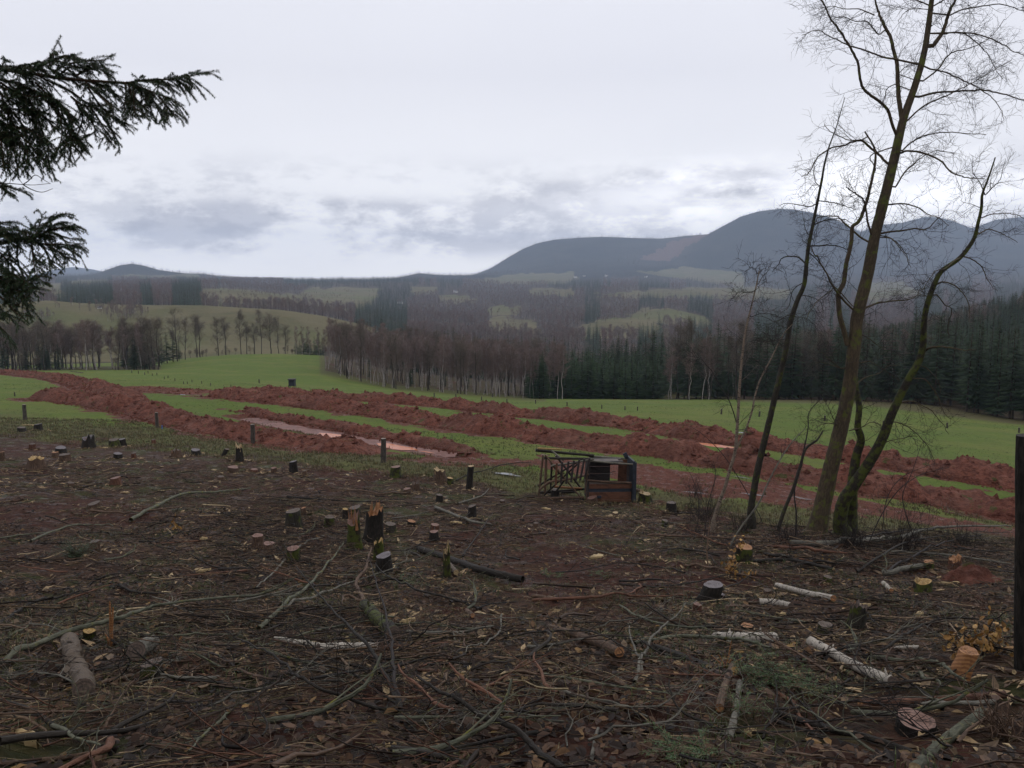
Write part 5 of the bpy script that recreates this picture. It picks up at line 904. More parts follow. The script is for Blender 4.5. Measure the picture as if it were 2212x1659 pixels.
# bird
h = P(1722, 82, 60); mb = MB(); mb.add(np.array([(-.22, .05, .08), (-.1, 0, .02), (0, 0, 0), (.1, 0, .02), (.22, .05, .09), (-.1, .09, .03), (.1, .09, .03), (0, .14, 0), (0, -.12, .0), (0, .0, -.04)]), tris=[(0, 1, 5), (1, 2, 5), (4, 6, 3), (3, 6, 2), (2, 7, 5), (2, 6, 7), (1, 8, 2), (2, 8, 3), (5, 7, 9), (7, 6, 9), (8, 1, 9), (3, 8, 9)])
tag(mb.build('bird', M['bark_dark'], None, tuple(h)), 'tiny dark bird flying in the sky left of the tallest tree', 'bird')
# ------------------------------------------------------------------ fence posts
def post(c, r, hpx, wpx, label, group, tilt=0, blue=False):
    h = hit(c, r); Y = h[1]; root = empty('fence_post', tuple(h)); H = px(hpx, Y); w2 = px(wpx, Y) / 2; mb = MB(); rg = np.random.default_rng(abs(int(c))); z = np.linspace(-.2, H, 6)
    p = np.stack([z * tilt + rg.normal(0, .004, 6), z * 0, z], 1); V = tubes(mb, p, w2 * np.linspace(1.06, .94, 6), 9, rnd=rg.random(), wob=.08); mb.build('shaft', M['post'], root); mb = MB(); disc(mb, V[0, -1], bump=.004); mb.build('top', M['post_end'], root)
    return tag(root, label, 'fence post', group)
for c, r, hp, wp, lb, tl in [(54, 907, 34, 8, 'leftmost dark fence post at the grass edge above a pale cut disc', .02), (340, 925, 35, 7, 'slender dark fence post beside a tiny blue marker', -.01), (547, 958, 43, 10, 'dark fence post standing right against the nearest red soil bank', .0), (828, 999, 54, 12, 'tallest dark fence post in front of the end of the muddy trench', .03)]: post(c, r, hp, wp, lb, 'old posts between clearing and field', tl)
for i, (c, r) in enumerate([(285, 806), (299, 807), (313, 810), (320, 807), (329, 812), (339, 811), (355, 819), (363, 817), (378, 823), (397, 830), (405, 830), (415, 826), (436, 829), (455, 833), (499, 837)]): post(c, r, 6, 1.5, 'thin far post of the broken row slanting down the left green field', 'thin posts across the left green field', random.uniform(-.05, .05))
for i, (c, r) in enumerate([(938, 857), (985, 859), (1040, 865), (1064, 858), (1095, 870), (1157, 872), (1225, 877), (1300, 883), (1350, 886), (1377, 887), (1558, 895), (1781, 909), (1908, 920), (2046, 925), (2201, 935), (560, 828), (720, 846), (32, 856), (1640, 900)]):
    post(c, r, 9 if c < 1500 else 12, 2.6 if c < 1500 else 4, 'short dark post on the far side of the field below the birch stand' if c < 1120 else 'dark post standing before the spruce block' if c < 1500 else 'dark post in the bright green field behind the bare trees' if c > 1500 else 'far post', 'far fence posts round the green field', random.uniform(-.05, .05))
h = hit(350, 927); mb = MB(); tubes(mb, np.array([[0, 0, -.05], [.01, 0, .14], [.015, 0, .3]]), np.array([.03, .03, .02]), 6); n = NT_('blue_paint'); tag(mb.build('marker_peg', n.done((.02, .12, .40), .5), None, tuple(h)), 'small blue marker peg beside the slender fence post', 'peg')
# weathered post cut by the right edge of the picture
mb = MB(); h = P(2210, 1560, 5.3); g0 = gz1(h[0], h[1]); tp = P(2214, 940, 5.3); top = tp[2]; zs = np.linspace(g0 - .2, top, 12); root = empty('gate_post', (h[0] + .0, h[1], g0))
V = tubes(mb, np.stack([np.linspace(0, tp[0] - h[0], 12), zs * 0, zs - g0], 1), np.linspace(.075, .055, 12), 14, rnd=.0, wob=.05); mb.build('shaft', M['bark_dark'], root); mb = MB(); disc(mb, V[0, -1]); mb.build('top', M['bark_dark'], root); tag(root, 'near dark round post cut by the right edge of the view', 'post')

# ------------------------------------------------------------------ toppled hunting hide
o0 = hit(1267, 1084); YS_ = o0[1]; S = YS_ / F; hx = lambda zx: (zx - 1045) * .1364 * S; hz_ = lambda zy: (1035 - zy) * .1364 * S * 1.0
hide = empty('hunting_hide', tuple(o0)); DEP = .80
def bd(name, x0, y0, z0, x1, y1, z1, mat, rot=0.0, label=None):
    mb = MB(); c = np.array([(x0 + x1) / 2, (y0 + y1) / 2, (z0 + z1) / 2]); hx_, hy_, hz2 = abs(x1 - x0) / 2, abs(y1 - y0) / 2, abs(z1 - z0) / 2; ca, sa = math.cos(rot), math.sin(rot)
    boxmb(mb, c, (hx_ * ca, 0, hx_ * sa), (0, hy_, 0), (-hz2 * sa, 0, hz2 * ca), rnd=random.random()); o = mb.build(name, M[mat], hide, smooth=False)
    bv = o.modifiers.new('bevel', 'BEVEL'); bv.width = .006; bv.segments = 1
    if label: o['label'] = label
    return o
def pole(name, a, b, wd, mat, sag=.02):
    a = np.array(a, float); b = np.array(b, float); p = smooth_path([a, (a + b) / 2 + np.array([0, 0, random.uniform(-sag, sag)]), b], 9); mb = MB(); V = tubes(mb, p, np.linspace(wd, wd * .85, 9), 9, rnd=random.random(), wob=.06); o = mb.build(name, M[mat], hide)
    for r_ in (V[0, 0], V[0, -1]): mb = MB(); disc(mb, r_); mb.build('cut_end', M['post_end'], o)
    return o
X = hx; Z = hz_; f_ = 0.0
g1 = .02
# cabin, lying on its side: planks of the near wall
bd('plank', X(1040), 0, Z(880) + g1, X(1785), .03, Z(1000) - .0 + g1 * 0, 'plank_brown'); bd('plank', X(1050), 0.012, Z(740), X(1790), .042, Z(815), 'plank_brown'); bd('plank', X(1045), .0, Z(700), X(1780), .03, Z(737), 'plank_grey'); bd('plank', X(1060), .035, Z(816), X(1785), .06, Z(878), 'tar', 0, 'dark fill added for the shaded gap between two brown planks')  # set-back tar strip is added, its dark colour paints the shade in a gap
bd('plank', X(1040), .0, Z(1004), X(1790), .035, Z(1040), 'plank_brown')
bd('block', X(1212), -.03, Z(930), X(1285), .01, Z(975), 'tar')
pole('rail', (X(1050), -.02, Z(672)), (X(1765), -.03, Z(715)), .045, 'bark_brown'); pole('rail', (X(1085), -.02, Z(350)), (X(1800), -.04, Z(408)), .045, 'bark_grey'); pole('rail', (X(1120), DEP, Z(345)), (X(1730), DEP, Z(385)), .045, 'bark_grey')
for k in range(4): y0_ = .06 + k * .185; bd('plank', X(1130), y0_, Z(378), X(1640 - (k % 2) * 60), y0_ + .17, Z(365), 'plank_grey' if k == 1 else 'plank_dark')   # upper face
for k in range(5): z0_ = Z(1010) + (Z(390) - Z(1010)) * k / 5; z1_ = Z(1010) + (Z(390) - Z(1010)) * (k + .97) / 5; bd('plank', X(1090), DEP - .03, z0_, X(1490), DEP, z1_, 'plank_dark')   # far wall
bd('plank', X(1625), DEP - .03, Z(1010), X(1775), DEP, Z(400), 'plank_brown'); bd('plank', X(1490), DEP - .028, Z(1010), X(1624), DEP, Z(760), 'plank_dark'); bd('plank', X(1490), DEP - .028, Z(490), X(1624), DEP, Z(400), 'plank_dark')
for k in range(4): y0_ = .05 + k * .185; bd('plank', X(1065), y0_, Z(1000), X(1090), y0_ + .175, Z(385), 'plank_dark')   # cabin floor, now upright
for k in range(4): y0_ = .05 + k * .185; bd('plank', X(1100), y0_, Z(1035), X(1780), y0_ + .205, Z(1022), 'plank_dark')
bd('roof', X(1792), -.12, Z(1050), X(1825), DEP + .2, Z(350), 'tar', .02); bd('roof_batten', X(1826), -.10, Z(1045), X(1852), -.02, Z(370), 'tar', .02); bd('roof_batten', X(1720), DEP + .02, Z(400), X(1790), DEP + .08, Z(290), 'tar', .5)
bd('corner_post', X(1700), .0, Z(690), X(1735), .05, Z(400), 'plank_dark'); bd('corner_post', X(1050), -.012, Z(1030), X(1082), .04, Z(400), 'plank_dark')
# tower legs, braces and ladder
pole('leg', (X(222), DEP - .1, Z(232)), (X(1200), DEP - .1, Z(325)), .062, 'bark_dark', .01); pole('leg', (X(335), .12, Z(312)), (X(1060), .02, Z(318)), .055, 'bark_dark', .01); pole('leg', (X(215), .05, Z(975)), (X(1000), .03, Z(960)), .055, 'bark_brown', .01); pole('leg', (X(300), DEP, Z(960)), (X(1100), DEP, Z(900)), .06, 'bark_dark', .01)
pole('leg', (X(245), DEP - .3, Z(185)), (X(655), DEP - .2, Z(212)), .036, 'cut_yellow', .01)
pole('ladder_rail', (X(425), -.32, Z(400)), (X(1140), -.05, Z(315)), .045, 'bark_grey'); 
mb = MB(); p = smooth_path(np.array([(X(250), -.32, Z(790)), (X(350), -.34, Z(700)), (X(430), -.34, Z(655)), (X(600), -.3, Z(640)), (X(800), -.2, Z(618)), (X(1060), -.06, Z(570))]), 24); tubes(mb, p, np.full(24, .045), 9, wob=.06); mb.build('ladder_rail', M['bark_brown'], hide)
for (a, b) in [((515, 350), (505, 715)), ((603, 335), (590, 690)), ((708, 330), (680, 700)), ((798, 318), (758, 680)), ((888, 302), (842, 650)), ((972, 292), (912, 652)), ((1058, 285), (988, 632))]:
    t_ = (a[0] - 425) / 715; yb = -.42 + .26 * t_; bd('rung', X((a[0] + b[0]) / 2) - .04, yb, Z(b[1]), X((a[0] + b[0]) / 2) + .04, yb + .045, Z(a[1]), 'plank_dark' if a[0] > 560 else 'plank_brown', -.5 * (a[0] - b[0]) / (b[1] - a[1]) * 2)
for a, b, y_, wd, mt in [((312, 250), (258, 925), .0, .05, 'bark_brown'), ((383, 290), (377, 930), .35, .065, 'bark_brown'), ((500, 470), (490, 900), DEP - .1, .05, 'bark_dark'), ((1060, 300), (1015, 890), .0, .04, 'bark_brown')]: pole('post', (X(a[0]), y_, Z(a[1])), (X(b[0]), y_, Z(b[1])), wd * .9, mt, .0)
for a, b, y0_, y1_, wd, mt in [((345, 255), (960, 975), .05, .02, .038, 'bark_brown'), ((570, 330), (985, 860), DEP, DEP - .1, .05, 'plank_dark'), ((345, 925), (940, 345), .06, .02, .038, 'bark_dark'), ((285, 840), (1040, 365), .75, .72, .04, 'bark_dark'), ((290, 860), (700, 600), .4, .5, .036, 'bark_brown'), ((545, 870), (720, 620), .1, .1, .04, 'bark_dark'), ((465, 215), (655, 355), .6, .1, .04, 'bark_grey'), ((470, 430), (690, 680), .5, .4, .035, 'bark_dark'), ((540, 835), (1000, 860), DEP - .2, DEP - .3, .05, 'cut_orange'), ((640, 905), (890, 890), .3, .25, .05, 'bark_dark')]:
    pole('brace', (X(a[0]), y0_, Z(a[1])), (X(b[0]), y1_, Z(b[1])), wd, mt, .01)
hide.rotation_euler = (0, .02, .10); tag(hide, 'toppled wooden hunting hide lying on its side with ladder and log legs', 'hunting hide')
# standing hide far out in the field
h = np.array([by_col(632, 100, 850), 100.0, 0]); h[2] = gz1(h[0], h[1]); root = empty('hunting_hide', tuple(h)); mb = MB()
def fb(name, c, a, b_, d, mt='plank_dark'): mb = MB(); boxmb(mb, c, (a, 0, 0), (0, b_, 0), (0, 0, d)); mb.build(name, M[mt], root, smooth=False)
fb('wall', (0, 0, 1.65), .37, .37, .36, 'tar'); fb('roof', (0, -.03, 2.08), .46, .46, .04); fb('window', (0, -.375, 1.78), .22, .01, .09, 'glass'); fb('floor', (0, 0, 1.26), .42, .42, .03)
for sx in (-1, 1):
    for sy in (-1, 1): mb = MB(); tubes(mb, np.array([[sx * .46, sy * .46, -.2], [sx * .34, sy * .34, 1.3]]), np.array([.04, .035]), 6); mb.build('leg', M['post'], root)
for sx in (-1, 1): mb = MB(); tubes(mb, np.array([[-.42 * sx, -.44, .3], [.36 * sx, -.38, 1.2]]), np.array([.025, .025]), 5); mb.build('brace', M['post'], root)
tag(root, 'small dark hunting hide on legs standing in the field behind the far bank', 'hunting hide')

# ------------------------------------------------------------------ stumps
CH = []; LOGP = []; LAND = []     # landmarks for the labels of fallen branches
def stump(c, r, w_, h_, bark, cut, label, style='flat', lean=(0, 0), flare=1.5, tilt=0.0):
    tilt = tilt or random.uniform(-.2, .2)
    p0 = hit(c, r); Y = p0[1]; rad = px(w_, Y) / 2; H = max(px(h_, Y) * 1.3 - rad * .3, rad * .5) + .02 if style != 'disc' else px(6, Y); rg = np.random.default_rng(abs(int(c * 7 + r))); p0 = p0 + np.array([0, rad, 0]); p0[2] = gz1(p0[0], p0[1])
    root = empty('tree_stump', tuple(p0)); ns = 22; K = 7; u = np.linspace(0, 1, K); th = np.arange(ns) / ns * 2 * np.pi; ph = rg.random(4) * 6.28; k = rg.integers(3, 6)
    V = np.zeros((K, ns, 3)); lobes = .5 * np.cos(k * th + ph[0]) + .4 * np.cos((k + 2) * th + ph[1])
    for i in range(K):
        fl = (flare - 1) * (1 - u[i]) ** 2.2; rr = rad * (1 + fl * (1 + .8 * lobes) + .07 * np.cos(3 * th + ph[2]) + .05 * np.cos(2 * th + ph[3]) + .045 * rg.normal(size=ns))
        zz = -.12 + (H + .12) * u[i]
        V[i] = np.stack([rr * np.cos(th) + lean[0] * zz, rr * np.sin(th) + lean[1] * zz, np.full(ns, zz)], 1)
    V[-1, :, 2] += tilt * V[-1, :, 0] + (0.08 * V[-1, :, 1]) + (.02 * rad * 4) * np.sin(th + ph[3]); V[-1, :, 0:2] = V[-1, :, 0:2] * .97 + .03 * V[-1, :, 0:2].mean(0)
    if style in ('broken', 'split'): V[-1, :, 2] += H * .35 * np.abs(rg.normal(size=ns)) * (.4 + .6 * (np.cos(th + ph[3]) > 0))
    mb = MB(); i = np.arange(K - 1)[:, None] * ns; j = np.arange(ns)[None]; j2 = (j + 1) % ns; q = np.stack([i + j, i + j2, i + ns + j2, i + ns + j], -1).reshape(-1, 4)
    tc = np.stack([np.broadcast_to(rad * np.cos(th), (K, ns)), np.broadcast_to(rad * np.sin(th), (K, ns)), V[..., 2]], -1) + rg.random(3) * 9; mb.add(V, quads=q, tc=tc, rnd=rg.random() * .5); mb.build('bark', M[bark], root)
    mb = MB(); disc(mb, V[-1] * np.array([.985, .985, 1]) + np.array([0, 0, .0]), bump=.012 if style == 'flat' else .05); cf = mb.build('cut_face', M[cut], root)
    if style in ('broken', 'split', 'hinge'):
        sm = MB(); n_ = 26 if style == 'broken' else 10; SH = H * (.75 if style == 'broken' else .5)
        for _ in range(n_):
            a = rg.random() * 6.28 if style != 'hinge' else ph[3] + rg.normal(0, .3); q_ = rad * (.35 + .55 * rg.random()); b = np.array([math.cos(a) * q_ + lean[0] * H, math.sin(a) * q_ + lean[1] * H, H * .8]); t_ = b + np.array([rg.normal(0, .12) * rad, rg.normal(0, .12) * rad, H * .2 + SH * rg.random() ** 1.6]); tubes(sm, np.stack([b, (b + t_) / 2, t_]), np.array([.16, .11, .01]) * rad * (.5 + rg.random()), 4, rnd=rg.random())
        s = sm.build('splinters', M['cut_pale' if cut in ('cut_pale', 'cut_yellow') else 'cut_orange'], root, smooth=False); s['kind'] = 'stuff'
    CH.append((p0[0], p0[1], rad)); LAND.append((p0[0], p0[1], label)); return tag(root, label, 'tree stump', 'tree stumps left in the clearing')
ST = [(1533, 1302, 45, 36, 'bark_dark', 'cut_grey', 'round dark stump with a pinkish grey cut, leaning right in the right half', 'flat', (.3, 0), 1.4, .05),
 (1561, 1300, 15, 12, 'bark_dark', 'cut_grey', 'tiny grey topped stump touching the leaning round dark stump'), (828, 1241, 33, 32, 'bark_dark', 'cut_grey', 'black stump with a grey top standing below the mossy broken one'),
 (806, 1176, 36, 52, 'bark_dark', 'cut_orange', 'tallest dark broken stump with long splinters on top', 'broken', (.05, 0)), (762, 1188, 27, 46, 'bark_moss', 'cut_red', 'tall narrow splintered stump left of the tallest broken one', 'broken'),
 (817, 1214, 22, 32, 'bark_moss', 'cut_yellow', 'yellow mossy broken stump right under the tallest broken one', 'split'), (631, 1142, 32, 34, 'bark_tree_low', 'cut_dark', 'stout brown topped stump in the middle left brushwood'), (625, 1120, 24, 12, 'bark_brown', 'cut_dark', 'low stump half hidden behind the stout brown topped one'),
 (554, 1186, 24, 24, 'bark_brown', 'cut_red', 'left stump of three close reddish topped stumps'), (578, 1207, 27, 28, 'bark_brown', 'cut_red', 'middle stump of three close reddish topped stumps'), (630, 1220, 28, 32, 'bark_moss', 'cut_red', 'right stump of three reddish topped stumps, its left side mossy'),
 (632, 1020, 17, 19, 'bark_dark', 'cut_grey', 'small black stump with a pale grey top near the rough grass'), (245, 1048, 23, 15, 'bark_red', 'cut_red', 'short red brown stump left of the centre of the clearing'), (198, 1190, 24, 18, 'bark_brown', 'cut_dark', 'brown stump right beside the little green spruce'),
 (197, 1098, 26, 10, 'bark_brown', 'cut_dark', 'flat low stump above the long fallen stick on the left'), (185, 968, 24, 17, 'bark_dark', 'cut_grey', 'dark ragged stump on the left near the grass edge', 'split'), (242, 966, 20, 14, 'bark_moss', 'cut_dark', 'mossy left one of a pair of touching stumps near the grass'), (260, 964, 15, 13, 'bark_dark', 'cut_grey', 'dark right one of a pair of touching stumps near the grass'),
 (42, 933, 17, 9, 'bark_dark', 'cut_dark', 'small dark stump below the leftmost fence post'), (78, 930, 16, 12, 'bark_dark', 'cut_grey', 'small grey topped stump under the pale cut disc'), (126, 980, 22, 12, 'bark_dark', 'cut_grey', 'rear stump of the cluster of three on the left'), (116, 988, 14, 9, 'bark_brown', 'cut_orange', 'small front left stump of the cluster of three'), (134, 997, 22, 13, 'bark_brown', 'cut_dark', 'front right stump of the cluster of three'),
 (68, 1016, 34, 20, 'bark_brown', 'cut_yellow', 'split stump showing bright yellow torn wood on the far left', 'split'), (3, 995, 10, 15, 'bark_brown', 'cut_orange', 'reddish stump cut off by the left edge'), (67, 971, 12, 10, 'bark_red', 'cut_dark', 'little red brown stump behind the split yellow stump'), (251, 991, 17, 10, 'bark_dark', 'cut_grey', 'low dark stump below the touching pair'), (287, 991, 10, 10, 'bark_red', 'cut_dark', 'tiny reddish stump right of the low dark one'),
 (330, 959, 9, 8, 'bark_red', 'cut_dark', 'tiny red stump right under the slender fence post'), (377, 988, 20, 11, 'bark_brown', 'cut_dark', 'ragged brown stump between twigs left of centre', 'split'), (419, 984, 19, 11, 'bark_dark', 'cut_grey', 'flat grey topped stump at the rough grass edge'), (481, 986, 10, 14, 'bark_dark', 'cut_dark', 'small dark stub tilting right near the grass', 'flat', (.5, 0)), (515, 997, 14, 22, 'bark_dark', 'cut_pale', 'dark stump with a pale torn top near the third post', 'split'),
 (500, 1020, 24, 10, 'bark_brown', 'cut_red', 'flat brown stump below the dark pale topped one'), (547, 1021, 17, 5, 'bark_red', 'cut_red', 'very low pink cut stump level with the ground'), (590, 1023, 12, 9, 'bark_brown', 'cut_red', 'small brown stump left of the small black one'), (657, 1028, 9, 8, 'bark_brown', 'cut_dark', 'tiny stump right of the small black one'),
 (655, 1114, 11, 13, 'bark_brown', 'cut_orange', 'small square stump between brush and pale chips'), (710, 1141, 21, 17, 'bark_moss', 'cut_dark', 'mossy stump left of the tall splintered pair'), (745, 1123, 13, 19, 'bark_dark', 'cut_yellow', 'narrow dark stump with a yellow top behind the splintered pair'), (765, 1119, 27, 17, 'bark_tree_low', 'cut_dark', 'wide olive stump right of the narrow yellow topped one'),
 (854, 1033, 22, 20, 'bark_moss', 'cut_red', 'mossy stump below the tallest fence post'), (949, 1040, 27, 17, 'bark_brown', 'cut_pale', 'split pale wood stump at the edge of the rough grass', 'split'), (972, 1048, 14, 12, 'bark_moss', 'cut_yellow', 'little yellow mossy stump beside the split pale one'), (1013, 1057, 14, 40, 'bark_dark', 'cut_pale', 'tall thin post like stump with a pale cut top', 'flat', (.09, 0), 1.15),
 (939, 1150, 19, 12, 'bark_red', 'cut_red', 'rear one of two red stumps standing one behind the other'), (937, 1169, 20, 16, 'bark_dark', 'cut_red', 'front one of two red topped stumps one behind the other'), (1019, 1118, 18, 19, 'bark_dark', 'cut_dark', 'dark stump in the middle between chips and the hide'), (949, 1084, 15, 13, 'bark_dark', 'cut_dark', 'dark little stump behind the two red ones'), (897, 1062, 16, 12, 'bark_brown', 'cut_dark', 'brown split stump among pale chips', 'split'),
 (878, 1068, 17, 10, 'bark_brown', 'cut_red', 'low stump just left of the brown split one'), (888, 1136, 18, 10, 'bark_dark', 'cut_orange', 'stump with an orange side behind the mossy log'), (842, 1151, 22, 14, 'bark_tree_low', 'cut_dark', 'broad low stump right of the tallest broken one'), (1200, 1076, 16, 14, 'bark_dark', 'cut_dark', 'dark stump before the log legs of the toppled hide'), (1280, 1089, 22, 12, 'bark_brown', 'cut_red', 'low brown stump in front of the hide planks'),
 (1158, 1141, 12, 9, 'bark_brown', 'cut_dark', 'small reddish stump in the bare middle ground'), (1396, 1087, 28, 18, 'bark_moss', 'cut_pale', 'mossy yellow stump right of the hide roof', 'hinge'), (1452, 1108, 22, 18, 'bark_dark', 'cut_dark', 'dark stump between the hide and the birch'), (1438, 1140, 14, 12, 'bark_moss', 'cut_dark', 'green mossy stub below the dark stump near the birch'),
 (1612, 1218, 36, 30, 'bark_moss', 'cut_orange', 'green mossy stump with a fresh tan cut beside ochre leaves'), (2011, 1231, 21, 15, 'bark_moss', 'cut_orange', 'small mossy stump at the right below the bent grey log'), (1791, 1263, 18, 13, 'bark_moss', 'cut_dark', 'round mossy stub in the middle of the right side'), (2068, 1236, 26, 22, 'bark_red', 'cut_orange', 'reddish split stump in front of the small red soil heap', 'split'),
 (1508, 1326, 20, 16, 'bark_red', 'cut_red', 'small pink topped stump left of the leaning round dark one'), (1848, 1378, 34, 48, 'bark_tree_low', 'cut_dark', 'cleft dark stump with lichen rising in a V shape', 'split', (.18, 0)), (1788, 1380, 34, 26, 'bark_moss', 'cut_dark', 'mossy stump with an olive cut left of the cleft one'), (1618, 1370, 30, 14, 'bark_dark', 'cut_orange', 'brown cut stump hidden behind the peeling birch log'),
 (2001, 1286, 36, 22, 'bark_moss', 'cut_yellow', 'low yellow mossy stump with a split rim on the right', 'hinge'), (2082, 1470, 44, 50, 'cut_orange', 'cut_orange', 'bright orange debarked stump near the right edge post', 'flat', (.3, 0), 1.3, .05), (2000, 1592, 92, 24, 'bark_dark', 'cut_red', 'largest stump, a wide pinkish brown cut disc at the bottom right', 'flat', (0, 0), 1.15, .02),
 (315, 1478, 50, 38, 'bark_tree_low', 'cut_dark', 'squat stump with a tilted brown cut at the lower left', 'flat', (.1, 0), 1.15, .18), (187, 1390, 25, 24, 'bark_moss', 'cut_yellow', 'small stub with a bright yellow cut beside the peeling log', 'flat', (.2, -.3)), (965, 1250, 15, 40, 'bark_moss', 'cut_pale', 'thin torn upright stub by the dark fallen log', 'split'), (1085, 1090, 12, 8, 'bark_brown', 'cut_dark', 'tiny brown stump between the tall thin one and the hide'),
 (475, 1040, 14, 9, 'bark_brown', 'cut_dark', 'tiny dark stump in the left middle twigs'), (150, 1052, 13, 8, 'bark_brown', 'cut_dark', 'tiny low stump left of the short red brown one'), (1330, 1118, 13, 9, 'bark_brown', 'cut_pale', 'small pale topped stump below the hide cabin'), (1660, 1290, 18, 10, 'bark_brown', 'cut_dark', 'low brown stump right of the leaning round dark one')]
for s_ in ST: stump(*s_)

# ------------------------------------------------------------------ logs
def log(pts, wpx, bark, cut, label, ends='both', lift=.85, taper=.9, peel=False, group=None, knots=3):
    g = [hit(c, r + wpx * .35) for c, r in pts]; Ym = np.mean([p[1] for p in g]); rad = px(wpx, g[0][1]) / 2; g = np.array(g); g[:, 2] += rad * (.55 + lift); p = smooth_path(g, max(10, len(g) * 6)); p += np.random.default_rng(abs(int(pts[0][0]))).normal(0, rad * .05, p.shape)
    o = p[0].copy(); root = empty('log' if wpx >= 9 else 'fallen_branch', tuple(o)); mb = MB(); rg = np.random.default_rng(abs(int(pts[0][0] + pts[0][1]))); wv = np.linspace(rad, rad * taper, len(p)); V = tubes(mb, p - o, wv, 14, rnd=rg.random() * .5, wob=.07)
    for _ in range(knots):
        k = rg.integers(1, len(p) - 1); a = rg.random() * 6.28; d = np.array([rg.normal(), rg.normal(), abs(rg.normal()) + .3]); d /= np.linalg.norm(d); tubes(mb, np.stack([p[k] - o, p[k] - o + d * rad * (1.25 + rg.random() * .8)]), np.array([rad * .28, rad * .16]), 6, rnd=.6)
    mb.build('bark', M[bark], root)
    for e, rg_ in (('start', V[0, 0]), ('end', V[0, -1])):
        if ends in ('both', e): mb = MB(); disc(mb, rg_, bump=rad * .06); mb.build('cut_end', M[cut], root)
    if peel:   # curling flaps of loose bark
        pm = MB()
        for _ in range(34):
            k = rg.integers(1, len(p) - 1); a = rg.random() * 6.28; A, B = frames((p[k] - p[k - 1])[None]); T = (p[k] - p[k - 1]); T = T / np.linalg.norm(T); d = A[0] * math.cos(a) + B[0] * math.sin(a); s = np.cross(T, d); c0 = p[k] - o + d * rad * 1.0
            l_ = rad * (.3 + .5 * rg.random()); pm.add([c0 - T * l_, c0 + T * l_, c0 + T * l_ * .8 + d * l_ * .5 + s * l_ * .8, c0 - T * l_ * .8 + d * l_ * .6 + s * l_ * .7], quads=[(0, 1, 2, 3)], rnd=.2)
        x = pm.build('loose_bark', M[bark], root); x['kind'] = 'stuff'
    LOGP.extend([(q[0], q[1]) for q in p]); LAND.append((p[len(p) // 2][0], p[len(p) // 2][1], label)); return tag(root, label, 'log', group)
log([(152, 1392), (160, 1430), (175, 1470), (187, 1505)], 36, 'birch_old', 'cut_dark', 'thick grey birch log with loose bark, lying at the lower left', peel=True)
log([(1747, 1390), (1800, 1418), (1860, 1453), (1928, 1483)], 21, 'birch', 'cut_dark', 'longest white birch log slanting down in the right foreground', knots=5)
log([(1678, 1268), (1735, 1284), (1800, 1298)], 12, 'birch', 'cut_orange', 'slim white birch log behind the leaning round stump', knots=2)
log([(1640, 1304), (1672, 1305), (1708, 1313)], 15, 'birch', 'cut_dark', 'short white birch log with its cut end to the right'); log([(1616, 1303), (1645, 1303)], 6, 'birch_old', 'cut_pale', 'thin pale piece of birch left of the short log', 'start')
log([(1545, 1384), (1600, 1386), (1672, 1384)], 24, 'birch', 'cut_orange', 'white birch log with peeling bark beside a yellow twig', peel=True); log([(597, 1382), (640, 1392), (690, 1398)], 13, 'birch', 'cut_pale', 'white birch log half buried under dark twigs')
log([(688, 1406), (760, 1404), (822, 1402)], 22, 'birch', 'cut_dark', 'white birch log with black marks below the mossy log'); log([(824, 1402), (900, 1398), (985, 1392)], 11, 'bark_red', 'cut_pale', 'brown peeled log continuing right of the white birch log')
log([(690, 1362), (740, 1368), (785, 1378)], 11, 'birch_old', 'cut_grey', 'dull grey birch log above the white one'); log([(850, 1382), (820, 1348), (788, 1312)], 38, 'bark_moss', 'cut_dark', 'thick dark log covered with green moss in the centre', taper=.85)
log([(905, 1190), (975, 1213), (1040, 1238), (1130, 1258)], 14, 'bark_dark', 'cut_orange', 'long dark log with an orange cut end pointing left', 'start'); log([(1185, 1357), (1260, 1382), (1338, 1416)], 13, 'bark_brown', 'cut_orange', 'smooth brown log slanting down right of centre', taper=1.2)
log([(1350, 1380), (1430, 1408), (1530, 1447)], 12, 'bark_dark', 'cut_pale', 'dark log slanting down toward the spruce poles'); log([(1553, 1535), (1566, 1485), (1582, 1440)], 20, 'bark_brown', 'cut_orange', 'left one of two upright lying spruce poles, orange cut end below')
log([(1574, 1600), (1590, 1540), (1598, 1476)], 19, 'bark_grey', 'cut_dark', 'right one of two lying spruce poles, bark scraped pale'); log([(1856, 1524), (1960, 1520), (2060, 1514), (2170, 1505)], 19, 'bark_red', 'cut_orange', 'scaly brown log lying across the lower right', knots=6)
log([(2122, 1545), (2060, 1592), (2020, 1625), (1975, 1672)], 23, 'bark_green', 'cut_pale', 'greenish grey pole slanting out of the bottom edge on the right'); log([(1680, 1545), (1780, 1575), (1880, 1600), (1972, 1632)], 15, 'bark_dark', 'cut_pale', 'black wet log with a pale broken end left of the widest stump')
log([(1675, 1560), (1760, 1590), (1850, 1618)], 10, 'bark_dark', 'cut_dark', 'second black stick lying along the wet black log'); log([(-20, 1655), (60, 1648), (150, 1638), (232, 1622)], 14, 'bark_brown', 'cut_pale', 'thick brown stick in the bottom left corner')
log([(295, 1418), (330, 1396)], 40, 'bark_grey', 'cut_dark', 'short fat log facing the viewer with its dark round end', 'start'); log([(390, 1385), (440, 1390), (500, 1402), (552, 1412)], 14, 'bark_brown', 'cut_orange', 'peeled tan log right of the long grey branch'); log([(215, 1480), (285, 1462)], 12, 'bark_brown', 'cut_pale', 'short stick leaning on the squat stump')
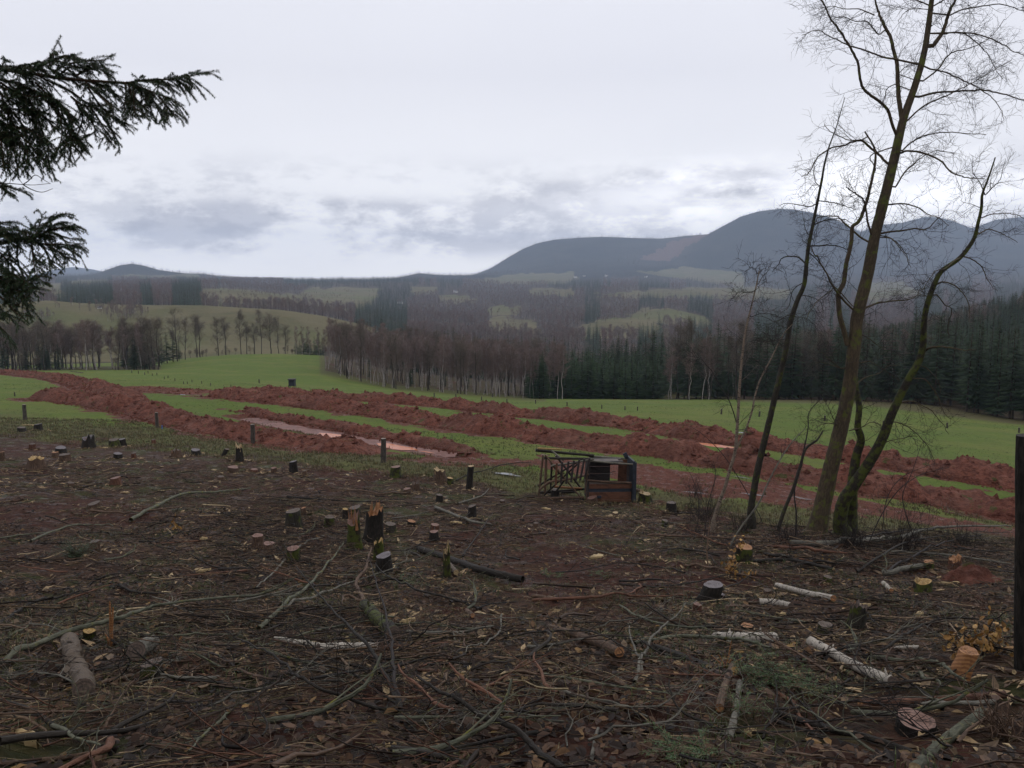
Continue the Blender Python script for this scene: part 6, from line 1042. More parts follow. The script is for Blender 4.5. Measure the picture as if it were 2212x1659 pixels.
log([(400, 1462), (450, 1440)], 15, 'bark_brown', 'cut_dark', 'short brown log chunk in the left foreground'); log([(1275, 1660), (1285, 1600), (1292, 1575)], 10, 'bark_grey', 'cut_pale', 'forked grey stick at the bottom edge right of centre'); log([(1990, 1226), (1950, 1232), (1925, 1240), (1905, 1241)], 12, 'bark_grey', 'cut_pale', 'bent grey log beside the small mossy stump on the right')
log([(1930, 1402), (1985, 1400)], 9, 'birch', 'cut_pale', 'small white forked birch piece near the ochre leaves'); log([(1908, 1262), (1925, 1278)], 10, 'birch', 'cut_orange', 'tiny white birch piece on the upper right'); log([(1885, 1370), (1950, 1385)], 11, 'bark_dark', 'cut_dark', 'dark short log right of the cleft stump'); log([(2120, 1438), (2190, 1455)], 11, 'bark_brown', 'cut_pale', 'brown stick between the orange stump and the edge post')
log([(965, 1218), (985, 1240)], 12, 'birch_old', 'cut_pale', 'short pale birch piece lying behind the thin torn stub'); log([(1350, 1055), (1385, 1064)], 8, 'bark_brown', 'cut_pale', 'short brown stick at the foot of the hide roof'); log([(905, 1450), (950, 1453)], 9, 'bark_red', 'cut_red', 'short red log chunk in the lower middle'); log([(1008, 1322), (1022, 1334)], 11, 'bark_brown', 'cut_orange', 'stubby tan log end below the bare red patch')
log([(1610, 1215), (1700, 1212), (1800, 1232)], 8, 'bark_dark', 'cut_pale', 'dark stick lying under the brushwood heap'); log([(1150, 1290), (1205, 1298)], 10, 'bark_brown', 'cut_orange', 'short brown log on the bare red ground')
# torn slabs of wood
def slab(c, r, w_, h_, ang, mat, label):
    g = hit(c, r); L = px(w_, g[1]) / 2; W = px(h_, g[1]) / 2.6; rg = np.random.default_rng(abs(int(c))); n_ = 9; u = np.linspace(-1, 1, n_); ww = W * (1 - u ** 4 * .8) * (1 + .45 * rg.normal(size=n_)); ca, sa = math.cos(ang), math.sin(ang); mb = MB()
    for s_, z in ((1, .035), (0, .0)): pass
    top = np.array([[(u[i] * L * ca - k * ww[i] * sa), (u[i] * L * sa + k * ww[i] * ca), .035 + .25 * W * (1 - u[i] ** 2) + .008 * rg.normal()] for i in range(n_) for k in (-1, -.35, .35, 1)]); bot = top * np.array([1, 1, 0]) + np.array([0, 0, -.01])
    q = [(i * 4 + k, i * 4 + k + 1, (i + 1) * 4 + k + 1, (i + 1) * 4 + k) for i in range(n_ - 1) for k in range(3)]; m_ = n_ * 4; q += [(i * 4, (i + 1) * 4, m_ + (i + 1) * 4, m_ + i * 4) for i in range(n_ - 1)] + [(i * 4 + 3, m_ + i * 4 + 3, m_ + (i + 1) * 4 + 3, (i + 1) * 4 + 3) for i in range(n_ - 1)]
    mb.add(np.concatenate([top, bot]), quads=q, tc=np.concatenate([top, bot]) @ np.array([[ca, -sa, 0], [sa, ca, 0], [0, 0, 1]])[:, [1, 2, 0]]); LAND.append((g[0], g[1], label)); return tag(mb.build('torn_wood', M[mat], None, tuple(g)), label, 'wood slab')
M['slab'] = wood_mat('torn_yellow_wood', (.30, .20, .085), (.44, .33, .17))
for a_ in [(55, 1602, 92, 26, -.45, 'slab', 'large pale yellow wood slab in the bottom left corner'), (62, 919, 36, 8, 0, 'slab', 'flat pale disc of wood below the leftmost fence post'), (1292, 1205, 42, 26, .3, 'slab', 'fan shaped torn piece of pale wood in the middle right'), (1700, 1460, 60, 14, .1, 'slab', 'pale wood sliver beside the spruce twigs'), (1750, 1500, 40, 12, -.2, 'slab', 'curled pale wood splinter above the black wet log'), (440, 1165, 18, 5, 0, 'slab', 'small pale chip left of the tall splintered pair'), (440, 1235, 32, 6, .5, 'slab', 'pale wood chip in the left middle ground'), (270, 1065, 20, 8, 0, 'slab', 'curved yellow bark piece above the short red brown stump'), (225, 968, 16, 6, .4, 'slab', 'pale wedge beside the touching pair of stumps'), (1860, 1312, 46, 8, .15, 'slab', 'pale torn strip on the upper right'), (2055, 1262, 60, 6, 0, 'slab', 'long yellow splinter above the low yellow mossy stump'), (1690, 1330, 36, 10, .1, 'slab', 'pale shavings beside the slim white birch log'), (1180, 1100, 22, 6, -.5, 'slab', 'pale splinter below the hide ladder'), (985, 1130, 28, 6, -.2, 'slab', 'long pale splinter in the middle ground'), (880, 1345, 40, 7, .6, 'slab', 'tan splinter right of the mossy log'), (845, 1625, 26, 6, .3, 'slab', 'pale splinter at the bottom left of centre'), (1620, 1590, 30, 7, .05, 'slab', 'tan splinter near the green spruce twigs'), (1985, 1590 - 260, 30, 10, .5, 'slab', 'bent orange splinter right of the cleft stump'), (1015, 1455, 14, 10, .9, 'slab', 'upright pale chip in the lower middle'), (750, 1385, 12, 8, .4, 'slab', 'small pale chip on the white birch log')]: slab(*a_)

# ------------------------------------------------------------------ big traced branches
def branch(pts, w_, mat, label, up=.0, tw=8, tl=.35, seed=None, arch=0.0, K=None):
    w_ = w_ * 1.3; g = np.array([hit(c, r) for c, r in pts]); n_ = len(g); hgt = px(w_, g[:, 1].mean()) * .7; p = smooth_path(g, n_ * 7); u = np.linspace(0, 1, len(p)); p[:, 2] = np.maximum(p[:, 2], gz(p[:, 0], p[:, 1])) + hgt + up * u + arch * np.sin(u * np.pi)
    sd = seed or abs(int(pts[0][0] * 3 + pts[0][1])); p[:, :2] += np.cumsum(np.random.default_rng(sd).normal(0, .006, (len(p), 2)), 0); o = p[0].copy(); root = empty('fallen_branch', tuple(o)); mb = MB(); tubes(mb, p - o, px(widths((w_, w_ * .8, w_ * .4), len(p)), g[:, 1].mean()) / 2, 7, rnd=.4, wob=.08); mb.build('stem', M[mat], root)
    if tw: mb = MB(); twiggery(mb, [p - o], px(w_, g[0][1]) * .35, tw, tl, 2, tl * .5, 0, 0, .1, .0, .16, .003, sd); t = mb.build('twigs', M[mat], root); t['kind'] = 'stuff'
    LAND.append((p[len(p) // 2][0], p[len(p) // 2][1], label)); return tag(root, label, 'branch')
BR = [([(12, 1440), (80, 1415), (150, 1395), (230, 1382), (275, 1377), (330, 1362), (400, 1358), (520, 1352)], 10, 'bark_green', 'longest grey green branch arching over the peeling log at lower left', .28, 8, .5), ([(300, 1375), (370, 1385), (440, 1392), (530, 1405)], 5, 'bark_green', 'side branch running right from the longest grey green one', .1, 5, .4),
 ([(1240, 1690), (1160, 1655), (1080, 1625), (1000, 1600), (930, 1568), (870, 1538)], 12, 'bark_dark', 'thick dark forked branch rising from the bottom edge in the centre', .22, 5, .3), ([(870, 1538), (815, 1490), (770, 1450), (700, 1388), (640, 1310)], 6, 'bark_dark', 'upper left fork of the thick dark branch', .5, 9, .5), ([(870, 1545), (800, 1556), (720, 1552), (650, 1535), (600, 1500), (520, 1455), (480, 1440)], 6, 'bark_dark', 'long lower left fork of the thick dark branch', .3, 9, .5), ([(868, 1535), (852, 1480), (838, 1420), (810, 1340), (795, 1290)], 4.5, 'twig_dark', 'thin upright fork of the thick dark branch', .6, 8, .5), ([(870, 1545), (800, 1515), (700, 1480), (620, 1470)], 5, 'bark_dark', 'middle left fork of the thick dark branch', .15, 6, .4),
 ([(1040, 1320), (960, 1300), (900, 1290), (840, 1262), (815, 1240)], 4, 'bark_dark', 'slim dark branch curving right below the black stump', .2, 6, .4), ([(1137, 1472), (1180, 1488), (1230, 1502), (1300, 1520), (1368, 1550)], 8, 'bark_grey', 'grey stick in the bottom middle right', .02, 3, .3), ([(283, 1130), (333, 1102), (393, 1074), (467, 1070), (540, 1062)], 6, 'bark_green', 'pale yellowish branch curving across the left middle', .05, 10, .5), ([(197, 1107), (270, 1113), (340, 1105), (420, 1096)], 4, 'bark_brown', 'straight brown branch below the flat low stump', .03, 5, .4),
 ([(67, 1172), (117, 1152), (187, 1139), (240, 1142)], 4, 'bark_green', 'pale bent branch left of the little spruce', .03, 4, .3), ([(0, 1165), (60, 1158), (130, 1150)], 3, 'bark_green', 'pale branch entering at the left edge', .03, 3, .3), ([(0, 1355), (60, 1320), (130, 1305), (190, 1290)], 6, 'bark_dark', 'dark branch slanting up from the left edge', .08, 6, .4), ([(0, 1390), (60, 1362), (120, 1352), (200, 1345)], 4, 'bark_green', 'pale stick under the dark left edge branch', .05, 4, .3),
 ([(236, 1272), (290, 1285), (350, 1293), (450, 1296)], 5, 'bark_dark', 'dark curved stick above the upright orange shoots', .05, 5, .35), ([(560, 1365), (620, 1320), (680, 1270), (720, 1225), (745, 1190)], 6, 'bark_green', 'yellow mossed pole leaning toward the tall splintered pair', .15, 6, .4), ([(600, 1330), (680, 1300), (760, 1270), (850, 1240)], 5, 'bark_grey', 'grey branch under the black stump', .1, 7, .4), ([(550, 1375), (640, 1352), (720, 1345), (800, 1325)], 5, 'bark_dark', 'dark branch lying over the grey birch log', .12, 8, .4),
 ([(560, 1400), (660, 1375), (760, 1360), (860, 1370), (960, 1380)], 4, 'bark_green', 'greenish branch lying over the white birch log', .12, 7, .5), ([(790, 1310), (770, 1280), (790, 1250), (800, 1215)], 7, 'bark_brown', 'twisted bare root like branch on top of the mossy log', .25, 8, .35), ([(790, 1312), (750, 1300), (735, 1330)], 6, 'bark_brown', 'crooked side branch left of the mossy log', .1, 4, .3),
 ([(1705, 1182), (1800, 1186), (1900, 1181), (1950, 1178), (2005, 1162), (2080, 1156), (2180, 1156)], 8, 'bark_grey', 'long pale fallen branch across the right brushwood heap', .3, 10, .6), ([(1660, 1185), (1760, 1200), (1830, 1212)], 7, 'bark_red', 'reddish pole under the long pale branch', .1, 4, .4), ([(1885, 1196), (1960, 1200), (2040, 1207), (2110, 1218), (2180, 1232)], 5, 'bark_grey', 'pale thin branch below the long pale one', .12, 7, .5), ([(1400, 1160), (1500, 1165), (1600, 1172), (1700, 1178)], 4, 'bark_brown', 'thin light branch left of the brushwood heap', .08, 8, .5), ([(1480, 1225), (1560, 1240), (1640, 1262)], 5, 'bark_brown', 'brown stick behind the leaning round stump', .05, 4, .3), ([(1650, 1200), (1740, 1225), (1810, 1235)], 6, 'bark_dark', 'dark pole lying below the tallest tree', .1, 6, .4),
 ([(1850, 1240), (1900, 1215), (1960, 1190), (2040, 1180)], 4, 'bark_dark', 'dark branch arching through the right brushwood', .3, 12, .6), ([(1920, 1240), (1990, 1205), (2060, 1185), (2120, 1180)], 3.5, 'twig_dark', 'dark twiggy branch at the right end of the brushwood', .35, 12, .6), ([(1780, 1200), (1850, 1180), (1930, 1172), (2030, 1165)], 3.5, 'twig_dark', 'dark twiggy branch on the top of the brushwood', .4, 12, .6), ([(1960, 1215), (2000, 1200), (2060, 1200), (2150, 1215)], 4, 'bark_dark', 'dark stick in the right part of the brushwood', .2, 9, .5),
 ([(1370, 1395), (1470, 1385), (1560, 1398), (1610, 1410), (1660, 1432)], 8, 'bark_green', 'green grey branch with yellow lichen below the peeling birch log', .1, 7, .5), ([(1880, 1426), (1960, 1440), (2020, 1448), (2050, 1475), (2070, 1510)], 9, 'bark_green', 'bent green branch right of the longest birch log', .1, 6, .5), ([(1885, 1425), (1940, 1400), (1990, 1380), (2050, 1375), (2130, 1395), (2200, 1405)], 4.5, 'bark_dark', 'dark branch arching above the orange stump', .3, 6, .5), ([(1960, 1462), (1995, 1480), (2035, 1505)], 8, 'bark_green', 'short green stick pointing at the scaly brown log', .05, 3, .3),
 ([(1340, 1265), (1420, 1272), (1500, 1262), (1560, 1250)], 4, 'bark_dark', 'dark twiggy stick left of the leaning round stump', .05, 8, .4), ([(1150, 1302), (1260, 1298), (1360, 1298), (1480, 1300)], 6, 'bark_red', 'long straight reddish stick across the middle right', .03, 4, .35), ([(1340, 1312), (1390, 1345), (1450, 1368), (1540, 1385)], 5, 'bark_green', 'green grey stick slanting to the peeling birch log', .08, 5, .4), ([(1370, 1480), (1390, 1430), (1440, 1370), (1500, 1330)], 5, 'bark_grey', 'long thin grey stick leaning up to the right', .2, 3, .3), ([(1385, 1470), (1370, 1420), (1355, 1370)], 5.5, 'bark_grey', 'crooked grey stick beside the dark slanting log', .1, 3, .3),
 ([(1060, 1385), (1170, 1378), (1270, 1385), (1330, 1420), (1370, 1460)], 4, 'bark_dark', 'thin dark bow shaped branch over the brown log', .15, 7, .5), ([(900, 1440), (1000, 1448), (1100, 1440), (1200, 1440), (1300, 1445)], 4, 'bark_dark', 'long thin dark stem across the lower middle', .08, 6, .4), ([(945, 1518), (1040, 1530), (1110, 1538), (1180, 1535)], 6, 'bark_brown', 'brown stick in the bottom middle', .02, 3, .3), ([(560, 1470), (660, 1478), (760, 1490), (840, 1508)], 4, 'bark_dark', 'dark stick under the forked branch', .06, 6, .4), ([(1085, 1330), (1090, 1370), (1070, 1410), (1030, 1440)], 4, 'bark_grey', 'hook shaped grey twig in the lower middle', .1, 2, .2),
 ([(520, 1355), (600, 1340), (700, 1335), (790, 1340)], 4, 'bark_dark', 'dark stem lying across the brush left of the mossy log', .15, 9, .5), ([(250, 1450), (330, 1443), (430, 1448), (540, 1462)], 5, 'bark_brown', 'light brown stick below the squat stump', .1, 5, .4), ([(480, 1430), (530, 1470), (600, 1500), (650, 1520)], 5, 'bark_brown', 'reddish brown twig arching in the lower left', .15, 6, .4), ([(200, 1610), (250, 1560), (290, 1530)], 5, 'bark_brown', 'short stick rising from the thick brown stick', .15, 3, .3), ([(250, 1640), (330, 1620), (420, 1612), (560, 1605)], 5, 'bark_dark', 'dark stick along the bottom left edge', .04, 5, .35),
 ([(1900, 1640), (1800, 1600), (1720, 1570)], 5, 'bark_green', 'greenish stem over the black wet log', .12, 5, .4), ([(1660, 1570), (1720, 1520), (1800, 1560), (1880, 1640)], 3, 'bark_green', 'thin green stems bent over the black wet log', .2, 5, .4), ([(1740, 1480), (1860, 1490), (1960, 1500), (2090, 1495)], 4, 'bark_dark', 'thin dark stem just above the scaly brown log', .08, 6, .5), ([(1650, 1600), (1670, 1545), (1665, 1500)], 4.5, 'bark_dark', 'dark crooked twig right of the spruce poles', .1, 4, .3), ([(1480, 1240), (1400, 1225), (1330, 1222)], 3, 'bark_dark', 'thin dark twig in the middle right', .04, 5, .3),
 ([(1290, 1028), (1330, 1020)], 2, 'bark_dark', 'thin twig by the puddle left of the hide'), ([(985, 1040), (1040, 1025), (1110, 1012), (1150, 1015)], 2, 'bark_dark', 'long thin twig arching over the grey puddle', .35, 3, .2), ([(750, 1062), (820, 1072), (880, 1070)], 4, 'bark_brown', 'light brown stick among pale chips', .04, 5, .4), ([(620, 1075), (720, 1085), (830, 1090)], 3.5, 'bark_dark', 'dark stick above the stout stump', .04, 8, .5), ([(990, 1090), (1040, 1075), (1055, 1060)], 3, 'bark_grey', 'curved pale stick right of the chips', .04, 3, .3),
 ([(940, 1100), (1010, 1130), (1060, 1140)], 6, 'bark_grey', 'pale pink stick behind the front red stump', .03, 2, .3), ([(700, 1160), (640, 1200), (600, 1245), (560, 1290)], 4.5, 'bark_grey', 'grey branch running down from the stout stump', .1, 8, .5), ([(880, 1190), (940, 1170), (1000, 1165)], 3, 'bark_dark', 'dark twig behind the long dark log', .04, 6, .4), ([(1000, 1205), (1040, 1150), (1065, 1120)], 2.5, 'bark_dark', 'upright thin twig in the middle', .2, 3, .3), ([(2030, 1075), (2030, 1080)], 2, 'bark_dark', 'short twig on the soil')]
for b_ in BR[:-1]: branch(*b_)
# ------------------------------------------------------------------ many smaller fallen branches, each a thing of its own
KIND = []
for i in range(14):
    rg = np.random.default_rng(700 + i); L = 1.0; n1 = 1; mat = ['bark_dark', 'bark_grey', 'bark_brown', 'bark_green', 'bark_dark', 'twig_dark', 'bark_red'][i % 7]; p = limbs_batch(np.zeros((1, 3)), np.array([[1, 0, .02]]), np.array([L]), 0, 10, [.06, .16, .26][i % 3], -.0, rg); p[..., 2] = np.abs(p[..., 2]) * .4 + .012; mb = MB()
    r0 = [.012, .020, .009][i % 3]; rr = np.linspace(r0, r0 * .35, 10)[None]; tubes(mb, p, rr, 6, rnd=rg.random(), wob=.08)
    per = [5, 2, 8][i % 3]; b, T, r_, u, _ = children(p, rr, per, rg, .15); d = side_dirs(T, R(25) + .5 * rg.random(per), rg); d[:, 2] = np.abs(d[:, 2]) * .5; C = limbs_batch(b, d, .4 * (.4 + rg.random(per)), 0, 6, .15, -.01, rg); C[..., 2] = np.abs(C[..., 2]) + .004; rc = np.maximum(r_ * .5, .003)[:, None] * np.linspace(1, .4, 6)[None]; tubes(mb, C, rc, 4, rnd=rg.random(per))
    b, T, r_, u, _ = children(C, rc, 2, rg, .2); C2 = limbs_batch(b, side_dirs(T, R(25) + .5 * rg.random(len(b)), rg), .16 * (.4 + rg.random(len(b))), 0, 4, .15, 0, rg); C2[..., 2] = np.abs(C2[..., 2]); tubes(mb, C2, np.broadcast_to(np.array([.0026, .0022, .0018, .001]), (len(b), 4)), 3)
    col = {'bark_dark': 'dark', 'bark_grey': 'grey', 'bark_brown': 'brown', 'bark_green': 'greenish', 'twig_dark': 'blackish', 'bark_red': 'reddish'}[mat]; KIND.append((mb.mesh('fallen_branch', M[mat]), col + ' ' + ['slightly bent', 'thick crooked', 'thin twiggy'][i % 3] + ' branch'))
LA = np.array([(a, b) for a, b, _ in LAND]); used = {}
for i in range(285):
    if i < 190: c = random.uniform(-30, 2240); r = 1030 + 620 * random.random() ** .8
    elif i < 235: c = random.gauss(640, 110); r = random.gauss(1200, 60)
    elif i < 265: c = random.uniform(1600, 2200); r = random.uniform(1165, 1235)
    else: c = random.uniform(300, 900); r = random.uniform(1330, 1480)
    g = hit(c, max(r, 1000)); me, ds = random.choice(KIND); s = random.uniform(.4, .95) + .03 * g[1]; o = link(me, 'fallen_branch', None, (g[0], g[1], g[2] + random.uniform(0, .05))); a_ = random.uniform(0, 6.28); o.scale = (s, s, s * .9)
    e2 = gz1(g[0] + math.cos(a_) * s, g[1] + math.sin(a_) * s); o.rotation_euler = (random.uniform(-.2, .2), -math.atan2(e2 - g[2], s) - random.uniform(0, .08), a_)
    k = int(np.argmin(np.hypot(LA[:, 0] - g[0], LA[:, 1] - g[1]) / g[1])); nm = LAND[k][2].split(); nm = [w for w in nm[:9]]
    while nm and nm[-1] in ('a', 'the', 'of', 'with', 'in', 'at', 'and', 'its', 'to', 'from', 'on', 'by', 'beside', 'below', 'above', 'behind', 'left', 'right', 'under', 'near', 'between', 'over', 'across'): nm.pop()
    tag(o, (ds + ' near the ' + ' '.join(nm).rstrip(',')), 'branch', 'small branches scattered over the clearing')

# ------------------------------------------------------------------ green boughs, little spruce, leafy shoots
def bough(c, r, wpx, n, label, name='spruce_bough', mat='needle_lime', seed=1, up=.25, live=False):
    h = hit(c, r) + np.array([0, 0, .05]); rg = np.random.default_rng(seed); rad = px(wpx, h[1]) / 2; nb_ = MB(); wb = MB(); sh_ = []
    for _ in range(n):
        a = rg.random() * 6.28; q = rad * rg.random() ** .6 * (0 if live else .6); b = np.array([math.cos(a) * q, math.sin(a) * q, 0]); a2 = rg.random() * 6.28; d = np.array([math.cos(a2), math.sin(a2), up * (.3 + rg.random()) if not live else rg.uniform(.3, 2)]); p = limbs_batch(b[None], d[None], np.array([rad * (.6 + .5 * rg.random()) if not live else px(58, h[1]) * (.5 + .6 * rg.random())]), 0, 7, .06, -.06, rg)[0]
        p[:, 2] = np.maximum(p[:, 2], gz(h[0] + p[:, 0], h[1] + p[:, 1]) - h[2] + .06); tubes(wb, p, np.linspace(.005, .0015, 7), 4); ss_ = shoots(p, 22, rad * (.22 if not live else .3), rg, .95, .02, (40, 65)); [tubes(wb, s_, np.linspace(.002, .001, len(s_)), 3) for s_ in ss_]; sh_ += [p] + ss_
    k = max(1.0, h[1] / 6); needles(nb_, sh_, 520 / k, .016 * (1 + .15 * (k - 1)), .0012 * k, seed, .0)
    root = empty(name, tuple(h)); wb.build('stems', M['bark_brown'], root); nd = nb_.build('needles', M[mat], root, smooth=False); nd['kind'] = 'stuff'; return tag(root, label, 'spruce' if live else 'spruce bough')
bough(1660, 1475, 190, 44, 'largest heap of green spruce twigs beside the two spruce poles', seed=31, up=.5); bough(1740, 1500, 120, 20, 'green spruce twigs right of the largest heap', seed=32); bough(1600, 1550, 120, 12, 'green spruce twigs below the spruce poles', seed=33); bough(1480, 1640, 170, 30, 'green spruce twigs at the bottom edge right of centre', seed=34)
bough(880, 1262, 70, 12, 'fresh green spruce twigs right of the black stump', seed=35); bough(1190, 1248, 80, 9, 'green spruce twigs lying on the dark log end', seed=36); bough(1290, 1245, 60, 8, 'green spruce twigs left of the reddish straight stick', seed=37); bough(720, 1185, 50, 6, 'few green twigs left of the tall splintered stump', seed=38); bough(1490, 1310, 40, 6, 'small green tuft at the pink topped stump', seed=42); bough(1670, 1385, 50, 7, 'spruce twigs between birch logs', seed=43)
bough(168, 1212, 70, 60, 'little living spruce beside a brown stump on the left', 'young_spruce', 'needle', 39, live=True)
def leafy(c, r, pts, n, size, label, seed, mat='oak_leaf', stem='twig_dark', sp=.16):
    h = hit(c, r); rg = np.random.default_rng(seed); root = empty('oak_shoot', tuple(h)); mb = MB(); P_ = []
    for q in pts: p = traced(q, h[1], 12); P_.append(p - h); tubes(mb, p - h, np.linspace(.007, .003, 12), 5)
    tw_ = np.concatenate(P_); mb2 = MB()
    for _ in range(n):
        b = tw_[rg.integers(3, len(tw_))] + rg.normal(0, sp * .35, 3); d = rg.normal(size=3) + np.array([0, 0, -.7]); d /= np.linalg.norm(d); L = size * (.6 + .6 * rg.random()); A, B = frames(d[None]); A = A[0]; B = B[0]; ph_ = rg.random() * 3.14; A, B = A * math.cos(ph_) + B * math.sin(ph_), B * math.cos(ph_) - A * math.sin(ph_)
        m1 = b + d * L * .3; m2 = b + d * L * .7; mb2.add([b, m1 + A * L * .24 + B * L * .08, m2 + A * L * .3 + B * L * .12, b + d * L, m2 - A * L * .3 + B * L * .12, m1 - A * L * .24 + B * L * .08, m1, m2], quads=[(0, 1, 2, 6)[:4]][:0] + [(6, 1, 2, 7), (6, 7, 4, 5)], tris=[(0, 1, 6), (0, 6, 5), (7, 2, 3), (7, 3, 4)], rnd=rg.random())
        tubes(mb, np.stack([tw_[np.argmin(np.linalg.norm(tw_ - b, axis=1))], b]), np.array([.002, .0012]), 3)
    mb.build('stem', M[stem], root); lv = mb2.build('leaves', M[mat], root); lv['kind'] = 'stuff'; return tag(root, label, 'oak shoot')
leafy(2075, 1430, [[(2120, 1425), (2105, 1395), (2080, 1370), (2050, 1385)], [(2120, 1425), (2130, 1380), (2140, 1350), (2150, 1335)], [(2120, 1425), (2140, 1395), (2150, 1400), (2165, 1410)], [(2060, 1400), (2090, 1390), (2120, 1398), (2160, 1405)]], 190, .062, 'shoot with many ochre leaves above the orange stump', 3)
leafy(1592, 1250, [[(1592, 1250), (1588, 1215), (1596, 1180), (1606, 1160)], [(1592, 1240), (1605, 1250), (1620, 1248), (1632, 1245)], [(1590, 1225), (1580, 1235), (1575, 1245)]], 110, .085, 'slim shoot with hanging ochre leaves left of the mossy tan topped stump', 4, sp=.2)
leafy(385, 1150, [[(392, 1158), (382, 1140), (378, 1120), (379, 1100)], [(382, 1140), (372, 1135), (370, 1130)], [(382, 1140), (388, 1132), (392, 1140)]], 14, .13, 'tiny shoot with a few pale hanging leaves in the left middle', 5, sp=.12)
def shootsgrp(c, r, tops, w_, mat, label):
    h = hit(c, r); root = empty('upright_shoot', tuple(h)); 
    for t_ in tops: mb = MB(); p = traced([(c + (t_[0] - c) * .1, r)] + [t_], h[1], 8) - h; tubes(mb, p, px(np.linspace(w_, w_ * .5, 8), h[1]) / 2, 6, wob=.1); mb.build('stem', M[mat], root)
    return tag(root, label, 'shoot')
shootsgrp(240, 1395, [(237, 1300), (244, 1312), (228, 1370)], 7, 'cut_orange', 'two upright orange torn shoots behind the longest grey green branch'); shootsgrp(1568, 1440, [(1536, 1415), (1552, 1413), (1606, 1420), (1588, 1410), (1580, 1385), (1620, 1440)], 4, 'cut_orange', 'spray of pale cut twig ends at the top of the left spruce pole'); shootsgrp(168, 1368, [(162, 1325)], 5, 'bark_brown', 'short upright brown shoot behind the peeling log'); shootsgrp(1912, 1204, [(1930, 1180)], 4, 'bark_brown', 'short pale upright stub below the brushwood')
shootsgrp(1777, 1215, [(1777, 1198)], 5, 'cut_yellow', 'left stub of two short yellow cut stubs'); shootsgrp(1792, 1215, [(1792, 1199)], 5, 'cut_yellow', 'right stub of two short yellow cut stubs')
# small red soil heap by the right edge
h = hit(2100, 1262); k = 40; gx, gy = np.meshgrid(np.linspace(-1, 1, k), np.linspace(-1, 1, k)); X_ = gx * px(80, h[1]); Y_ = gy * px(60, h[1]); rr = np.hypot(gx, gy); Zg = gz((h[0] + X_).ravel(), (h[1] + Y_).ravel()).reshape(X_.shape) - h[2]
Zz = Zg - .08 + np.clip(1 - rr, 0, 1) ** .8 * .45 + np.clip(1.05 - rr, 0, 1) * .12 * fbm(X_ * 6, Y_ * 6, 3, 4) - .2 * (rr > 1); i = np.arange(k - 1)[:, None] * k; j = np.arange(k - 1)[None]; mb = MB(); mb.add(np.stack([X_, Y_, Zz], -1), quads=np.stack([i + j, i + j + 1, i + k + j + 1, i + k + j], -1).reshape(-1, 4)); tag(mb.build('soil_heap', M['soil'], None, tuple(h)), 'small heap of red soil at the right below the brushwood', 'soil heap')

# ------------------------------------------------------------------ litter, chips, twigs, grass: nobody could count them
def fan(n_, y0, y1, pw=1.0, amax=.78):
    u = rng.random(n_); Y = (y0 ** pw + (y1 ** pw - y0 ** pw) * u) ** (1 / pw); a = (rng.random(n_) * 2 - 1) * amax; return a * Y, Y
def in_litter(x, y, soft=0.0):
    z = base_z(x, y); c, r = proj(x, y, z); return (r + 10 * fbm(x * .5, y * .5, 5, 4) > line_r(c, LIT) + soft)
def not_bare(x, y, s): c, r = proj(x, y, base_z(x, y)); return rng.random(len(x)) > s * sstep(bare_patch(c, r), .05, .45)
# leaves
x, y = fan(60000, 1.9, 24, 1.2); k = in_litter(x, y) & (fbm(x * .5, y * .5, 200, 3) + .55 * rng.random(len(x)) > -.1) & not_bare(x, y, .8); x, y = x[k], y[k]; n_ = len(x); z = gz(x, y); L = (.012 + .030 * rng.random(n_) ** 1.5) * (1 + y * .02); ph = rng.random(n_) * 6.28; d = np.stack([np.cos(ph), np.sin(ph), rng.normal(0, .25, n_)], 1); s = np.stack([-np.sin(ph), np.cos(ph), rng.normal(0, .3, n_)], 1)
b = np.stack([x, y, z + .012 + .02 * rng.random(n_)], 1); L_ = L[:, None]; wv = (.45 + .3 * rng.random((n_, 1))); cu = np.array([0, 0, 1.0]) * L_ * rng.normal(.15, .2, (n_, 1))
V = np.stack([b - d * L_, b - d * L_ * .3 + s * L_ * wv + cu, b + d * L_ * .5 + s * L_ * wv * .8 + cu, b + d * L_, b + d * L_ * .5 - s * L_ * wv * .8 + cu, b - d * L_ * .3 - s * L_ * wv + cu], 1); i = np.arange(n_)[:, None] * 6; mb = MB(); mb.add(V, quads=np.concatenate([i + np.array([[0, 1, 2, 3]]), i + np.array([[0, 3, 4, 5]])]), rnd=np.repeat(rng.random(n_) ** 1.1, 6)); tag(mb.build('leaf_litter', M['leaves'], smooth=False), 'dead brown leaves covering the clearing', kind='stuff')
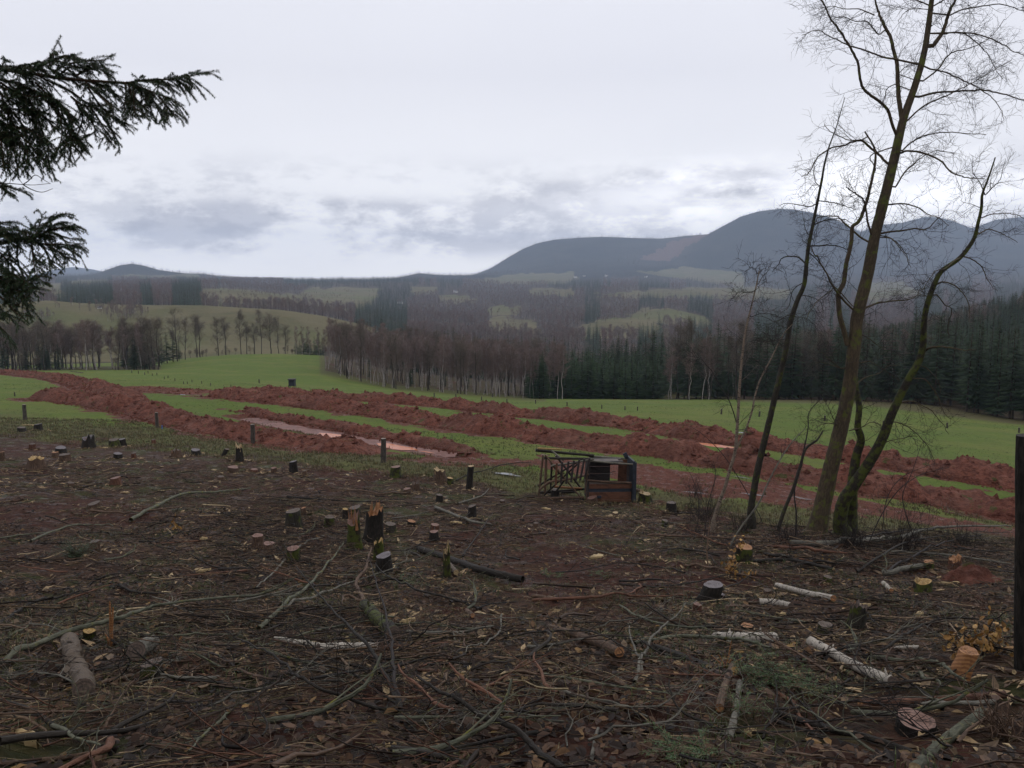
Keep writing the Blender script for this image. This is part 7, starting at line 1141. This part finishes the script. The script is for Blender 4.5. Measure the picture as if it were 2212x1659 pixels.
# twigs
LG = np.array(LOGP)
def clear_logs(x, y):
    d = np.full(len(x), 9.0)
    for a, b in LG: d = np.minimum(d, np.hypot(x - a, y - b))
    return (d > .30) | (rng.random(len(x)) < .22)
def twig_mass(name, n_, y0, y1, pw, l0, l1, r0, mask, lab, mat='twigs', rmax=1.0, lift=.05):
    x, y = fan(n_, y0, y1, pw); k = mask(x, y) & clear_logs(x, y); x, y = x[k], y[k]; n_ = len(x); L = l0 + (l1 - l0) * rng.random(n_) ** 2.2; ph = rng.random(n_) * 6.28; K = 5; t = np.linspace(-.5, .5, K)[None]; cv = rng.normal(0, .16, (n_, 1)); X = x[:, None] + np.cos(ph)[:, None] * t * L[:, None] - np.sin(ph)[:, None] * cv * L[:, None] * (t * t * 4 - .5); Y = y[:, None] + np.sin(ph)[:, None] * t * L[:, None] + np.cos(ph)[:, None] * cv * L[:, None] * (t * t * 4 - .5)
    X += rng.normal(0, .012, X.shape) * L[:, None]; Z = gz(X.ravel(), Y.ravel()).reshape(X.shape) + .012 + lift * rng.random((n_, 1)) + t * L[:, None] * rng.normal(0, .10, (n_, 1)); Z = np.maximum(Z, gz(X.ravel(), Y.ravel()).reshape(X.shape) + .004)
    rr = r0 * (.5 + 1.2 * rng.random((n_, 1)) ** 2) * (1 + y[:, None] * .035) * (.4 + .6 * L[:, None] / l1) * np.linspace(1, .45, K)[None]; mb = MB(); tubes(mb, np.stack([X, Y, Z], -1), rr, 3, rnd=rng.random(n_) ** 1.3 * rmax); return tag(mb.build(name, M[mat]), lab, kind='stuff')
twig_mass('twig_litter', 40000, 1.9, 36, 1.3, .03, .55, .0042, lambda x, y: in_litter(x, y, 6) & not_bare(x, y, .6), 'thin twigs strewn all over the clearing')
twig_mass('stick_litter', 3600, 2.2, 34, 1.5, .15, 1.0, .011, lambda x, y: in_litter(x, y, 12) & not_bare(x, y, .8), 'longer thin sticks strewn over the clearing', lift=.12)
def heapmask(x, y): c, r = proj(x, y, base_z(x, y)); return ((np.hypot((c - 640) / 190, (r - 1170) / 95) < 1) | (np.hypot((c - 1950) / 290, (r - 1195) / 45) < 1) | (np.hypot((c - 640) / 330, (r - 1400) / 75) < 1) | ((np.hypot((c - 1800) / 330, (r - 1420) / 110) < 1) & (rng.random(len(x)) < .45))) & (r > 1060)
twig_mass('brushwood', 15000, 4, 28, 1.25, .15, 1.2, .0062, heapmask, 'tangled brushwood piled in several patches of the clearing', 'twigs', .93, .2)
twig_mass('needle_litter', 22000, 1.9, 11, 1.1, .03, .16, .0016, lambda x, y: in_litter(x, y, 6), 'fine stalks and straw on the clearing floor', 'straw', .85)
# chips
x, y = fan(15000, 2.2, 38, 1.5); cl = fbm(x * .35, y * .35, 220, 3); k = in_litter(x, y, 4) & (cl + .75 * rng.random(len(x)) > .25); x, y = x[k], y[k]; cc = [(a + rng.normal(0, 1.6 * rd + .12, 45), b + rng.normal(0, 1.6 * rd + .12, 45)) for a, b, rd in CH]; x = np.concatenate([x] + [q[0] for q in cc]); y = np.concatenate([y] + [q[1] for q in cc]); n_ = len(x); z = gz(x, y) + .02; L = (.015 + .075 * rng.random(n_) ** 2) * (1 + y * .035); ph = rng.random(n_) * 6.28; d = np.stack([np.cos(ph), np.sin(ph), rng.normal(0, .2, n_)], 1) * L[:, None]; s = np.stack([-np.sin(ph), np.cos(ph), rng.normal(0, .2, n_)], 1) * (L * (.15 + .25 * rng.random(n_)))[:, None]; b = np.stack([x, y, z], 1); t_ = np.array([0, 0, .012])
V = np.stack([b - d, b + s + t_, b + d, b - s + t_, b - t_], 1); i = np.arange(n_)[:, None] * 5; mb = MB(); mb.add(V, quads=i + np.array([[0, 3, 2, 1]]), tris=np.concatenate([i + np.array([[0, 1, 4]]), i + np.array([[1, 2, 4]]), i + np.array([[2, 3, 4]]), i + np.array([[3, 0, 4]])]), rnd=np.repeat(rng.random(n_) ** 1.2, 5)); tag(mb.build('wood_chips', M['chips'], smooth=False), 'pale wood chips strewn between the stumps', kind='stuff')
# grass
def tufts(name, x, y, blades, h0, h1, w0, mat, lab, lean=.5, rp=1.0):
    n_ = len(x) * blades; X = np.repeat(x, blades) + rng.normal(0, .05, n_); Y = np.repeat(y, blades) + rng.normal(0, .05, n_); k = 1 + Y * .02; Z = gz(X, Y); H = (h0 + (h1 - h0) * rng.random(n_)) ; ph = rng.random(n_) * 6.28; ln = lean * rng.random(n_) * H; w_ = w0 * k; b = np.stack([X, Y, Z - .01], 1); sd = np.stack([-np.sin(ph), np.cos(ph), 0 * ph], 1) * w_[:, None]; fw = np.stack([np.cos(ph), np.sin(ph), 0 * ph], 1)
    m_ = b + fw * (ln * .35)[:, None] + np.array([0, 0, 1.0]) * (H * .6)[:, None]; t = b + fw * ln[:, None] * 1.3 + np.array([0, 0, 1.0]) * (H * (1 - .3 * lean))[:, None]; i = np.arange(n_)[:, None] * 5; mb = MB(); mb.add(np.stack([b - sd, b + sd, m_ + sd * .7, m_ - sd * .7, t], 1), quads=i + np.array([[0, 1, 2, 3]]), tris=i + np.array([[3, 2, 4]]), rnd=np.repeat(np.clip(rng.random(n_) ** rp, 0, 1), 5)); return tag(mb.build(name, M[mat], smooth=False), lab, kind='stuff')
x, y = fan(26000, 24, 62, 1.3); z = base_z(x, y); c, r = proj(x, y, z); lr = line_r(c, LIT); dm = np.minimum(dist_to(x, y, BP['near'][0] + np.array([0, 1.8])), dist_to(x, y, BP['middle'][0] + np.array([0, 1.9]))); mud = (r > line_r(c, MUD_T)) & (r < line_r(c, MUD_B)) & (c > 900)
k = (r < lr + 18) & (r > lr - 60) & (dm > 2.2) & (dist_to(x, y, TRENCH) > 1.6) & (~mud | (rng.random(len(x)) < .12)); tufts('rough_grass', x[k], y[k], 5, .08, .26, .006, 'straw', 'rough yellowish grass between clearing and soil banks', .8, 1.3)
k2 = (r < lr + 8) & (dm > 2.1) & (dist_to(x, y, TRENCH) > 1.6) & (y > 34) & ~mud & (r > lr - 90); tufts('field_grass', x[k2] + .2, y[k2], 4, .05, .14, .006, 'grass', 'short green grass of the field strips', .7)
x, y = fan(20000, 3, 34, 1.5); k = in_litter(x, y, 4) & (fbm(x * .55, y * .55, 240, 3) > .25); tufts('clearing_grass', x[k], y[k], 6, .03, .14, .0028, 'grass', 'small green grass tufts in the clearing', .9)
x, y = fan(6000, 3, 34, 1.5); k = in_litter(x, y, 4) & (fbm(x * .4, y * .4, 260, 3) > .25); tufts('dry_stalks', x[k], y[k], 5, .05, .22, .0022, 'straw', 'dry straw coloured stalks in the clearing', 1.2)
x, y = fan(16000, 58, 150, 1.4); z = base_z(x, y); c, r = proj(x, y, z); k = (fbm(x * .12, y * .12, 300, 3) > -.1) & (dist_to(x, y, BP['far'][0] + np.array([0, 2.0])) > 2.6) & (dist_to(x, y, BP['middle'][0] + np.array([0, 1.9])) > 2.5) & (dist_to(x, y, BP['near'][0] + np.array([0, 1.8])) > 2.3) & (dist_to(x, y, BP['track'][0] + np.array([0, 2.3])) > 3.2) & (c > -150) & (c < 2350); tufts('meadow_tufts', x[k], y[k], 3, .04, .10, .008, 'grass', 'grass tufts roughening the green field', .8)
print('objects', len(sc.objects))
